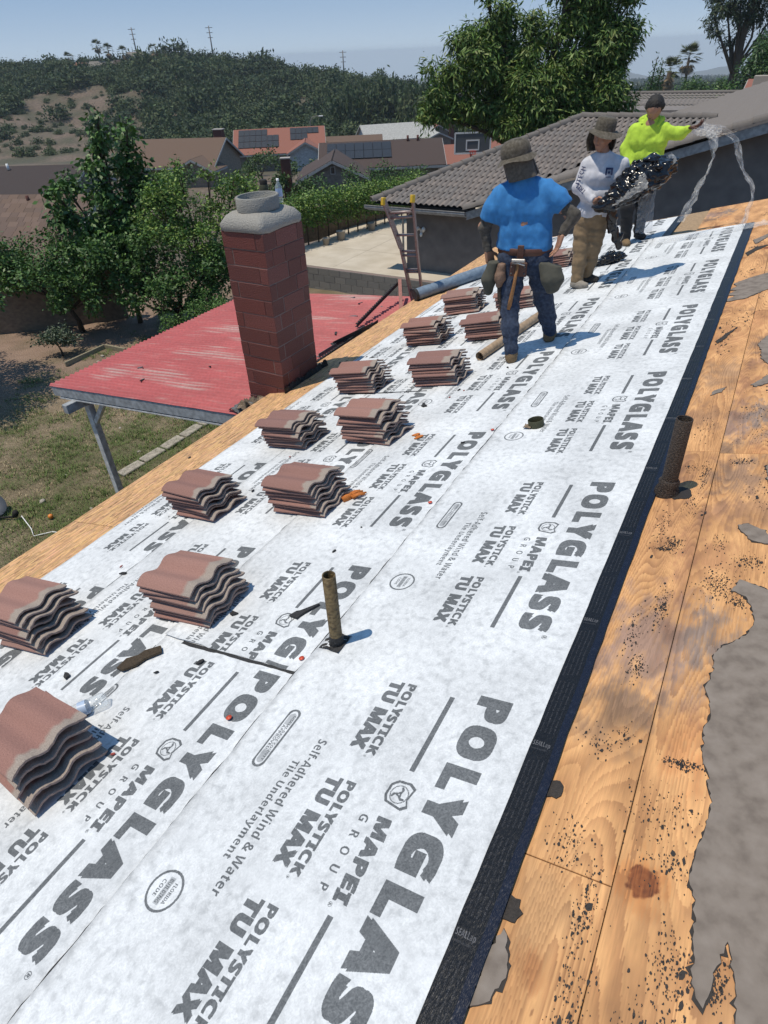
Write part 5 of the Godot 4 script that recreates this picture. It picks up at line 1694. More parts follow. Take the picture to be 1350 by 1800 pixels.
func build_plants() -> void:
	var dark := [Color(0.042, 0.075, 0.026), Color(0.055, 0.092, 0.03), Color(0.036, 0.062, 0.023), Color(0.075, 0.11, 0.036)]
	var mid := [Color(0.075, 0.12, 0.034), Color(0.095, 0.145, 0.038), Color(0.062, 0.10, 0.03)]
	var lime := [Color(0.13, 0.17, 0.036), Color(0.16, 0.20, 0.042), Color(0.10, 0.14, 0.033), Color(0.19, 0.21, 0.06)]
	tree("tall_tree", "tall narrow tree with two leafy spires and large dark leaves in the yard", "tree", Vector3(-14.9, YARD, -11.6), cl([[-14.53, 4.62, -11.68, 0.13], [-14.6, 4.3, -11.6, 0.2], [-14.69, 4.0, -11.59, 0.26], [-14.77, 3.55, -11.54, 0.34], [-14.87, 2.95, -11.48, 0.5], [-15.27, 2.3, -11.24, 0.62], [-14.19, 4.42, -12.24, 0.13], [-14.26, 4.12, -12.2, 0.2], [-14.32, 3.75, -12.16, 0.27], [-14.44, 3.25, -12.09, 0.38], [-15.27, 3.15, -10.89, 0.28], [-15.62, 3.12, -10.7, 0.18], [-15.0, 1.8, -11.3, 0.7], [-14.5, 2.5, -11.9, 0.65], [-14.3, 1.6, -11.6, 0.7], [-15.9, 2.5, -10.9, 0.45], [-14.0, 2.9, -12.2, 0.45]]), 8200, 0.15, 0.5, dark + mid, 301, 0.06, M.leaf_gloss, "", 0.6, 0.3)
	tree("flowering_shrub", "loose yellow-green shrub with small leaves beside the chimney", "shrub", Vector3(-12.9, YARD, -12.4), cl([[-13.11, 3.0, -12.19, 0.55], [-12.8, 2.55, -12.72, 0.66], [-13.12, 2.2, -11.72, 0.66], [-12.54, 2.72, -13.35, 0.5], [-12.33, 2.0, -13.12, 0.6], [-12.58, 1.8, -12.04, 0.68], [-13.37, 2.8, -11.8, 0.46], [-12.0, 2.9, -13.9, 0.4], [-13.0, 3.5, -12.4, 0.2], [-12.5, 3.3, -13.0, 0.22], [-12.2, 3.2, -13.6, 0.16], [-13.4, 3.3, -12.0, 0.15], [-13.6, 2.2, -12.3, 0.7], [-11.9, 2.3, -13.8, 0.6], [-12.9, 1.2, -12.6, 0.8], [-11.6, 1.7, -14.2, 0.7], [-14.0, 2.4, -12.8, 0.7], [-14.6, 2.6, -13.2, 0.7]]), 17000, 0.08, 0.5, lime + mid, 302, 0.05, M.leaf, "", 0.0, 0.3)
	tree("citrus_tree", "rounded dark citrus tree in front of the tan garden wall", "tree", Vector3(-15.9, YARD, -10.4), cl([[-15.5, 1.6, -10.28, 0.72], [-16.21, 1.4, -9.86, 0.68], [-14.76, 1.3, -10.26, 0.6], [-16.83, 1.0, -9.6, 0.5], [-15.38, 0.95, -9.89, 0.55], [-14.34, 1.65, -10.75, 0.55], [-17.2, 1.5, -10.0, 0.6], [-17.8, 1.7, -9.6, 0.6], [-15.9, 1.9, -10.6, 0.6], [-14.9, 0.8, -10.4, 0.55]]), 15000, 0.095, 0.5, dark + mid, 303, 0.07, M.leaf_gloss, "", 0.1, 0.35)
	tree("broadleaf_tree", "dense dark broadleaf tree rising behind the red patio sheets", "tree", Vector3(-13.3, YARD, -11.4), cl([[-13.66, 1.35, -11.16, 0.66], [-12.79, 1.25, -11.45, 0.66], [-12.29, 1.3, -11.98, 0.62], [-13.78, 0.8, -10.62, 0.45], [-12.93, 0.7, -11.13, 0.5], [-12.06, 1.6, -12.47, 0.58], [-11.7, 1.5, -13.2, 0.65], [-14.2, 1.2, -11.0, 0.6], [-13.3, 1.9, -11.6, 0.6], [-12.4, 0.6, -12.0, 0.55]]), 15000, 0.09, 0.5, dark + mid, 304, 0.08, M.leaf, "", 0.1, 0.35)
	tree("green_bush", "rounded bright green bush at the far edge of the patio sheets", "bush", Vector3(-11.9, YARD, -11.05), cl([[-11.99, 0.4, -10.99, 0.5], [-11.54, 0.55, -11.38, 0.46], [-12.31, 0.3, -10.68, 0.4], [-11.2, 0.2, -11.5, 0.36], [-11.8, 0.0, -11.0, 0.45]]), 6500, 0.06, 0.5, mid, 305, 0.03, M.leaf, "", 0.0, 0.4)
	tree("grey_bush", "small grey-leaved bush in the dry planting bed", "bush", Vector3(-14.93, YARD, -8.99), cl([[-14.93, 0.15, -8.99, 0.32], [-15.21, 0.05, -8.82, 0.24], [-14.72, 0.02, -9.12, 0.25]]), 1500, 0.075, 0.45, [Color(0.09, 0.10, 0.07), Color(0.07, 0.08, 0.05), Color(0.12, 0.12, 0.09)], 306, 0.025, M.leaf, "", 0.0, 0.3)
	# trees to the side of the frame whose shade falls on the lawn
	tree("citrus_tree", "broad dark citrus tree standing by the end of the garden wall", "tree", Vector3(-15.0, YARD, -5.6), cl([[-14.7, 1.9, -5.9, 0.8], [-15.4, 2.1, -5.2, 0.9], [-14.2, 1.7, -6.6, 0.75], [-14.9, 2.7, -5.8, 0.8], [-14.2, 2.3, -5.2, 0.8], [-13.7, 1.8, -5.7, 0.6], [-15.6, 2.6, -6.6, 1.0], [-14.6, 3.2, -5.0, 0.9], [-14.9, 2.4, -4.2, 0.9], [-15.8, 3.0, -5.8, 0.9], [-16.4, 2.4, -6.9, 1.0], [-14.4, 1.9, -6.9, 0.7]]), 24000, 0.09, 0.5, dark + mid, 307, 0.1, M.leaf, "", 0.1, 0.35)
	# hedge along the pad, clipped into a box over bare stems
	var hd := thing("hedge", "clipped green hedge on bare stems along the pale concrete pad", "hedge", X(Vector3(-13.4, 0.25, -20.0)))
	var cls := []
	for k in 46:
		var t := k / 45.0
		var c := Vector3(-14.2, 0, -16.9).lerp(Vector3(-12.3, 0, -24.4), t)
		for y in [1.45, 1.15, 0.85]: cls.append([c + Vector3(sin(k * 2.1) * 0.08, y + sin(k * 1.7) * 0.07 - 0.25 * t, 0) - Vector3(-13.4, 0.0, -20.0), 0.27 if y < 1.0 else 0.32])
	part(hd, "foliage", leaf_mesh(cls, 17000, 0.085, 0.55, mid + lime, 310, 0.0, 0.5), M.leaf)
	var st := begin(false)
	for k in 16:
		var c := Vector3(-14.1, -0.1, -17.1).lerp(Vector3(-12.35, -0.1, -24.2), k / 15.0) - Vector3(-13.4, 0.0, -20.0)
		tube(st, [c, c + Vector3(0.03, 0.6, 0.02), c + Vector3(-0.02, 1.2, 0)], [0.03, 0.025, 0.02], 6)
	part(hd, "stems", done(st), M.trunk)
	tree("dark_hedge", "dark rounded shrub row behind the clipped hedge", "shrub", Vector3(-14.5, 0.0, -23.0), cl([[-15.0, 1.3, -21.6, 0.7], [-14.4, 1.5, -22.8, 0.7], [-14.0, 1.5, -24.0, 0.75], [-15.4, 1.2, -20.4, 0.6], [-13.4, 1.4, -25.4, 0.7]]), 5000, 0.09, 0.5, dark, 311, 0.05, M.leaf, "", 0.0, 0.4)
	st = begin()
	bar(st, Vector3(-15.0, 0.75, -16.6), Vector3(-13.0, 0.55, -25.2), 0.14, 1.1, 0.01)
	solo("boundary_wall", done(st), M.tan_wall, "low tan boundary wall showing between the hedge stems", "wall")
	for k in [[-13.05, -19.56, 0.17], [-13.15, -18.75, 0.13], [-12.75, -21.2, 0.15]]:
		st = begin(false)
		lathe(st, Transform3D(), [Vector2(0, 0), Vector2(k[2] * 0.75, 0), Vector2(k[2], k[2] * 1.7), Vector2(k[2] * 1.05, k[2] * 1.75), Vector2(k[2] * 0.9, k[2] * 1.75), Vector2(k[2] * 0.85, k[2] * 1.5), Vector2(0, k[2] * 1.5)], 16)
		solo("flower_pot", done(st), M.stone, "%s pale flower pot standing on the pad under the hedge" % ["large", "small", "middling"][[0.17, 0.13, 0.15].find(k[2])], "pot", X(Vector3(k[0], 0.27, k[1])))
	# the big feathery tree behind the neighbour's roof
	var big := cl([[-15.68, 4.7, -34.91, 1.2], [-14.49, 5.5, -35.62, 1.4], [-13.4, 4.5, -36.4, 1.7], [-14.9, 6.2, -35.4, 0.8], [-13.9, 6.7, -36.0, 0.8], [-15.63, 3.3, -34.94, 1.1], [-13.84, 2.9, -36.01, 1.6], [-16.64, 3.0, -34.33, 0.75], [-11.8, 2.8, -37.24, 1.8], [-12.3, 4.4, -36.9, 1.2], [-10.6, 4.6, -38.01, 1.6], [-11.4, 6.2, -37.5, 1.3], [-10.4, 7.2, -37.9, 1.3], [-9.5, 6.2, -38.5, 1.3], [-9.3, 4.6, -38.9, 1.1], [-9.8, 2.8, -38.6, 1.4], [-11.0, 8.2, -37.5, 0.9], [-9.5, 8.4, -38.3, 0.9], [-8.6, 7.4, -38.9, 0.8], [-8.6, 5.4, -39.2, 0.75], [-9.0, 3.5, -38.9, 1.5], [-10.3, 3.6, -38.4, 1.7], [-8.3, 6.3, -39.0, 0.6], [-12.4, 3.4, -36.9, 1.6], [-14.5, 7.6, -35.7, 0.25], [-12.6, 6.5, -36.8, 0.5]])
	tree("feathery_tree", "large feathery-leaved tree filling the sky above the grey tile roof", "tree", Vector3(-12.0, -2.0, -37.0), big, 80000, 0.31, 0.23, [Color(0.07, 0.105, 0.024), Color(0.095, 0.13, 0.03), Color(0.055, 0.09, 0.022), Color(0.12, 0.145, 0.038), Color(0.15, 0.15, 0.045)], 320, 0.28, M.leaf, "", 0.9, 0.35)
	# eucalyptus, dark tree, palms and cypresses to the far side
	tree("eucalyptus_tree", "tall leaning eucalyptus with a bare dark trunk against the sky", "tree", Vector3(-9.6, -3.5, -122.3), cl([[-12.97, 9.4, -120.54, 2.3], [-10.5, 7.6, -122.26, 2.2], [-9.25, 9.6, -122.78, 2.8], [-13.4, 6.2, -120.13, 1.1], [-11.6, 5.2, -121.77, 1.0], [-7.36, 5.0, -123.92, 1.5], [-11.98, 12.2, -121.14, 3.6], [-8.2, 13.0, -122.0, 3.2], [-14.2, 8.0, -120.0, 0.9], [-6.5, 8.5, -124.0, 1.8]]), 12000, 0.55, 0.25, [Color(0.04, 0.05, 0.025), Color(0.055, 0.062, 0.03), Color(0.03, 0.042, 0.022)], 330, 0.4, M.leaf, "", 1.0, 0.3)
	var euc := get_node("eucalyptus_tree") as Node3D
	part(euc, "bole", tubem([Vector3(0.1, -0.5, 0), Vector3(-0.3, 4.0, 0), Vector3(-0.5, 8.5, 0), Vector3(-0.2, 12.0, 0.2), Vector3(0.4, 16.0, 0)], [0.75, 0.62, 0.55, 0.42, 0.2], 10), M.trunk)
	tree("broadleaf_tree", "dark broad tree beside the eucalyptus behind the brick chimney house", "tree", Vector3(-5.8, -3.0, -102.0), cl([[-6.0, 3.0, -101.36, 2.0], [-5.6, 5.0, -104.0, 2.0], [-6.86, 1.3, -100.88, 1.2], [-4.6, 4.0, -102.0, 2.0], [-3.4, 2.0, -101.0, 2.0]]), 5000, 0.45, 0.35, dark, 331, 0.3, M.leaf, "", 0.2, 0.4)
	for k in [[-15.85, -89.6, 4.0, "taller"], [-15.75, -93.2, 3.6, "shorter"]]:
		var c := []
		for j in 12: c.append([Vector3(k[0] + 0.03 * j, lerpf(-1.5, k[2], j / 11.0), k[1]), lerpf(0.7, 0.1, j / 11.0)])
		tree("cypress_tree", "%s of the two slim dark cypresses beside the shaggy palm" % k[3], "tree", Vector3(k[0], -3.5, k[1]), c, 1600, 0.28, 0.4, dark, 333 + int(k[2]), 0.12, M.leaf, "", -0.6, 0.5, 0)
	palm(Vector3(-21.6, -7.0, -162.0), Vector3(-22.0, 2.6, -161.8), 2.7, 0.24, 0.7, "tall thin fan palm standing clear against the hazy hills", 350)
	palm(Vector3(-18.4, -5.0, -117.4), Vector3(-18.2, 1.9, -117.3), 1.9, 0.34, 1.9, "short fan palm with a thick skirt of dead fronds beside cypresses", 351)
	for k in [[-17.6, -140.0, -0.6, 1.6], [-13.0, -145.0, -0.9, 1.3], [-9.5, -112.0, -0.3, 0.9], [-20.0, -150.0, -2.3, 1.6], [-16.0, -82.0, -0.4, 1.0], [-13.6, -128.0, -1.0, 1.2], [-20.2, -84.0, 0.3, 1.6], [-22.5, -88.0, 0.1, 1.9], [-19.0, -70.0, -0.2, 1.2]]:
		tree("valley_tree", "small rounded tree standing on the valley side beyond the tile roofs", "tree", Vector3(k[0], k[2] - k[3] * 2.2, k[1]), [[Vector3(k[0], k[2], k[1]), k[3]], [Vector3(k[0] + k[3] * 0.7, k[2] - 0.4, k[1]), k[3] * 0.7], [Vector3(k[0] - k[3] * 0.6, k[2] - 0.5, k[1]), k[3] * 0.7]], 700, 0.4, 0.4, dark + mid, 360 + int(k[1]), 0.15, M.leaf, "small trees on the valley side", 0.0, 0.4)

func palm(base: Vector3, top: Vector3, reach: float, r0: float, skirt: float, label: String, sd: int) -> void:
	var r := RandomNumberGenerator.new()
	r.seed = sd
	var o := thing("palm_tree", label, "palm", X(base))
	var t := top - base
	part(o, "trunk", tubem([Vector3.ZERO, t * 0.5 + Vector3(0.1, 0, 0), t], [r0 * 1.2, r0, r0 * 0.9], 8), M.trunk)
	M.dead = mat(lin(0.20, 0.15, 0.09), 0.95)
	for kind in 2:
		var st := begin()
		for k in (46 if kind == 0 else int(40 * skirt)):
			var a := r.randf() * TAU
			var el := r.randf_range(-0.5, 1.35) if kind == 0 else r.randf_range(-1.5, -0.7)
			var d := Vector3(cos(a) * cos(el), sin(el), sin(a) * cos(el))
			var L := reach * (r.randf_range(0.5, 0.75) if kind == 0 else 0.5)
			var p := t + (Vector3.ZERO if kind == 0 else Vector3(0, -r.randf() * skirt, 0))
			var hub := p + d * L
			var side := d.cross(Vector3.UP).normalized()
			var nn := side.cross(d)
			tri(st, p - side * 0.02, p + side * 0.02, hub)
			for f in 9:      # a fan of blades at the end of each stalk
				var b := (f - 4) * 0.27
				var e := d * cos(b) + side * sin(b) - Vector3(0, 0.25, 0)
				var w := (side * cos(b) - d * sin(b)) * reach * 0.045
				tri(st, hub - w, hub + w, hub + e * reach * (0.5 if kind == 0 else 0.4) + nn * 0.02)
		part(o, "crown" if kind == 0 else "dead_skirt", done(st), M.palm_leaf if kind == 0 else M.dead)

# ================================================================ land
const HD := Vector3(-0.5152, 0, -0.8571)
const RT := Vector3(0.8571, 0, -0.5152)
var lay := FastNoiseLite.new()
const TOPS := [[-330, 0.0], [-260, 5.0], [-198, 5.0], [-180, 5.2], [-155, 4.2], [-136, 4.0], [-120, 5.2], [-102, 5.4], [-84, 3.5], [-65, 1.0], [-47, -0.5], [-32, -4.0], [-7, -7.5], [18, -10.5], [60, -19.0], [110, -27.0], [400, -30.0]]

func land(x: float, z: float) -> float:
	var v := x * HD.x + z * HD.z
	var w := x * RT.x + z * RT.z
	var y := -0.55
	if v > 14.0: y = lerpf(-0.55, -7.2, clampf((v - 14.0) / 66.0, 0, 1))
	if v > 80.0: y = lerpf(-7.2, -17.0, clampf((v - 80.0) / 130.0, 0, 1))
	if v > 210.0:
		y = lerpf(-17.0, -45.0, clampf((v - 210.0) / 700.0, 0, 1))
		if v > 900.0: y = -45.0 - (v - 900.0) * 0.036
		var top := -30.0
		for k in TOPS.size() - 1:
			if w >= TOPS[k][0] and w < TOPS[k + 1][0]: top = lerpf(TOPS[k][1], TOPS[k + 1][1], (w - TOPS[k][0]) / (TOPS[k + 1][0] - TOPS[k][0]))
		if w < -330: top = 0.0
		var t := clampf((v - 225.0) / 195.0, 0.0, 1.0)
		var hill := lerpf(-17.0, top, t * t * (3 - 2 * t) * 0.55 + t * 0.45)
		if v > 420.0: hill = top - (v - 420.0) * 0.09
		hill += lay.get_noise_2d(x * 0.6, z * 0.6) * 5.0 * clampf(t * 3.0, 0, 1) * (1.0 - smoothstep(0.85, 1.0, t))
		if v < 900.0: y = maxf(y, hill)
	if w > 25.0 and v > 30.0: y -= clampf((w - 25.0) / 60.0, 0, 1) * clampf((v - 30.0) / 80.0, 0, 1) * 6.0
	return y

func build_land() -> void:
	lay.seed = 17
	M.trunk = mat(lin(0.10, 0.075, 0.052), 0.95, M.mottle, 2.0, 1.0)
	M.leaf = leaf_mat()
	M.leaf_gloss = leaf_mat(0.5)
	lay.frequency = 0.02
	lay.fractal_octaves = 4
	var rs := [0.0, 10.0, 16.0, 22.0, 30.0, 40.0, 52.0, 66.0, 82.0, 100.0, 120.0, 145.0, 170.0, 195.0, 212.0]
	for k in 42: rs.append(224.0 + k * 6.0)
	rs.append_array([490.0, 530.0, 600.0, 700.0, 900.0, 1200.0, 1700.0, 2500.0, 3500.0, 5000.0, 6800.0])
	var st := begin(false)
	var NA := 300
	var P := []
	var C := []
	for r in rs:
		var c := []
		var cc := []
		for k in NA + 1:
			var a := TAU * k / NA
			# crowd the spokes toward the view
			a = a - 0.55 * sin(a)
			var d := HD * cos(a) + RT * sin(a)
			var x: float = d.x * r
			var z: float = d.z * r
			c.append(Vector3(x, land(x, z), z))
			var n := lay.get_noise_2d(x * 2.5, z * 2.5)
			var dry := Color(0.21, 0.155, 0.115)
			var scrub := Color(0.10, 0.095, 0.055)
			cc.append(dry.lerp(scrub, clampf(0.45 + n * 2.2, 0.0, 1.0)))
		P.append(c)
		C.append(cc)
	for i in rs.size() - 1:
		for j in NA:
			for q in [[0, 0], [0, 1], [1, 1], [0, 0], [1, 1], [1, 0]]:
				st.set_color(C[i + q[0]][j + q[1]])
				st.add_vertex(P[i + q[0]][j + q[1]])
	var m := mat(Color.WHITE, 1.0, ntex(57, 0.03, Color(0.6, 0.6, 0.6), Color(1, 1, 1), 512, 5), 0.05)
	m.vertex_color_use_as_albedo = true
	ground("terrain", done(st), m)
	# hazy ranges beyond the plain
	for k in [[6200.0, 0.1, 0.62, -203.0, 45.0, 5, 16.0], [3600.0, 0.33, 0.62, -166.0, 26.0, 9, 26.0], [5200.0, -0.35, 0.14, -182.0, 40.0, 6, 12.0]]:
		st = begin(false)
		var n := FastNoiseLite.new()
		n.seed = k[5]
		n.frequency = 0.0006
		n.fractal_octaves = 5
		P = []
		for i in 121:
			var t := i / 120.0
			var a := lerpf(k[1], k[2], t)
			var d := HD * cos(a) + RT * sin(a)
			var c := []
			for j in 9:
				var rr: float = k[0] * (1.0 + 0.02 * j)
				var crest: float = k[3] + n.get_noise_2d(d.x * k[0] * (k[6] / 10.0), d.z * k[0] * (k[6] / 10.0)) * k[4] * 1.6 + k[4] * 0.2
				crest = lerpf(-290.0, crest, smoothstep(0.0, 0.12, t) * smoothstep(1.0, 0.88, t))
				var y := lerpf(-290.0, crest, smoothstep(0.0, 1.0, 1.0 - absf(j - 4.5) / 4.5)) + n.get_noise_2d(d.x * rr * 4.0, j * 900.0) * 14.0
				c.append(Vector3(d.x * rr, y, d.z * rr))
			P.append(c)
		grid(st, P)
		ground("mountains", done(st), mat(lin(0.10, 0.105, 0.075), 1.0, M.mottle, 0.004))
	build_hill_plants()
	build_valley()

var far_trunk: ArrayMesh

func far_tree(called: String, crown: Mesh, m: Material, label: String, at: Transform3D, group: String) -> void:
	var o := thing(called, label, "tree", at, group)
	part(o, "trunk", far_trunk, M.trunk)
	part(o, "crown", crown, m)

func build_hill_plants() -> void:
	far_trunk = tubem([Vector3(0, -0.6, 0), Vector3(0.02, 0.3, 0), Vector3(0, 0.8, 0.05)], [0.09, 0.07, 0.03], 6)
	var r := RandomNumberGenerator.new()
	r.seed = 88
	var oak := [Color(0.036, 0.048, 0.024), Color(0.045, 0.058, 0.027), Color(0.03, 0.04, 0.022), Color(0.06, 0.068, 0.032)]
	var olive := [Color(0.075, 0.082, 0.036), Color(0.06, 0.072, 0.032), Color(0.09, 0.09, 0.045)]
	var sage := [Color(0.075, 0.078, 0.05), Color(0.06, 0.066, 0.04), Color(0.09, 0.085, 0.055)]
	var lm := leaf_mat(0.8)
	var protos := []
	for k in 5:
		var c := []
		for j in 8: c.append([Vector3(r.randfn() * 0.5, r.randf_range(0.35, 1.0), r.randfn() * 0.5), r.randf_range(0.3, 0.55)])
		protos.append(leaf_mesh(c, 520, 0.26, 0.6, [oak, olive, oak, oak, sage][k], 500 + k, 0.1, 0.55))
	var bare := func(x: float, z: float) -> float:      # where the slope is dry grass
		var v := x * HD.x + z * HD.z
		var w := x * RT.x + z * RT.z
		var b := 0.0
		for q in [[285.0, -122.0, 52.0, 22.0], [258.0, -98.0, 34.0, 24.0], [250.0, -122.0, 26.0, 26.0], [330.0, -140.0, 26.0, 9.0], [335.0, -48.0, 16.0, 16.0], [400.0, -42.0, 12.0, 10.0], [380.0, -15.0, 14.0, 8.0], [300.0, -25.0, 22.0, 12.0], [285.0, -75.0, 16.0, 9.0], [320.0, -95.0, 20.0, 7.0], [245.0, -72.0, 10.0, 6.0]]:
			b = maxf(b, 1.0 - Vector2((v - q[0]) / q[2], (w - q[1]) / q[3]).length())
		return b
	# the scrub that reads as one mass
	var where := []
	for k in 9000:
		var v := r.randf_range(226.0, 428.0)
		var w := r.randf_range(-0.62, 0.22) * v
		var p := HD * v + RT * w
		var b: float = bare.call(p.x, p.z)
		if b > 0.0 and r.randf() < 0.86: continue
		if lay.get_noise_2d(p.x * 2.2, p.z * 2.2) < -0.32: continue
		where.append([p, (1.3 + 3.2 * pow(r.randf(), 1.7)) * (0.45 if b > 0.0 else 1.0)])
	var per := [[], [], [], []]
	for q in where: per[r.randi() % 4].append(q)
	for k in 4:
		var mm := MultiMesh.new()
		mm.transform_format = MultiMesh.TRANSFORM_3D
		mm.mesh = protos[k] if k < 3 else protos[4]
		mm.instance_count = per[k].size()
		for i in per[k].size():
			var p: Vector3 = per[k][i][0]
			var s: float = per[k][i][1] * (0.7 if k == 3 else 1.0)
			mm.set_instance_transform(i, Transform3D(Basis(Vector3.UP, r.randf() * TAU).scaled(Vector3(s, s * r.randf_range(0.75, 1.2), s)), Vector3(p.x, land(p.x, p.z) - 0.35 * s, p.z)))
		var mi := MultiMeshInstance3D.new()
		mi.name = "chaparral" if k == 0 else "chaparral_%03d" % k
		mi.multimesh = mm
		mi.material_override = lm
		add_child(mi)
		tag(mi, ["dense dark chaparral scrub covering the hillside", "dark evergreen brush growing all over the hill", "close-set oak scrub cloaking the slope above the houses", "grey-green sage scrub scattered over the dry slope"][k], "scrub", "", "stuff")
	# trees one can tell apart: on the skyline and on the dry slopes
	var singles := [[62, 70, 1.0], [38, 84, 0.6]]
	var spots := []
	for k in 40: spots.append([lerpf(-215.0, 40.0, (k + r.randf() * 0.7) / 40.0), 412.0 + r.randf() * 12.0, r.randf_range(2.6, 4.6)])
	spots.append_array([[-103.0, 418.0, 5.6], [-94.0, 416.0, 5.0], [-111.0, 420.0, 4.6], [-88.0, 415.0, 5.0], [-53.0, 415.0, 6.2], [-49.5, 413.0, 5.2], [-68.0, 418.0, 4.6], [-74.0, 416.0, 4.4], [-22.0, 412.0, 4.6], [-16.0, 410.0, 5.2], [-30.0, 414.0, 4.0]])
	for k in 46: spots.append([r.randf_range(-140.0, 20.0), r.randf_range(240.0, 380.0), r.randf_range(3.0, 6.4)])
	for s in spots:
		var p: Vector3 = HD * s[1] + RT * s[0]
		var sky: bool = s[1] > 405.0
		far_tree("oak_tree", protos[r.randi() % 4], lm, "dark rounded oak standing on the skyline of the scrubby hill" if sky else "dark rounded oak standing out from the scrub on the hillside", Transform3D(Basis(Vector3.UP, r.randf() * TAU).scaled(Vector3(s[2], s[2] * r.randf_range(0.9, 1.35), s[2])), Vector3(p.x, land(p.x, p.z) - 0.2 * s[2], p.z)), "oaks on the skyline" if sky else "oaks on the hillside")
	# tall grove at the foot of the hill
	for k in 26:
		var w := lerpf(-8.0, 52.0, k / 25.0) + r.randfn() * 1.5
		var v := r.randf_range(228.0, 262.0)
		var p := HD * v + RT * w
		var s := r.randf_range(3.6, 5.6)
		far_tree("grove_tree", protos[r.randi() % 4], lm, "tall dark tree in the grove at the hill's foot behind the white house", Transform3D(Basis(Vector3.UP, r.randf() * TAU).scaled(Vector3(s * 0.75, s * 1.9, s * 0.75)), Vector3(p.x, land(p.x, p.z) - 1.0, p.z)), "grove at the hill's foot")
	M.palm_leaf = mat(lin(0.07, 0.085, 0.03), 0.6)
	for k in [[-139.0, 405.0, 11.0], [-134.0, 406.0, 9.0], [-126.0, 404.0, 7.5], [-110.0, 404.0, 8.5], [-104.5, 405.0, 7.0], [-157.0, 410.0, 6.0]]:
		var p: Vector3 = HD * k[1] + RT * k[0]
		var y := land(p.x, p.z) - 1.0
		palm(Vector3(p.x, y, p.z), Vector3(p.x, y + k[2], p.z), 3.2, 0.3, 0.8, "%s palm standing by the houses along the hill crest" % {11.0: "tallest slender", 9.0: "second tallest slender", 7.5: "short", 8.5: "bushy", 7.0: "small thin", 6.0: "lone small"}[k[2]], 560 + int(k[2]))
	# transmission poles on the crest
	M.pole = mat(lin(0.16, 0.15, 0.145), 0.7)
	for k in [[-123.0, 418.0, 17.0, "beside the white crest house"], [-82.0, 418.0, 18.0, "above the lollipop-shaped trees"], [-11.5, 415.0, 15.0, "alone over the low end of the hill"]]:
		var p: Vector3 = HD * k[1] + RT * k[0]
		var o := thing("power_pole", "grey transmission pole with crossarms %s" % k[3], "power pole", X(Vector3(p.x, land(p.x, p.z) - 1.0, p.z), yaw(0.54)))
		part(o, "shaft", tubem([Vector3.ZERO, Vector3(0, k[2], 0)], [0.42, 0.26], 8), M.pole)
		for j in 3:
			var st := begin()
			bar(st, Vector3(-1.9 + j * 0.3, k[2] - 0.8 - j * 2.1, 0), Vector3(1.9 - j * 0.3, k[2] - 0.8 - j * 2.1, 0), 0.25, 0.25)
			part(o, "crossarm", done(st), M.pole)

# a gabled block: x along the ridge, z toward the viewer, standing on its base
func gable(o: Node3D, at: Transform3D, L: float, W: float, h: float, rise: float, roof: Material, wall: Material, trim: Material, over := 0.5) -> Node3D:
	var st := begin()
	box(st, at * X(Vector3(0, h * 0.5 - 1.0, 0)), Vector3(L, h + 2.0, W))
	for s in [-1.0, 1.0]:
		var a := at * Vector3(s * L * 0.5, h, -W * 0.5 * s)
		var b := at * Vector3(s * L * 0.5, h, W * 0.5 * s)
		var c := at * Vector3(s * L * 0.5, h + rise, 0)
		tri(st, b, a, c)
	part(o, "wall", done(st), wall)
	var th := atan2(rise, W * 0.5)
	var len := (W * 0.5) / cos(th) + over
	var node: Node3D
	for s in [-1.0, 1.0]:
		st = begin()
		var d := Vector3(0, sin(th), -s * cos(th))
		var nn := Vector3(0, cos(th), s * sin(th))
		var c := Vector3(0, h + rise, 0) - d * len * 0.5 + nn * 0.1
		box(st, at * Transform3D(Basis(Vector3(1, 0, 0), nn, Vector3(1, 0, 0).cross(nn)), c), Vector3(L + over * 2, 0.14, len))
		var p := part(o, "roof", done(st), roof)
		if s > 0: node = p
		st = begin()
		var e := Vector3(0, h + rise, 0) - d * (len + 0.04)
		bar(st, at * (e + Vector3(-L * 0.5 - over, 0, 0)), at * (e + Vector3(L * 0.5 + over, 0, 0)), 0.08, 0.22)
		for x in [-1.0, 1.0]:
			bar(st, at * (Vector3(x * (L * 0.5 + over + 0.03), h + rise, 0)), at * (e + Vector3(x * (L * 0.5 + over + 0.03), 0, 0)), 0.06, 0.24)
		part(o, "fascia", done(st), trim)
	return node

func window_at(o: Node3D, p: Vector3, b: Basis, w: float, h: float) -> void:
	var f := part(o, "window", boxm(Vector3(w, h, 0.06)), M.nb_trim, X(p, b))
	part(f, "pane", boxm(Vector3(w - 0.16, h - 0.16, 0.05)), M.dark_glass, X(Vector3(0, 0, 0.025)))

func chimney_at(o: Node3D, p: Vector3, w: float, h: float) -> void:
	var c := part(o, "chimney", boxm(Vector3(w, h, w * 0.75), 0.02), M.far_brick, X(p))
	part(c, "chimney_cap", boxm(Vector3(w * 1.15, 0.12, w * 0.9), 0.02), M.far_cap, X(Vector3(0, h * 0.5 + 0.04, 0)))

func solar(parent: Node3D, at: Transform3D, L: float, W: float, rise: float, h: float, cells: Array) -> void:
	var th := atan2(rise, W * 0.5)
	var d := Vector3(0, sin(th), -cos(th))
	var nn := Vector3(0, cos(th), sin(th))
	var pm := boxm(Vector3(0.96, 0.05, 1.6), 0.01)
	for c in cells:
		var p: Vector3 = Vector3(c[0], h + rise, 0) - d * c[1] + nn * 0.26
		part(parent, "solar_panel", pm, M.solar, at * Transform3D(Basis(Vector3(1, 0, 0), nn, Vector3(1, 0, 0).cross(nn)), p))

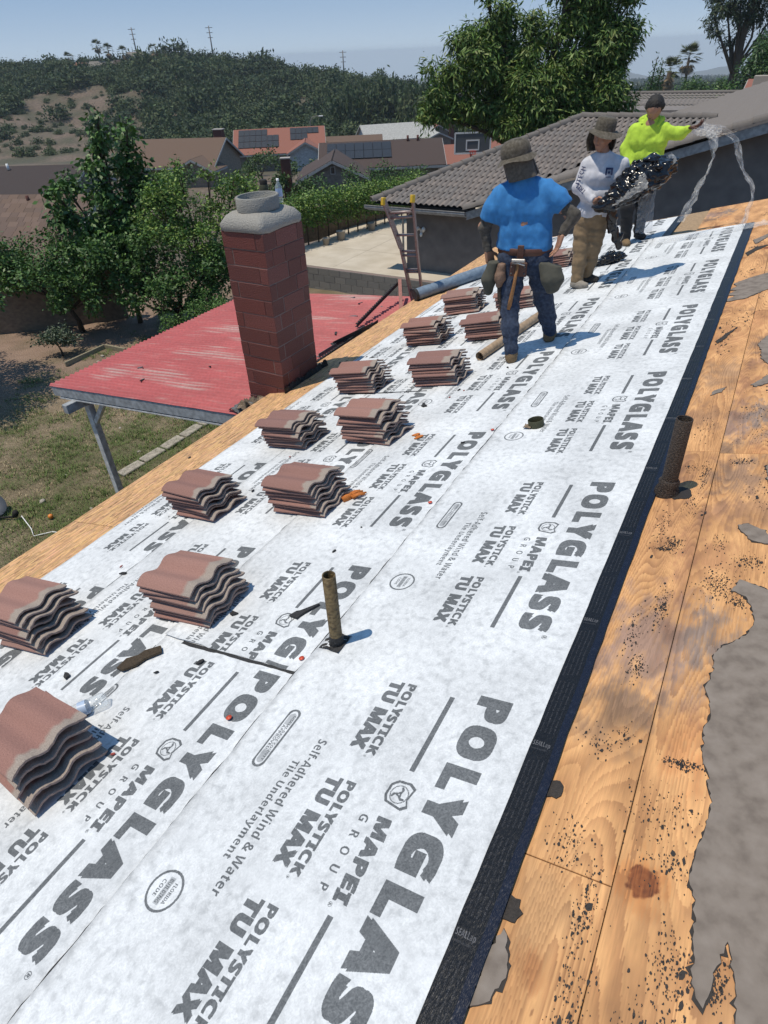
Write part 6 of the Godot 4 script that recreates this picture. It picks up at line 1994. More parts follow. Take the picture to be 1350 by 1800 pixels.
func build_valley() -> void:
	M.shingle_tan = mat(lin(0.20, 0.135, 0.10), 0.95, ntex(61, 0.09, Color(0.6, 0.58, 0.56), Color(1, 1, 1), 512, 4), 0.35)
	M.shingle_brown = mat(lin(0.095, 0.068, 0.062), 0.95, ntex(62, 0.12, Color(0.6, 0.58, 0.56), Color(1, 1, 1), 512, 4), 0.4)
	M.shingle_dark = mat(lin(0.065, 0.052, 0.05), 0.95, ntex(63, 0.12, Color(0.65, 0.6, 0.6), Color(1, 1, 1), 512, 4), 0.4)
	M.clay = mat(lin(0.335, 0.145, 0.11), 0.9, ntex(64, 0.1, Color(0.7, 0.65, 0.6), Color(1, 1, 1), 512, 4), 0.5)
	M.pale_roof = mat(lin(0.46, 0.46, 0.44), 0.9, M.mottle, 0.2)
	M.tan_paint = mat(lin(0.30, 0.25, 0.20), 0.9, M.mottle, 0.3)
	M.grey_wall = mat(lin(0.22, 0.20, 0.18), 0.9, M.mottle, 0.3)
	M.white_wall = mat(lin(0.55, 0.58, 0.62), 0.9, M.mottle, 0.3)
	M.dark_glass = mat(lin(0.02, 0.024, 0.03), 0.12)
	M.far_brick = mat(lin(0.16, 0.06, 0.048), 0.95, M.speck, 0.8)
	M.far_cap = mat(lin(0.32, 0.3, 0.28), 0.95)
	M.solar = mat(lin(0.018, 0.019, 0.022), 0.4)
	var Y := yaw(0.541)
	var put := func(v: float, w: float, y: float) -> Vector3:
		var p := HD * v + RT * w
		return Vector3(p.x, y, p.z)
	# brown-roofed house nearest, with a front gable
	var o := thing("valley_house", "brown shingle house with a grey front gable and roof panels beyond the hedge", "house", X(put.call(79.0, 1.0, -6.6), Y))
	var f := gable(o, X(Vector3(0.4, 0, 0)), 12.6, 9.5, 2.5, 1.75, M.shingle_brown, M.tan_paint, M.nb_trim)
	gable(o, X(Vector3(-4.6, 0, 6.0), yaw(PI / 2)), 8.0, 6.4, 2.35, 1.45, M.shingle_brown, M.grey_wall, M.nb_trim)
	var cells := []
	for i in 7:
		for j in 2: cells.append([-5.4 + i, 1.3 + j * 1.65])
	solar(f, X(Vector3(0.4, 0, 0)), 12.6, 9.5, 1.75, 2.5, cells)
	chimney_at(o, Vector3(-9.3, 1.9, 9.0), 0.9, 4.4)
	for k in 2: part(o, "roof_vent", tubem([Vector3.ZERO, Vector3(0, 0.7, 0)], [0.14, 0.12], 8), M.far_brick, X(Vector3(3.4 + k * 1.1, 4.1, 0.4)))
	window_at(o, Vector3(-4.6, 3.0, 10.03), Basis(), 0.5, 0.7)
	# tan-roofed house behind the yard trees
	o = thing("valley_house", "tan-roofed house with a brick chimney at its ridge end behind the yard trees", "house", X(put.call(102.0, -26.5, -8.6), yaw(0.36)))
	gable(o, Transform3D(), 12.5, 11.0, 2.7, 2.6, M.shingle_tan, M.tan_paint, M.nb_trim)
	gable(o, X(Vector3(4.4, 0, 5.4), yaw(PI / 2)), 4.0, 5.0, 2.4, 1.2, M.shingle_tan, M.tan_paint, M.nb_trim)
	chimney_at(o, Vector3(5.4, 5.0, -1.0), 1.3, 2.6)
	window_at(o, Vector3(3.4, 1.5, 7.5), Basis(), 1.4, 1.0)
	# red tile house with panels
	o = thing("valley_house", "red tile house with dark solar panels in two stepped fields", "house", X(put.call(128.0, -15.6, -10.6), yaw(0.60)))
	f = gable(o, Transform3D(), 15.0, 12.0, 3.0, 3.0, M.clay, M.grey_wall, M.nb_trim)
	cells = []
	for i in 14:
		for j in 3:
			if i < 5 or (j == 0 and i > 8) or (i >= 3 and i < 7 and j > 0) or (j == 1 and i > 8 and i < 12): cells.append([-6.6 + i * 1.0, 1.2 + j * 1.7])
	solar(f, Transform3D(), 15.0, 12.0, 3.0, 3.0, cells)
	gable(o, X(Vector3(4.6, 0.2, 6.5), yaw(PI / 2)), 6.0, 5.5, 3.0, 1.4, M.clay, M.white_wall, M.nb_trim)
	for k in 4: part(o, "porch_post", boxm(Vector3(0.2, 3.4, 0.2)), M.white_wall, X(Vector3(8.0, 1.6, -3.0 + k * 2.4)))
	for k in 3: window_at(o, Vector3(7.55, 1.6, -2.0 + k * 2.4), yaw(PI / 2), 1.2, 1.6)
	# more roofs
	o = thing("valley_house", "dark flat-looking shingle house at the bottom of the dry slope", "house", X(put.call(80.0, -38.5, -8.0), yaw(0.42)))
	gable(o, Transform3D(), 13.0, 10.5, 2.5, 2.1, M.shingle_dark, M.grey_wall, M.nb_trim)
	part(o, "roof_vent", tubem([Vector3.ZERO, Vector3(0, 0.6, 0)], [0.15, 0.13], 8), M.white, X(Vector3(-2.0, 4.5, 0.8)))
	o = thing("valley_house", "brown house with rows of shingles showing just beyond the garden wall", "house", X(put.call(41.0, -22.5, -5.7), yaw(0.35)))
	shingled(gable(o, Transform3D(), 13.0, 12.5, 2.5, 2.7, M.shingle_tan, M.tan_paint, M.nb_trim, 0.6), 13.0, 12.5, 2.5, 2.7)
	part(o, "roof_vent", tubem([Vector3.ZERO, Vector3(0, 0.4, 0)], [0.1, 0.09], 8), M.far_brick, X(Vector3(2.8, 5.0, 0.6)))
	o = thing("valley_house", "low tan-roofed house between the red tile house and the white one", "house", X(put.call(156.0, -3.3, -13.4), yaw(0.55)))
	gable(o, Transform3D(), 12.0, 10.0, 2.6, 2.0, M.shingle_tan, M.tan_paint, M.nb_trim)
	o = thing("valley_house", "pale-roofed white house in front of the tall grove", "house", X(put.call(178.0, 7.0, -14.2), yaw(0.75)))
	gable(o, Transform3D(), 17.0, 12.0, 3.0, 2.6, M.pale_roof, M.white_wall, M.nb_trim)
	gable(o, X(Vector3(8.0, 0, 7.0), yaw(PI / 2)), 6.0, 6.0, 2.8, 1.2, M.pale_roof, M.grey_wall, M.nb_trim)
	for k in 3: window_at(o, Vector3(-3.0 + k * 3.0, 1.5, 6.05), Basis(), 1.6, 1.4)
	o = thing("valley_house", "grey gabled house with a red roof and tall brick chimney by the big tree", "house", X(put.call(205.0, 19.0, -17.0), yaw(0.7)))
	gable(o, Transform3D(Basis(Vector3.UP, PI / 2), Vector3.ZERO), 10.0, 10.0, 3.2, 2.6, M.clay, M.grey_wall, M.nb_trim)
	chimney_at(o, Vector3(3.6, 4.4, 5.3), 1.4, 8.0)
	for k in [[100.0, 10.6, -9.4, "orange"], [150.0, 27.0, -13.5, "red"]]:
		o = thing("valley_house", "small %s-roofed building showing under the big feathery tree" % ["low clay", "second clay"][int(k[3] == "red")], "house", X(put.call(k[0], k[1], k[2]), yaw(0.6)))
		gable(o, Transform3D(), 9.0, 7.0, 2.4, 1.7, M.clay, M.tan_paint, M.nb_trim)
	# grey tile roof beyond the neighbour and the brick-chimney house
	o = thing("tile_house", "grey wavy-tile house seen past the neighbour's long slope", "house", X(Vector3(-6.5, -0.8, -62.0)))
	part(o, "wall", boxm(Vector3(13.0, 2.4, 12.0)), M.nb_wall, X(Vector3(0, 0.9, -3.0)))
	part(o, "roof", wavy_slope(8.5, 14.0, 0.4, 0.33, 0.06), M.nb_tile, X(Vector3(0, 0.0, 5.0), Basis(Vector3(0, 0.33, -0.944), Vector3(0, 0.944, 0.33), Vector3(1, 0, 0))), "stuff")
	part(o, "ridge", tubem([Vector3(-7, 2.85, -3.1), Vector3(7, 2.85, -3.1)], [0.16], 10), M.nb_cap)
	o = thing("tile_house", "house with a pale stone chimney and pinkish tiles past the eucalyptus trunk", "house", X(Vector3(-1.2, -0.9, -66.0)))
	gable(o, Transform3D(), 5.0, 8.0, 2.6, 1.0, M.clay, M.tan_paint, M.nb_trim)
	part(o, "stone_chimney", boxm(Vector3(1.1, 2.2, 0.9), 0.03), M.stone, X(Vector3(-1.9, 3.0, 3.0)))
	# crest houses
	for k in [[-120.5, 409.0, 6.5, "white-walled house with a grey roof on the hill crest by the pole", 9.0], [-138.0, 404.0, 3.2, "grey-roofed house among palms on the hill crest", 12.0], [-127.0, 404.0, 3.4, "brown-roofed house beside the palms on the hill crest", 8.0], [-150.0, 406.0, 3.0, "small red-roofed house at the end of the crest row", 6.0], [-112.0, 404.0, 3.0, "low pale house in the scrub near the hill crest", 7.0]]:
		o = thing("crest_house", k[3], "house", X(put.call(k[1], k[0], k[2] - 0.5), Y))
		gable(o, Transform3D(), k[4], 7.0, 2.6, 1.7, M.clay if k[0] < -145.0 else (M.shingle_brown if k[4] == 8.0 else M.grey_wall), M.white_wall, M.nb_trim)
		for j in 2: window_at(o, Vector3(-2.0 + j * 3.0, 1.4, 3.55), Basis(), 1.3, 1.1)
	# street lamp, parked car
	o = thing("street_lamp", "tall street lamp with a curved arm beside the red tile house", "street lamp", X(put.call(165.0, -12.9, -15.0), Y))
	part(o, "mast", tubem([Vector3.ZERO, Vector3(0, 8.6, 0), Vector3(0.4, 9.3, 0), Vector3(1.6, 9.6, 0), Vector3(2.2, 9.6, 0)], [0.13, 0.1, 0.09, 0.07, 0.06], 8), M.pole)
	part(o, "lamp_head", boxm(Vector3(1.0, 0.2, 0.35), 0.05), M.white, X(Vector3(2.5, 9.55, 0)))
	build_car(put.call(213.0, 24.3, -19.0))
	var greens := [Color(0.05, 0.075, 0.026), Color(0.07, 0.095, 0.03), Color(0.045, 0.06, 0.024)]
	var n := 0
	for k in [[92.0, -11.0, 2.2], [88.0, -7.0, 1.8], [96.0, -4.5, 1.6], [100.0, -15.5, 2.4], [112.0, -18.5, 2.0], [118.0, -6.0, 2.2], [70.0, -9.0, 1.7], [66.0, -12.0, 2.0], [62.0, -6.0, 1.5], [72.0, -20.0, 2.2], [90.0, -33.0, 2.4], [60.0, -27.0, 1.9], [145.0, -10.0, 2.4], [150.0, 4.5, 2.2], [165.0, -4.0, 2.6], [172.0, 14.0, 2.6], [140.0, 9.5, 2.0], [185.0, -14.0, 3.0], [178.0, -24.0, 3.0], [135.0, -30.0, 2.6], [150.0, -38.0, 3.0], [120.0, -42.0, 2.8], [195.0, 16.0, 2.6], [110.0, 6.0, 1.8]]:
		var p: Vector3 = put.call(k[0], k[1], 0.0)
		p.y = land(p.x, p.z)
		var c := []
		for j in 4: c.append([p + Vector3(r3(n, j) * k[2] * 0.6, k[2] * (0.9 + 0.35 * r3(n, j + 9)), r3(n, j + 4) * k[2] * 0.6), k[2] * (0.55 + 0.2 * r3(j, n))])
		n += 1
		tree("garden_tree", "green garden tree growing among the valley houses", "tree", p, c, 900, 0.32, 0.5, greens, 700 + n, 0.12, M.leaf, "garden trees among the valley houses", 0.1, 0.4, 3)
	# warehouses and houses on the plain
	M.warehouse = mat(lin(0.62, 0.62, 0.60), 0.8)
	var r := RandomNumberGenerator.new()
	r.seed = 7
	for k in [[690.0, 275.0, 110.0, 60.0, 9.0], [820.0, 345.0, 130.0, 70.0, 10.0], [760.0, 372.0, 90.0, 50.0, 9.0], [980.0, 405.0, 150.0, 80.0, 10.0], [1150.0, 470.0, 160.0, 80.0, 10.0], [1300.0, 500.0, 180.0, 60.0, 9.0]]:
		var st := begin()
		var p: Vector3 = put.call(k[0], k[1], 0.0)
		box(st, X(Vector3(0, k[4] * 0.5, 0)), Vector3(k[2], k[4], k[3]))
		box(st, X(Vector3(k[2] * 0.2, k[4] + 0.8, 0)), Vector3(8, 1.6, 6))
		box(st, X(Vector3(-k[2] * 0.2, k[4] + 0.6, 5)), Vector3(5, 1.2, 5))
		for j in 6: box(st, X(Vector3(k[2] * (j - 2.5) / 6.0, 2.2, k[3] * 0.5 + 0.1)), Vector3(5, 4, 0.3))
		solo("warehouse", done(st), M.warehouse, "white flat-roofed warehouse on the hazy plain, %s" % {690.0: "the one closest to the palms", 820.0: "the broad one behind the eucalyptus foot", 760.0: "the small one beside the broad one", 980.0: "in the second row", 1150.0: "in the third row", 1300.0: "longest and farthest out"}[k[0]], "warehouse", X(Vector3(p.x, land(p.x, p.z), p.z), yaw(0.4)))
	var st := begin()
	for k in 900:
		var v := 700.0 * pow(6.0, r.randf())
		var w := r.randf_range(0.28, 0.56) * v
		var p := HD * v + RT * w
		box(st, X(Vector3(p.x, land(p.x, p.z) + 3.0, p.z), yaw(r.randf() * 3.0)), Vector3(r.randf_range(8, 22), r.randf_range(5, 9), r.randf_range(8, 16)))
	solo("distant_town", done(st), M.pale_roof, "sprawl of pale town buildings fading into haze on the plain", "town", Transform3D(), "", "stuff")
	var cm := leaf_mesh([[Vector3(0, 0.5, 0), 0.8]], 60, 0.6, 0.8, [Color(0.05, 0.06, 0.035)], 9)
	var mm := MultiMesh.new()
	mm.transform_format = MultiMesh.TRANSFORM_3D
	mm.mesh = cm
	mm.instance_count = 4200
	for k in 4200:
		var v := 260.0 * pow(11.0, r.randf())
		var w := r.randf_range(0.2, 0.58) * v
		var p := HD * v + RT * w
		var s := r.randf_range(4.0, 9.0)
		mm.set_instance_transform(k, Transform3D(Basis(Vector3.UP, r.randf() * 6.0).scaled(Vector3.ONE * s), Vector3(p.x, land(p.x, p.z), p.z)))
	var mi := MultiMeshInstance3D.new()
	mi.name = "valley_woods"
	mi.multimesh = mm
	mi.material_override = M.leaf
	add_child(mi)
	tag(mi, "scattered dark treetops merging over the hazy valley floor", "trees", "", "stuff")

func r3(a: int, b: int) -> float:      # a fixed spread between -1 and 1
	return sin(a * 12.9898 + b * 78.233) * 0.99

func build_car(at: Vector3) -> void:
	var o := thing("parked_car", "white SUV parked on the far street below the big tree", "car", X(at, yaw(0.75)))
	M.car = mat(lin(0.75, 0.75, 0.75), 0.25)
	var st := begin(false)
	var prof := [Vector2(-2.25, 0.35), Vector2(-2.3, 0.75), Vector2(-2.2, 1.0), Vector2(-1.95, 1.55), Vector2(-1.5, 1.68), Vector2(0.3, 1.66), Vector2(1.0, 1.08), Vector2(2.0, 0.95), Vector2(2.3, 0.7), Vector2(2.25, 0.35)]
	var poly := PackedVector2Array(prof)
	slab(st, poly, func(v: Vector2, l: float) -> Vector3: return Vector3(v.x, v.y, l * (1.0 if v.y < 1.2 else 0.84)), 0.9, -0.9)
	part(o, "body", done(st), M.car)
	for s in [-1.0, 1.0]:
		for k in [[-1.0, 1.0], [0.05, 0.95]]:
			st = begin()
			box(st, X(Vector3(k[0] + 0.1, 1.32, s * 0.80)), Vector3(k[1], 0.42, 0.06), 0.02)
			part(o, "window", done(st), M.dark_glass)
	st = begin()
	bar(st, Vector3(0.42, 1.6, 0), Vector3(0.98, 1.13, 0), 1.35, 0.04)
	part(o, "windscreen", done(st), M.dark_glass)
	for x in [-1.4, 1.45]:
		for s in [-1.0, 1.0]:
			st = begin(false)
			lathe(st, X(Vector3(x, 0.36, s * 0.78), Basis(Vector3(1, 0, 0), PI / 2 * s)), [Vector2(0, 0.14), Vector2(0.2, 0.14), Vector2(0.34, 0.12), Vector2(0.36, 0.0), Vector2(0.34, -0.1)], 16)
			var w := part(o, "wheel", done(st), M.soot)
			st = begin(false)
			lathe(st, X(Vector3(x, 0.36, s * 0.78), Basis(Vector3(1, 0, 0), PI / 2 * s)), [Vector2(0, 0.155), Vector2(0.2, 0.15), Vector2(0.21, 0.13)], 12)
			part(w, "rim", done(st), M.pale_paint)
	for s in [-1.0, 1.0]: part(o, "headlight", boxm(Vector3(0.1, 0.16, 0.4), 0.03), M.dark_glass, X(Vector3(2.24, 0.76, s * 0.62)))

# rows of shingles on the slope that faces the viewer
func shingled(roof: Node3D, L: float, W: float, h: float, rise: float) -> void:
	var th := atan2(rise, W * 0.5)
	var d := Vector3(0, sin(th), -cos(th))
	var nn := Vector3(0, cos(th), sin(th))
	var meshes := [boxm(Vector3(0.48, 0.02, 0.5)), boxm(Vector3(0.62, 0.024, 0.5)), boxm(Vector3(0.4, 0.022, 0.5))]
	var ms := []
	for c in [lin(0.21, 0.14, 0.105), lin(0.175, 0.118, 0.09), lin(0.235, 0.16, 0.125), lin(0.19, 0.13, 0.105)]: ms.append(mat(c, 0.95, M.speck, 0.8))
	var b := Basis(Vector3(1, 0, 0), nn, Vector3(1, 0, 0).cross(nn)) * Basis(Vector3(1, 0, 0), 0.05)
	var n := 0
	for r in 16:
		var x := L * 0.5 + 0.3 + (0.2 if r % 2 else 0.0)
		while x > -2.0 and n < 300:
			var k := rng.randi() % 3
			var w: float = [0.48, 0.62, 0.4][k]
			part(roof, "shingle", meshes[k], ms[rng.randi() % 4], X(Vector3(x - w * 0.5, h + rise, 0) - d * (0.3 + r * 0.42) + nn * 0.20, b))
			x -= w + 0.015
			n += 1

# ================================================================ people
# distance field of tapered bones joined smoothly, meshed as surface nets
func blob(st: SurfaceTool, bones: Array, cell: float, k: float, amp := 0.0, freq := Vector3.ONE, cuts := [], sd := 1) -> void:
	var lo := Vector3(1e9, 1e9, 1e9)
	var hi := -lo
	for b in bones:
		var r := maxf(b[2], b[3]) + k * 0.6 + amp + cell * 3.0
		lo = lo.min(b[0] - Vector3.ONE * r).min(b[1] - Vector3.ONE * r)
		hi = hi.max(b[0] + Vector3.ONE * r).max(b[1] + Vector3.ONE * r)
	var nx := int((hi.x - lo.x) / cell) + 2
	var ny := int((hi.y - lo.y) / cell) + 2
	var nz := int((hi.z - lo.z) / cell) + 2
	var F := PackedFloat32Array()
	F.resize(nx * ny * nz)
	F.fill(1.0)
	for b in bones:
		var A: Vector3 = b[0]
		var Bv: Vector3 = b[1]
		var ra: float = b[2]
		var rb: float = b[3]
		var m := maxf(ra, rb) + k + amp + cell * 2.5
		var p0 := ((A.min(Bv) - Vector3.ONE * m - lo) / cell).floor()
		var p1 := ((A.max(Bv) + Vector3.ONE * m - lo) / cell).ceil()
		var ab := Bv - A
		var l2 := maxf(ab.length_squared(), 1e-9)
		for iz in range(maxi(0, int(p0.z)), mini(nz - 1, int(p1.z)) + 1):
			for iy in range(maxi(0, int(p0.y)), mini(ny - 1, int(p1.y)) + 1):
				var row := (iz * ny + iy) * nx
				for ix in range(maxi(0, int(p0.x)), mini(nx - 1, int(p1.x)) + 1):
					var p := lo + Vector3(ix, iy, iz) * cell - A
					var t := clampf(p.dot(ab) / l2, 0.0, 1.0)
					var d := (p - ab * t).length() - (ra + (rb - ra) * t)
					if d > m: continue
					var o := F[row + ix]
					var h := maxf(k - absf(o - d), 0.0) / k
					F[row + ix] = minf(o, d) - h * h * k * 0.25
	var n := FastNoiseLite.new()
	n.seed = sd
	n.frequency = 1.0
	n.fractal_octaves = 2
	n.fractal_type = FastNoiseLite.FRACTAL_RIDGED
	if amp > 0.0 or cuts:
		for iz in nz:
			for iy in ny:
				var row := (iz * ny + iy) * nx
				for ix in nx:
					var v := F[row + ix]
					if v > amp * 1.5 + cell * 3.0 or v < -amp * 1.5 - cell * 3.0: continue
					var p := lo + Vector3(ix, iy, iz) * cell
					if amp > 0.0: v += n.get_noise_3d(p.x * freq.x, p.y * freq.y, p.z * freq.z) * amp
					for c in cuts:
						var q: Vector3 = p - c[0]
						if c.size() < 3 or q.length() < c[2]: v = maxf(v, q.dot(c[1]))
					F[row + ix] = v
	var ids := {}
	var V := PackedVector3Array()
	var sx := 1
	var sy := nx
	var sz := nx * ny
	var off := [0, sx, sy, sx + sy, sz, sx + sz, sy + sz, sx + sy + sz]
	var edges := [[0, 1], [2, 3], [4, 5], [6, 7], [0, 2], [1, 3], [4, 6], [5, 7], [0, 4], [1, 5], [2, 6], [3, 7]]
	var far := cell * 4.0 + amp
	for iz in nz - 1:
		for iy in ny - 1:
			var row := (iz * ny + iy) * nx
			for ix in nx - 1:
				var i := row + ix
				var f0 := F[i]
				if f0 > far or f0 < -far: continue
				var s := 0
				for c in 8:
					if F[i + off[c]] < 0.0: s |= 1 << c
				if s == 0 or s == 255: continue
				var acc := Vector3.ZERO
				var cnt := 0
				for e in edges:
					var a: int = e[0]
					var b: int = e[1]
					if ((s >> a) & 1) == ((s >> b) & 1): continue
					var fa := F[i + off[a]]
					var fb := F[i + off[b]]
					var t := fa / (fa - fb)
					var pa := Vector3(a & 1, (a >> 1) & 1, a >> 2)
					var pb := Vector3(b & 1, (b >> 1) & 1, b >> 2)
					acc += pa.lerp(pb, t)
					cnt += 1
				ids[i] = V.size()
				V.append(lo + (Vector3(ix, iy, iz) + acc / cnt) * cell)
	for i in ids:
		var f0 := F[i]
		for ax in 3:
			var st1: int = [sx, sy, sz][ax]
			var u: int = [sy, sz, sx][ax]
			var w: int = [sz, sx, sy][ax]
			var f1 := F[i + st1]
			if (f0 < 0.0) == (f1 < 0.0): continue
			if not (ids.has(i - u) and ids.has(i - w) and ids.has(i - u - w)): continue
			var a: Vector3 = V[ids[i]]
			var b: Vector3 = V[ids[i - u]]
			var c: Vector3 = V[ids[i - u - w]]
			var d: Vector3 = V[ids[i - w]]
			if f0 < 0.0: q4(st, c, d, a, b)
			else: q4(st, b, a, d, c)

func blobm(bones: Array, cell: float, k: float, amp := 0.0, freq := Vector3.ONE, cuts := [], sd := 1) -> ArrayMesh:
	var st := begin(false)
	blob(st, bones, cell, k, amp, freq, cuts, sd)
	return done(st)

func v3(a: Array) -> Vector3:
	return Vector3(a[0], a[1], a[2])

func chain(pts: Array, radii: Array) -> Array:
	var o := []
	for i in pts.size() - 1: o.append([v3(pts[i]), v3(pts[i + 1]), radii[i], radii[i + 1]])
	return o

# palm and five fingers; d runs from the wrist along the hand, across to the thumb side, curl in radians per joint
func hand(wrist: Vector3, d: Vector3, across: Vector3, curl: float) -> Array:
	d = d.normalized()
	across = (across - d * across.dot(d)).normalized()
	var inn := d.cross(across).normalized()      # the side the fingers close to
	var o := []
	for f in 4:
		var x := 0.031 - f * 0.021
		var root := wrist + d * (0.088 - absf(f - 1.2) * 0.006) + across * x
		o.append([wrist + across * x * 0.7 + d * 0.01, root, 0.017, 0.0125])
		var p := root
		var a := curl * 0.5
		var dir := (d + across * x * 1.6).normalized()
		var seg: Array = [[0.04, 0.026, 0.02], [0.045, 0.029, 0.021], [0.041, 0.027, 0.02], [0.032, 0.02, 0.017]][f]
		for j in 3:
			var e: Vector3 = p + (dir * cos(a) + inn * sin(a)) * seg[j]
			o.append([p, e, [0.0098, 0.0088, 0.008][j], [0.0088, 0.008, 0.0068][j]])
			p = e
			a += curl
	var t0 := wrist + d * 0.028 + across * 0.032
	var t1 := t0 + (d * 0.6 + across * 0.75 + inn * 0.25).normalized() * 0.036
	var t2 := t1 + (d * 0.85 + across * 0.3 + inn * 0.4).normalized() * 0.03
	var t3 := t2 + (d * 0.9 + across * 0.05 + inn * 0.5).normalized() * 0.024
	o.append_array([[t0 - across * 0.012, t0, 0.018, 0.015], [t0, t1, 0.0145, 0.0115], [t1, t2, 0.011, 0.0095], [t2, t3, 0.0095, 0.0075]])
	return o

# skull, jaw, nose, ears and neck; f is where the face looks
func head(c: Vector3, f: Vector3, up: Vector3) -> Array:
	f = f.normalized()
	var s := up.cross(f).normalized()
	up = f.cross(s)
	var o := [[c + up * 0.03 - f * 0.025, c + up * 0.03 + f * 0.02, 0.086, 0.08], [c - up * 0.01 + f * 0.03, c - up * 0.085 + f * 0.052, 0.066, 0.034],
		[c - up * 0.03 + s * 0.03 + f * 0.02, c - up * 0.07 + f * 0.045 + s * 0.01, 0.045, 0.03], [c - up * 0.03 - s * 0.03 + f * 0.02, c - up * 0.07 + f * 0.045 - s * 0.01, 0.045, 0.03],
		[c + up * 0.012 + f * 0.092, c - up * 0.026 + f * 0.106, 0.009, 0.014], [c + up * 0.034 + f * 0.083 + s * 0.03, c + up * 0.034 + f * 0.083 - s * 0.03, 0.014, 0.014],
		[c - up * 0.055 + f * 0.083 + s * 0.016, c - up * 0.055 + f * 0.083 - s * 0.016, 0.011, 0.011], [c - up * 0.02 + f * 0.07 + s * 0.04, c - up * 0.03 + f * 0.06 + s * 0.042, 0.02, 0.02], [c - up * 0.02 + f * 0.07 - s * 0.04, c - up * 0.03 + f * 0.06 - s * 0.042, 0.02, 0.02]]
	for k in [-1.0, 1.0]: o.append([c + up * 0.015 + s * k * 0.083 - f * 0.012, c - up * 0.025 + s * k * 0.08 - f * 0.005, 0.015, 0.01])
	return o

func face_bits(o: Node3D, c: Vector3, f: Vector3, up: Vector3) -> void:
	f = f.normalized()
	var s := up.cross(f).normalized()
	up = f.cross(s)
	for k in [-1.0, 1.0]:
		var st := begin(false)
		tube(st, [c + up * 0.008 + f * 0.087 + s * k * 0.024, c + up * 0.006 + f * 0.080 + s * k * 0.042], [0.007, 0.004], 8)
		part(o, "eye", done(st), M.soot)
		st = begin(false)
		tube(st, [c + up * 0.030 + f * 0.097 + s * k * 0.014, c + up * 0.036 + f * 0.093 + s * k * 0.034, c + up * 0.030 + f * 0.078 + s * k * 0.05], [0.005, 0.006, 0.003], 6)
		part(o, "eyebrow", done(st), M.hair)
	var st := begin(false)
	tube(st, [c - up * 0.056 + f * 0.090 + s * 0.022, c - up * 0.054 + f * 0.0965, c - up * 0.056 + f * 0.090 - s * 0.022], [0.003, 0.0055, 0.003], 6)
	part(o, "lips", done(st), M.lips)

# letters laid along a path on a sleeve, standing off toward the way they face
func letters_along(txt: String, path: Array, tall: float, facing: Vector3, off: float) -> ArrayMesh:
	var tr := text_tris(txt)
	var lo := Vector2(1e9, 1e9)
	var hi := -lo
	for p in tr:
		lo = lo.min(p)
		hi = hi.max(p)
	var total := 0.0
	for i in path.size() - 1: total += (path[i + 1] - path[i]).length()
	var st := begin()
	for k in range(0, tr.size(), 3):
		var P := []
		for j in 3:
			var u := (tr[k + j].x - lo.x) / (hi.x - lo.x) * total
			var i := 0
			while i < path.size() - 2 and u > (path[i + 1] - path[i]).length():
				u -= (path[i + 1] - path[i]).length()
				i += 1
			var d: Vector3 = (path[i + 1] - path[i]).normalized()
			var y := facing.cross(d).normalized()
			P.append(path[i] + d * u + y * ((tr[k + j].y - lo.y) / (hi.y - lo.y) - 0.5) * tall + facing * off)
		tri(st, P[0], P[1], P[2])
	return done(st)

func cloth(c: Color, rough := 0.9, tex: Texture2D = null, scale := 4.0) -> StandardMaterial3D:
	var m := mat(c, rough, tex if tex else M.soft, scale)
	m.rim_enabled = true
	m.rim = 0.25
	m.rim_tint = 0.6
	return m

func build_people() -> void:
	M.skin = mat(lin(0.33, 0.175, 0.11), 0.55)
	M.skin.subsurf_scatter_enabled = true
	M.skin.subsurf_scatter_strength = 0.1
	M.lips = mat(lin(0.26, 0.10, 0.08), 0.5)
	M.hair = mat(lin(0.012, 0.01, 0.009), 0.75)
	M.blue = cloth(lin(0.035, 0.21, 0.52))
	M.camo = cloth(lin(0.165, 0.15, 0.13), 0.95, ntex(71, 0.022, Color(0.5, 0.5, 0.48), Color(1, 1, 1), 512, 3, Color(0.72, 0.7, 0.65)), 2.6)
	M.cape = cloth(lin(0.135, 0.122, 0.105), 0.95, ntex(73, 0.03, Color(0.6, 0.6, 0.58), Color(1, 1, 1), 512, 3), 2.0)
	M.arm_cloth = cloth(lin(0.11, 0.10, 0.088), 0.95, ntex(74, 0.03, Color(0.6, 0.6, 0.58), Color(1, 1, 1), 512, 3), 2.0)
	M.jeans = cloth(lin(0.05, 0.075, 0.13), 0.95, ntex(72, 0.02, Color(0.4, 0.42, 0.48), Color(1, 1, 1), 512, 5), 3.0)
	M.boot = mat(lin(0.25, 0.165, 0.085), 0.85, M.mottle, 8.0)
	M.sole = mat(lin(0.04, 0.035, 0.03), 0.9)
	M.leather = mat(lin(0.115, 0.045, 0.028), 0.6, M.mottle, 8.0)
	M.canvas = cloth(lin(0.075, 0.075, 0.06), 0.95)
	M.tan_leather = mat(lin(0.25, 0.155, 0.105), 0.7, M.mottle, 8.0)
	M.white_shirt = cloth(lin(0.60, 0.61, 0.66))
	M.khaki = cloth(lin(0.25, 0.175, 0.10))
	M.grey_shoe = mat(lin(0.33, 0.30, 0.26), 0.9, M.mottle, 10.0)
	M.hivis = cloth(lin(0.47, 0.70, 0.06))
	M.black_cloth = cloth(lin(0.018, 0.018, 0.02))
	M.navy = mat(lin(0.02, 0.03, 0.09), 0.8)
	M.film_black = mat(lin(0.006, 0.006, 0.008), 0.2)
	M.film = mat(Color(0.86, 0.87, 0.88, 0.24), 0.3)
	M.film.transparency = BaseMaterial3D.TRANSPARENCY_ALPHA
	M.flap_in = cloth(lin(0.10, 0.055, 0.04))
	roofer_blue()
	lap("first roofer")
	roofer_white()
	lap("second roofer")
	roofer_green()

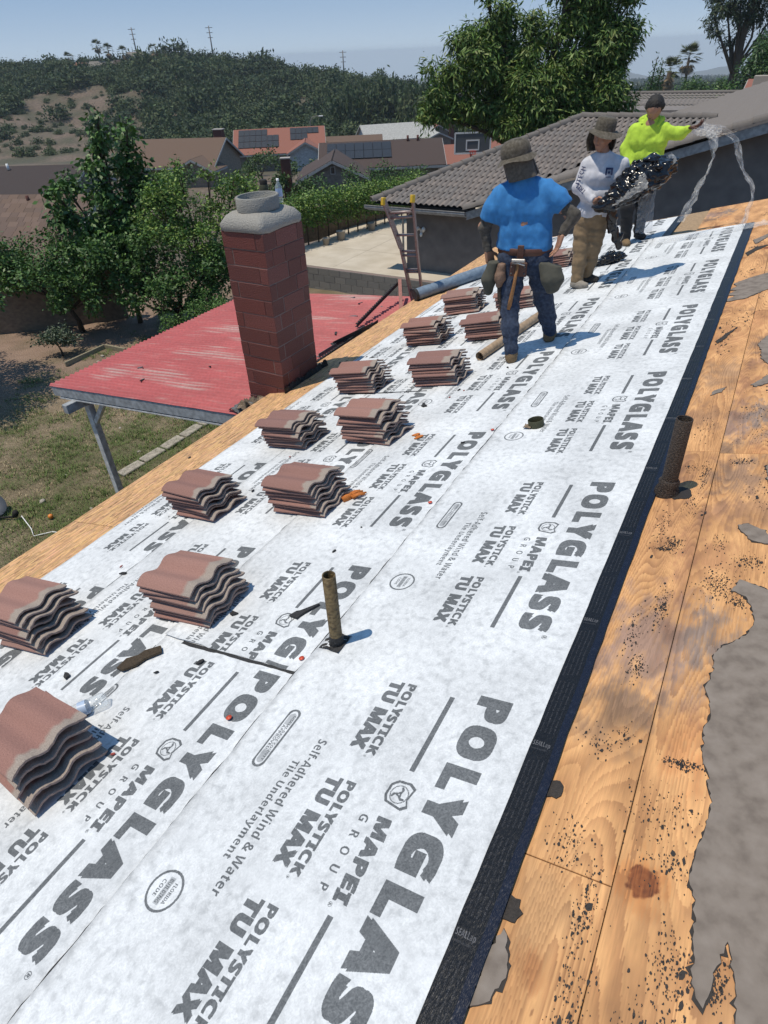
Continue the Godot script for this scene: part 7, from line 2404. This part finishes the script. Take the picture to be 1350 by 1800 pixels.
func shoe(p: Node3D, heel: Vector3, toe: Vector3, m: Material, top: Vector3, r := 0.042) -> void:
	var mid := heel.lerp(toe, 0.55)
	var s := part(p, "shoe", blobm([[heel, mid, r, r * 1.08], [mid, toe, r * 1.08, r * 0.8], [heel, top, r, r * 1.05], [heel.lerp(top, 0.5), mid, r, r * 0.8]], 0.009, 0.03, 0.004, Vector3.ONE * 18.0, [[heel.lerp(toe, 0.5) - Vector3(0, 0.030, 0), Vector3(0, -1, 0)]]), m)
	var st := begin(false)
	tube(st, [heel - Vector3(0, 0.026, 0) - (toe - heel) * 0.12, mid - Vector3(0, 0.026, 0), toe - Vector3(0, 0.028, 0) + (toe - heel) * 0.1], [r * 0.95, r * 1.1, r * 0.75], 10, true, 0.32)
	part(s, "sole", done(st), M.sole)

func roofer_blue() -> void:
	var base := rp(-1.975, 5.18)
	var o := thing("person", "person in blue T-shirt, jeans and tool belt standing with back turned, hands by the hips", "person", X(base))
	var hc := Vector3(-0.275, 1.475, 0.075)
	var f := Vector3(-0.35, -0.25, -0.9)
	var up := Vector3(-0.25, 1, 0)
	var st := begin(false)
	var wl := Vector3(-0.432, 0.835, 0.125)
	var wr := Vector3(0.137, 0.985, 0.045)
	blob(st, chain([[-0.24, 1.40, 0.06], [-0.2, 1.28, 0.055], [-0.17, 1.05, 0.05], [-0.145, 0.8, 0.045]], [0.05, 0.055, 0.09, 0.1]) + chain([[-0.34, 1.22, 0.10], [-0.485, 1.01, 0.121], [-0.432, 0.835, 0.125]], [0.05, 0.04, 0.028]) + chain([[-0.03, 1.24, 0.0], [0.19, 1.115, -0.01], [0.137, 0.985, 0.045]], [0.045, 0.042, 0.028]) + chain([[-0.24, 0.76, 0.07], [-0.19, 0.41, 0.17], [-0.105, 0.1, 0.28]], [0.09, 0.055, 0.04]) + chain([[-0.04, 0.76, 0.01], [0.03, 0.43, -0.06], [0.075, 0.1, -0.2]], [0.09, 0.055, 0.04]), 0.017, 0.04)
	blob(st, head(hc, f, up), 0.006, 0.02)
	blob(st, hand(wl, Vector3(0.25, -1, -0.08), Vector3(0.5, 0, -0.85), 0.35), 0.004, 0.008)
	blob(st, hand(wr, Vector3(-0.16, -0.95, 0.2), Vector3(-0.5, 0, -0.85), -0.3), 0.004, 0.008)
	part(o, "body", done(st), M.skin)
	# clothes
	part(o, "jeans", blobm([[Vector3(-0.235, 0.85, 0.065), Vector3(-0.055, 0.86, 0.02), 0.112, 0.112], [Vector3(-0.235, 0.77, 0.075), Vector3(-0.045, 0.78, 0.02), 0.12, 0.12]] + chain([[-0.245, 0.75, 0.075], [-0.215, 0.58, 0.12], [-0.19, 0.41, 0.175], [-0.15, 0.26, 0.235], [-0.108, 0.09, 0.282]], [0.108, 0.095, 0.076, 0.072, 0.062]) + chain([[-0.03, 0.76, 0.015], [0.0, 0.6, -0.02], [0.03, 0.43, -0.06], [0.055, 0.27, -0.13], [0.076, 0.11, -0.2]], [0.108, 0.095, 0.076, 0.072, 0.062]), 0.0125, 0.045, 0.010, Vector3(4, 9, 4), [[Vector3(-0.105, 0.055, 0.28), Vector3(0, -1, 0), 0.16], [Vector3(0.076, 0.07, -0.2), Vector3(0, -1, 0), 0.16], [Vector3(-0.14, 0.93, 0.04), Vector3(0, 1, 0)]], 3), M.jeans)
	part(o, "sleeve", blobm(chain([[-0.40, 1.17, 0.115], [-0.478, 1.0, 0.121], [-0.435, 0.83, 0.125]], [0.052, 0.049, 0.037]), 0.010, 0.03, 0.006, Vector3(7, 14, 7), [[Vector3(-0.43, 0.825, 0.125), Vector3(0.25, -1, 0), 0.1]], 5), M.arm_cloth)
	part(o, "sleeve", blobm(chain([[0.05, 1.22, -0.005], [0.195, 1.115, -0.012], [0.138, 0.985, 0.045]], [0.054, 0.051, 0.037]), 0.010, 0.03, 0.006, Vector3(7, 14, 7), [[Vector3(0.137, 0.98, 0.045), Vector3(-0.3, -0.9, 0.2), 0.1]], 6), M.arm_cloth)
	part(o, "shirt", blobm([[Vector3(-0.325, 1.205, 0.10), Vector3(-0.06, 1.235, 0.005), 0.092, 0.092], [Vector3(-0.22, 1.355, 0.06), Vector3(-0.35, 1.255, 0.105), 0.062, 0.066], [Vector3(-0.215, 1.355, 0.06), Vector3(-0.04, 1.285, 0.005), 0.062, 0.066], [Vector3(-0.30, 1.13, 0.09), Vector3(-0.07, 1.14, 0.02), 0.11, 0.11], [Vector3(-0.265, 0.99, 0.08), Vector3(-0.065, 1.0, 0.02), 0.114, 0.114], [Vector3(-0.255, 0.87, 0.075), Vector3(-0.055, 0.88, 0.02), 0.122, 0.122], [Vector3(-0.225, 1.36, 0.06), Vector3(-0.2, 1.24, 0.055), 0.062, 0.11]] + chain([[-0.36, 1.235, 0.108], [-0.415, 1.15, 0.118], [-0.452, 1.07, 0.122]], [0.074, 0.074, 0.073]) + chain([[-0.02, 1.265, 0.0], [0.06, 1.225, -0.006], [0.118, 1.175, -0.01]], [0.074, 0.074, 0.072]), 0.012, 0.05, 0.011, Vector3(7, 3.2, 7), [[Vector3(-0.16, 0.862, 0.05), Vector3(0, -1, 0)], [Vector3(-0.453, 1.065, 0.122), Vector3(-0.3, -0.95, 0.03), 0.13], [Vector3(0.122, 1.172, -0.01), Vector3(0.75, -0.65, 0), 0.13], [Vector3(-0.235, 1.395, 0.06), Vector3(-0.2, 1, 0), 0.1]], 8), M.blue)
	var ht := Transform3D(Basis(Vector3(1, 0.25, 0).normalized(), Vector3(-0.25, 1, 0.05).normalized(), Vector3(0, 0, 1)).orthonormalized(), hc + Vector3(0, 0.035, 0))
	st = begin(false)
	lathe(st, ht, [Vector2(0.112, 0.0), Vector2(0.115, 0.03), Vector2(0.112, 0.06), Vector2(0.098, 0.092), Vector2(0.07, 0.112), Vector2(0.03, 0.12), Vector2(0, 0.121)], 28)
	part(o, "hat_crown", done(st), M.camo)
	st = begin(false)
	var hat := []
	for i in 37:
		var a := TAU * i / 36.0
		var c := []
		for j in 4: c.append(ht * Vector3(cos(a) * (0.112 + 0.013 * j), 0.006 - 0.011 * j + sin(a * 3.0) * 0.004 * j, -sin(a) * (0.112 + 0.013 * j)))
		hat.append(c)
	hat.reverse()
	grid(st, hat)
	part(o, "hat_brim", done(st), M.camo)
	st = begin(false)
	hat = []
	for i in 41:      # neck cape hanging from the hat to the collar
		var a := TAU * i / 40.0
		var c := []
		for j in 7:
			var t := j / 6.0
			var r := lerpf(0.112, 0.118, t) + sin(i * 1.57) * 0.006 * t + sin(i * 0.7 + 1.0) * 0.005 * t
			c.append(ht * Vector3(cos(a) * r + 0.03 * t, 0.01 - 0.165 * t, -sin(a) * r * 0.96))
		hat.append(c)
	grid(st, hat)
	part(o, "neck_cape", done(st), M.cape)
	shoe(o, Vector3(-0.10, 0.02, 0.285), Vector3(-0.16, 0.005, 0.10), M.boot, Vector3(-0.108, 0.10, 0.275), 0.046)
	shoe(o, Vector3(0.075, 0.06, -0.2), Vector3(0.04, 0.05, -0.40), M.boot, Vector3(0.076, 0.14, -0.2), 0.046)
	# belt, pouches, hammer
	st = begin(false)
	lathe(st, X(Vector3(-0.147, 0.83, 0.045), yaw(0.27)), [Vector2(0.212, 0.0), Vector2(0.219, 0.004), Vector2(0.221, 0.05), Vector2(0.214, 0.054)], 40, 0.64)
	part(o, "belt", done(st), M.leather)
	st = begin()
	box(st, X(Vector3(-0.135, 0.865, 0.19), yaw(0.27)), Vector3(0.05, 0.1, 0.014), 0.004)
	box(st, X(Vector3(-0.135, 0.735, 0.205), yaw(0.27)), Vector3(0.135, 0.11, 0.018), 0.006)
	var hl := part(o, "hammer_holder", done(st), M.leather)
	st = begin(false)
	tube(st, [Vector3(-0.19, 0.775, 0.222), Vector3(-0.13, 0.79, 0.235), Vector3(-0.08, 0.775, 0.218)], [0.008], 6)
	part(hl, "steel_loop", done(st), metal(lin(0.5, 0.48, 0.45)))
	for k in 4:
		st = begin(false)
		tube(st, [Vector3(-0.185 + 0.1 * (k % 2), 0.705 + 0.05 * (k / 2), 0.223 - 0.027 * (k % 2)), Vector3(-0.185 + 0.1 * (k % 2), 0.705 + 0.05 * (k / 2), 0.235 - 0.027 * (k % 2))], [0.006], 6)
		part(hl, "rivet", done(st), M.lead)
	st = begin(false)
	tube(st, [Vector3(-0.135, 0.80, 0.225), Vector3(-0.15, 0.62, 0.235), Vector3(-0.165, 0.50, 0.24), Vector3(-0.175, 0.42, 0.24)], [0.012, 0.014, 0.017, 0.02], 8)
	M.handle = mat(lin(0.36, 0.17, 0.06), 0.7, M.mottle, 9.0)
	var hm := part(o, "hammer", done(st), M.handle)
	st = begin()
	box(st, X(Vector3(-0.133, 0.81, 0.236), yaw(0.27)), Vector3(0.11, 0.028, 0.028), 0.006)
	part(hm, "hammer_head", done(st), metal(lin(0.35, 0.34, 0.33)))
	part(o, "pouch", blobm(chain([[0.045, 0.76, 0.10], [0.10, 0.66, 0.12], [0.12, 0.59, 0.12]], [0.052, 0.058, 0.045]) + chain([[0.135, 0.75, 0.09], [0.16, 0.66, 0.10], [0.15, 0.60, 0.10]], [0.045, 0.05, 0.04]), 0.01, 0.03, 0.004, Vector3.ONE * 6.0, [[Vector3(0.1, 0.775, 0.1), Vector3(0.15, 1, 0)]], 11), M.canvas)
	part(o, "pouch", blobm(chain([[-0.36, 0.75, 0.16], [-0.39, 0.62, 0.18], [-0.39, 0.53, 0.18]], [0.05, 0.06, 0.04]), 0.01, 0.03, 0.004, Vector3.ONE * 6.0, [[Vector3(-0.37, 0.765, 0.17), Vector3(0, 1, 0)]], 12), M.canvas)
	part(o, "pouch", blobm(chain([[-0.275, 0.75, 0.205], [-0.28, 0.66, 0.215], [-0.285, 0.60, 0.215]], [0.035, 0.045, 0.03]), 0.009, 0.02, 0.006, Vector3.ONE * 14.0, [[Vector3(-0.28, 0.77, 0.2), Vector3(0, 1, 0)]], 13), M.tan_leather)
	st = begin()
	box(st, X(Vector3(-0.275, 0.53, 0.225), Basis(Vector3(0, 0, 1), 0.1)), Vector3(0.03, 0.15, 0.012), 0.004)
	box(st, X(Vector3(-0.255, 0.43, 0.23), Basis(Vector3(0, 0, 1), 0.15)), Vector3(0.018, 0.1, 0.006), 0.002)
	part(o, "hand_tool", done(st), M.pipe_dark)

func roofer_white() -> void:
	var base := rp(-2.128, 7.29)
	var o := thing("person", "person in white printed long-sleeve shirt, khaki trousers and sun hat, holding black plastic", "person", X(base))
	var hc := Vector3(0.008, 1.452, 0.005)
	var f := Vector3(-0.30, -0.06, 0.95)
	var up := Vector3(0.03, 1, 0)
	var wl := Vector3(0.055, 0.905, 0.172)
	var wr := Vector3(0.272, 0.99, 0.125)
	var st := begin(false)
	blob(st, chain([[0.02, 1.37, -0.005], [0.045, 1.27, -0.01], [0.06, 1.05, 0.0], [0.02, 0.78, 0.0]], [0.05, 0.06, 0.07, 0.07]) + chain([[-0.10, 1.19, 0.03], [-0.145, 1.005, 0.085], [0.055, 0.905, 0.172]], [0.048, 0.038, 0.028]) + chain([[0.22, 1.19, -0.05], [0.315, 1.03, -0.06], [0.272, 0.99, 0.125]], [0.048, 0.038, 0.028]) + chain([[-0.05, 0.71, 0.02], [-0.045, 0.44, 0.06], [-0.015, 0.09, 0.10]], [0.085, 0.052, 0.038]) + chain([[0.08, 0.72, -0.02], [0.08, 0.43, -0.02], [0.04, 0.11, -0.07]], [0.085, 0.052, 0.038]), 0.017, 0.04)
	blob(st, head(hc, f, up), 0.006, 0.02)
	blob(st, hand(wl, Vector3(0.9, -0.15, 0.25), Vector3(0.1, 0.9, 0.3), -0.4), 0.004, 0.008)
	blob(st, hand(wr, Vector3(0.4, -0.3, 0.8), Vector3(-0.6, 0.6, 0.3), 0.4), 0.004, 0.008)
	part(o, "body", done(st), M.skin)
	face_bits(o, hc, f, up)
	part(o, "trousers", blobm([[Vector3(-0.055, 0.73, 0.02), Vector3(0.08, 0.74, -0.02), 0.112, 0.112]] + chain([[-0.06, 0.70, 0.02], [-0.055, 0.57, 0.04], [-0.045, 0.44, 0.06], [-0.03, 0.27, 0.085], [-0.018, 0.09, 0.10]], [0.10, 0.09, 0.078, 0.074, 0.07]) + chain([[0.085, 0.71, -0.02], [0.085, 0.57, -0.02], [0.08, 0.43, -0.02], [0.06, 0.27, -0.05], [0.04, 0.11, -0.07]], [0.10, 0.09, 0.078, 0.074, 0.068]), 0.0125, 0.04, 0.011, Vector3(4, 7, 4), [[Vector3(-0.018, 0.055, 0.1), Vector3(0, -1, 0), 0.14], [Vector3(0.04, 0.085, -0.07), Vector3(0, -1, 0), 0.14], [Vector3(0, 0.81, 0), Vector3(0, 1, 0)]], 23), M.khaki)
	part(o, "shirt", blobm([[Vector3(-0.075, 1.205, 0.03), Vector3(0.195, 1.205, -0.045), 0.085, 0.085], [Vector3(-0.04, 1.11, 0.035), Vector3(0.165, 1.11, -0.02), 0.112, 0.112], [Vector3(-0.035, 0.95, 0.03), Vector3(0.13, 0.95, -0.01), 0.108, 0.108], [Vector3(-0.045, 0.78, 0.02), Vector3(0.105, 0.79, -0.02), 0.116, 0.116], [Vector3(0.035, 1.33, -0.005), Vector3(0.05, 1.2, -0.01), 0.058, 0.1], [Vector3(0.03, 1.315, 0.0), Vector3(-0.095, 1.225, 0.03), 0.045, 0.055], [Vector3(0.045, 1.315, -0.01), Vector3(0.21, 1.225, -0.05), 0.045, 0.055]] + chain([[-0.10, 1.195, 0.03], [-0.145, 1.01, 0.085], [0.045, 0.91, 0.168]], [0.078, 0.066, 0.046]) + chain([[0.22, 1.195, -0.05], [0.315, 1.03, -0.06], [0.272, 0.99, 0.115]], [0.078, 0.064, 0.046]), 0.012, 0.035, 0.009, Vector3(6, 4, 6), [[Vector3(0, 0.715, 0), Vector3(0.12, -1, 0)], [Vector3(0.05, 0.908, 0.17), Vector3(0.88, -0.3, 0.36), 0.08], [Vector3(0.035, 1.338, 0), Vector3(0, 1, 0.3), 0.1]], 24), M.white_shirt)
	# sun hat with a neck flap
	st = begin(false)
	var hb := Transform3D(Basis(up.cross(Vector3(0, 0, 1)).normalized(), up.normalized(), Vector3(0, 0, 1)) * Basis(Vector3(0, 0, 1), -0.1), hc + Vector3(0, 0.055, 0))
	lathe(st, hb, [Vector2(0.104, 0.0), Vector2(0.1, 0.07), Vector2(0.09, 0.11), Vector2(0.07, 0.122), Vector2(0, 0.118)], 26)
	part(o, "hat_crown", done(st), M.camo)
	st = begin(false)
	var P := []
	for i in 33:
		var a := TAU * i / 32.0
		var c := []
		for j in 4:
			var r: float = 0.1 + 0.027 * j
			c.append(hb * Vector3(cos(a) * r, 0.012 - 0.012 * j + sin(a * 2.0 + 0.6) * 0.007 * j, -sin(a) * r))
		P.append(c)
	P.reverse()
	grid(st, P)
	part(o, "hat_brim", done(st), M.camo)
	st = begin(false)
	P = []
	for i in 25:
		var a := lerpf(0.1, PI - 0.1, i / 24.0)      # round the back, open at the face
		var c := []
		for j in 5:
			var r := 0.108 + 0.022 * sin(j * 0.8) + 0.008 * sin(i * 1.9)
			c.append(hc + Vector3(cos(a) * r * 1.08 - 0.02, 0.055 - 0.045 * j, -sin(a) * r * 0.9 - 0.0))
		P.append(c)
	grid(st, P)
	part(o, "neck_flap", done(st), M.camo)
	# print on the sleeve and chest
	var face := Vector3(-0.05, 0.35, 0.93).normalized()
	part(o, "sleeve_lettering", letters_along("TRIMTECH", [Vector3(-0.045, 0.955, 0.128), Vector3(-0.145, 1.012, 0.085), Vector3(-0.112, 1.175, 0.036)], 0.044, face, 0.092), M.navy)
	st = begin()
	var cb := Transform3D(Basis(Vector3(0.97, 0, -0.22), Vector3(0, 1, 0), Vector3(0.22, 0, 0.97)), Vector3(0.138, 1.17, 0.103))
	box(st, cb * X(Vector3(0, 0.026, 0)), Vector3(0.07, 0.018, 0.006))
	for sx in [-1.0, 1.0]: box(st, cb * X(Vector3(sx * 0.027, -0.004, 0)), Vector3(0.016, 0.052, 0.006))
	box(st, cb * X(Vector3(0, -0.048, 0)), Vector3(0.05, 0.007, 0.006))
	box(st, cb * X(Vector3(0.0, -0.008, 0)), Vector3(0.02, 0.02, 0.006))
	part(o, "chest_emblem", done(st), M.navy)
	shoe(o, Vector3(-0.04, 0.03, 0.105), Vector3(0.095, 0.06, 0.165), M.grey_shoe, Vector3(-0.025, 0.085, 0.10), 0.043)
	shoe(o, Vector3(0.03, 0.05, -0.085), Vector3(0.16, 0.085, -0.03), M.sole, Vector3(0.04, 0.11, -0.07), 0.041)
	# what he holds: a gathered wad of black release film
	var b := thing("plastic_bundle", "gathered bundle of shiny black and clear plastic film held in both arms", "plastic bundle", X(base))
	part(b, "black_film", blobm(chain([[0.10, 0.86, 0.25], [0.22, 0.92, 0.245], [0.34, 1.01, 0.19], [0.45, 1.09, 0.12], [0.56, 1.16, 0.02], [0.645, 1.20, -0.06]], [0.05, 0.09, 0.115, 0.145, 0.15, 0.11]) + chain([[0.25, 1.04, 0.16], [0.38, 1.17, 0.08], [0.5, 1.23, 0.02]], [0.06, 0.09, 0.08]), 0.010, 0.05, 0.034, Vector3(5, 9, 5), [], 31), M.film_black)
	part(b, "black_film", blobm(chain([[0.24, 0.90, 0.20], [0.245, 0.76, 0.14], [0.26, 0.66, 0.09], [0.31, 0.54, 0.0], [0.34, 0.44, -0.03]], [0.06, 0.055, 0.05, 0.06, 0.035]), 0.010, 0.03, 0.028, Vector3(8, 4, 8), [], 32), M.film_black)
	part(b, "clear_film", crumple(0.42, 0.16, 30, 14, 0.05, 33, 0.35, false), M.film, X(Vector3(0.36, 1.02, 0.27), Basis(Vector3(0, 0, 1), 0.55) * Basis(Vector3(1, 0, 0), 1.0)))
	part(b, "clear_film", crumple(0.16, 0.5, 14, 30, 0.05, 34, 0.3, false), M.film, X(Vector3(0.54, 0.86, 0.0), Basis(Vector3(0, 0, 1), 0.15) * Basis(Vector3(1, 0, 0), 1.4)))
	part(b, "clear_film", crumple(0.18, 0.13, 14, 10, 0.04, 35, 0.4, false), M.film, X(Vector3(0.66, 1.23, -0.02), Basis(Vector3(0, 0, 1), 0.9) * Basis(Vector3(1, 0, 0), 0.8)))
	# more film heaped at his feet
	var hp := thing("plastic_heap", "small heap of crumpled black plastic film behind the khaki trousers", "plastic heap", X(rp(-1.98, 8.15, 0.01), rbasis()))
	part(hp, "black_film", blobm(chain([[-0.14, 0.04, 0.05], [0.0, 0.07, 0.0], [0.12, 0.05, -0.08]], [0.05, 0.08, 0.05]), 0.011, 0.03, 0.03, Vector3(10, 14, 10), [[Vector3.ZERO, Vector3(0, -1, 0)]], 36), M.film_black)

func ribbon(pts: Array, widths: Array, side: Vector3, sd: int) -> ArrayMesh:
	var n := FastNoiseLite.new()
	n.seed = sd
	n.frequency = 1.0
	var st := begin(false)
	var P := []
	var cv := Curve3D.new()
	for i in pts.size():
		var t: Vector3 = (pts[mini(i + 1, pts.size() - 1)] - pts[maxi(i - 1, 0)]) * 0.2
		cv.add_point(pts[i], -t, t)
	var L := cv.get_baked_length()
	for i in 41:
		var p := cv.sample_baked(L * i / 40.0)
		var w := lerpf(widths[int(i / 40.0 * (widths.size() - 1))], widths[mini(int(i / 40.0 * (widths.size() - 1)) + 1, widths.size() - 1)], fposmod(i / 40.0 * (widths.size() - 1), 1.0))
		var c := []
		for j in 7:
			var a := n.get_noise_2d(i * 0.16, j * 0.35) * 0.05
			var s := side.rotated(Vector3.UP, sin(i * 0.17 + sd) * 0.9)
			c.append(p + s * w * (j / 6.0 - 0.5) + Vector3(a, a * 0.3, n.get_noise_2d(i * 0.2 + 40.0, j * 0.4) * 0.06))
		P.append(c)
	grid(st, P)
	return done(st)

func roofer_green() -> void:
	var base := rp(-1.965, 9.21)
	var o := thing("person", "person in bright yellow-green hooded top bending the head and pulling clear film aside", "person", X(base))
	var hc := Vector3(-0.03, 1.515, 0.035)
	var f := Vector3(0.12, -0.62, 0.78)
	var up := Vector3(0, 0.8, 0.6)
	var wr := Vector3(0.405, 1.322, 0.036)
	var wl := Vector3(-0.17, 0.93, 0.17)
	var st := begin(false)
	blob(st, chain([[-0.04, 1.45, 0.02], [-0.045, 1.35, 0.01], [-0.04, 1.15, 0.01], [-0.04, 0.85, 0.01]], [0.05, 0.08, 0.09, 0.09]) + chain([[-0.2, 1.28, 0.035], [-0.275, 1.10, 0.06], [-0.17, 0.93, 0.17]], [0.048, 0.038, 0.028]) + chain([[0.12, 1.29, -0.02], [0.305, 1.265, -0.02], [0.405, 1.322, 0.036]], [0.048, 0.038, 0.028]) + chain([[-0.13, 0.80, 0.02], [-0.12, 0.45, 0.10], [-0.08, 0.07, 0.05]], [0.085, 0.052, 0.038]) + chain([[0.05, 0.81, 0.0], [0.045, 0.46, -0.03], [0.03, 0.1, -0.22]], [0.085, 0.052, 0.038]), 0.017, 0.04)
	blob(st, head(hc, f, up), 0.006, 0.02)
	part(o, "body", done(st), M.skin)
	st = begin(false)
	blob(st, hand(wr, Vector3(0.9, 0.25, 0.15), Vector3(0, 0.3, 0.95), -0.55), 0.004, 0.008)
	part(o, "work_glove", done(st), M.leather)
	st = begin(false)
	blob(st, hand(wl, Vector3(0.6, -0.4, 0.6), Vector3(0.3, 0.8, 0.2), 0.4), 0.004, 0.008)
	part(o, "work_glove", done(st), M.leather)
	face_bits(o, hc, f, up)
	part(o, "hair", blobm([[hc + Vector3(-0.005, 0.055, -0.02), hc + Vector3(0.0, 0.04, 0.03), 0.095, 0.088], [hc + Vector3(-0.005, 0.0, -0.06), hc + Vector3(0, 0.05, -0.04), 0.07, 0.085], [hc + Vector3(-0.07, 0.03, -0.01), hc + Vector3(0.07, 0.03, -0.01), 0.045, 0.045]], 0.008, 0.03, 0.007, Vector3.ONE * 30.0, [], 41), M.hair)
	part(o, "trousers", blobm([[Vector3(-0.13, 0.83, 0.02), Vector3(0.05, 0.84, 0.0), 0.11, 0.11]] + chain([[-0.135, 0.79, 0.02], [-0.12, 0.45, 0.10], [-0.082, 0.08, 0.055]], [0.105, 0.085, 0.072]) + chain([[0.055, 0.80, 0.0], [0.045, 0.46, -0.03], [0.03, 0.1, -0.22]], [0.105, 0.085, 0.07]), 0.0125, 0.04, 0.011, Vector3(4, 7, 4), [[Vector3(0, 0.92, 0), Vector3(0, 1, 0)]], 42), M.black_cloth)
	part(o, "hooded_top", blobm([[Vector3(-0.18, 1.275, 0.035), Vector3(0.10, 1.28, -0.015), 0.092, 0.092], [Vector3(-0.155, 1.17, 0.035), Vector3(0.075, 1.18, -0.005), 0.12, 0.12], [Vector3(-0.145, 1.03, 0.03), Vector3(0.06, 1.03, 0.0), 0.118, 0.118], [Vector3(-0.145, 0.86, 0.025), Vector3(0.06, 0.87, 0.0), 0.122, 0.122], [Vector3(-0.04, 1.41, 0.01), Vector3(-0.04, 1.27, 0.01), 0.075, 0.11], [Vector3(-0.05, 1.385, 0.015), Vector3(-0.2, 1.30, 0.035), 0.05, 0.062], [Vector3(-0.03, 1.385, 0.01), Vector3(0.12, 1.305, -0.02), 0.05, 0.062]] + chain([[-0.20, 1.275, 0.035], [-0.275, 1.10, 0.06], [-0.18, 0.945, 0.16]], [0.08, 0.07, 0.05]) + chain([[0.12, 1.285, -0.02], [0.305, 1.265, -0.02], [0.395, 1.316, 0.03]], [0.08, 0.068, 0.046]), 0.012, 0.04, 0.010, Vector3(6, 4, 6), [[Vector3(0, 0.80, 0), Vector3(0, -1, 0)], [Vector3(-0.03, 1.435, 0.05), Vector3(0, 0.8, 0.5), 0.1]], 43), M.hivis)
	part(o, "hood", blobm(chain([[-0.13, 1.36, 0.06], [-0.15, 1.40, -0.02], [-0.05, 1.43, -0.075], [0.06, 1.40, -0.03], [0.05, 1.36, 0.055]], [0.03, 0.045, 0.055, 0.045, 0.03]), 0.010, 0.02, 0.014, Vector3.ONE * 14.0, [], 44), M.hivis)
	shoe(o, Vector3(-0.09, 0.02, 0.03), Vector3(-0.02, 0.03, 0.17), M.boot, Vector3(-0.083, 0.08, 0.04), 0.046)
	shoe(o, Vector3(0.025, 0.05, -0.22), Vector3(0.12, 0.075, -0.11), M.sole, Vector3(0.03, 0.1, -0.22), 0.044)
	var b := thing("clear_film", "streamers of clear crumpled plastic film trailing from the raised glove to the deck", "plastic film", X(base))
	part(b, "gathered_film", crumple(0.30, 0.16, 24, 14, 0.06, 51, 0.35, false), M.film, X(Vector3(0.60, 1.30, 0.05), Basis(Vector3(0, 0, 1), -0.25) * Basis(Vector3(1, 0, 0), 0.9)))
	part(b, "streamer", ribbon([Vector3(0.5, 1.34, 0.045), Vector3(0.64, 1.29, 0.05), Vector3(0.73, 1.15, 0.085), Vector3(0.725, 0.91, 0.13), Vector3(0.64, 0.60, 0.30), Vector3(0.605, 0.40, 0.46)], [0.10, 0.11, 0.08, 0.07, 0.08, 0.10], Vector3(0.9, 0.1, 0.4), 52), M.film)
	part(b, "streamer", ribbon([Vector3(0.5, 1.35, 0.045), Vector3(0.76, 1.31, 0.0), Vector3(0.955, 1.19, 0.0), Vector3(1.015, 1.05, 0.04), Vector3(1.14, 0.86, 0.07), Vector3(1.26, 0.74, 0.1), Vector3(1.27, 0.55, 0.2), Vector3(1.26, 0.335, 0.30)], [0.12, 0.16, 0.14, 0.07, 0.05, 0.05, 0.06, 0.1], Vector3(0.7, 0.5, 0.3), 53), M.film)
	part(b, "film_on_deck", crumple(1.2, 0.28, 50, 14, 0.035, 54, 0.3, false), M.film, X(Vector3(0.95, 0.26, 0.25), rbasis(0.1)))
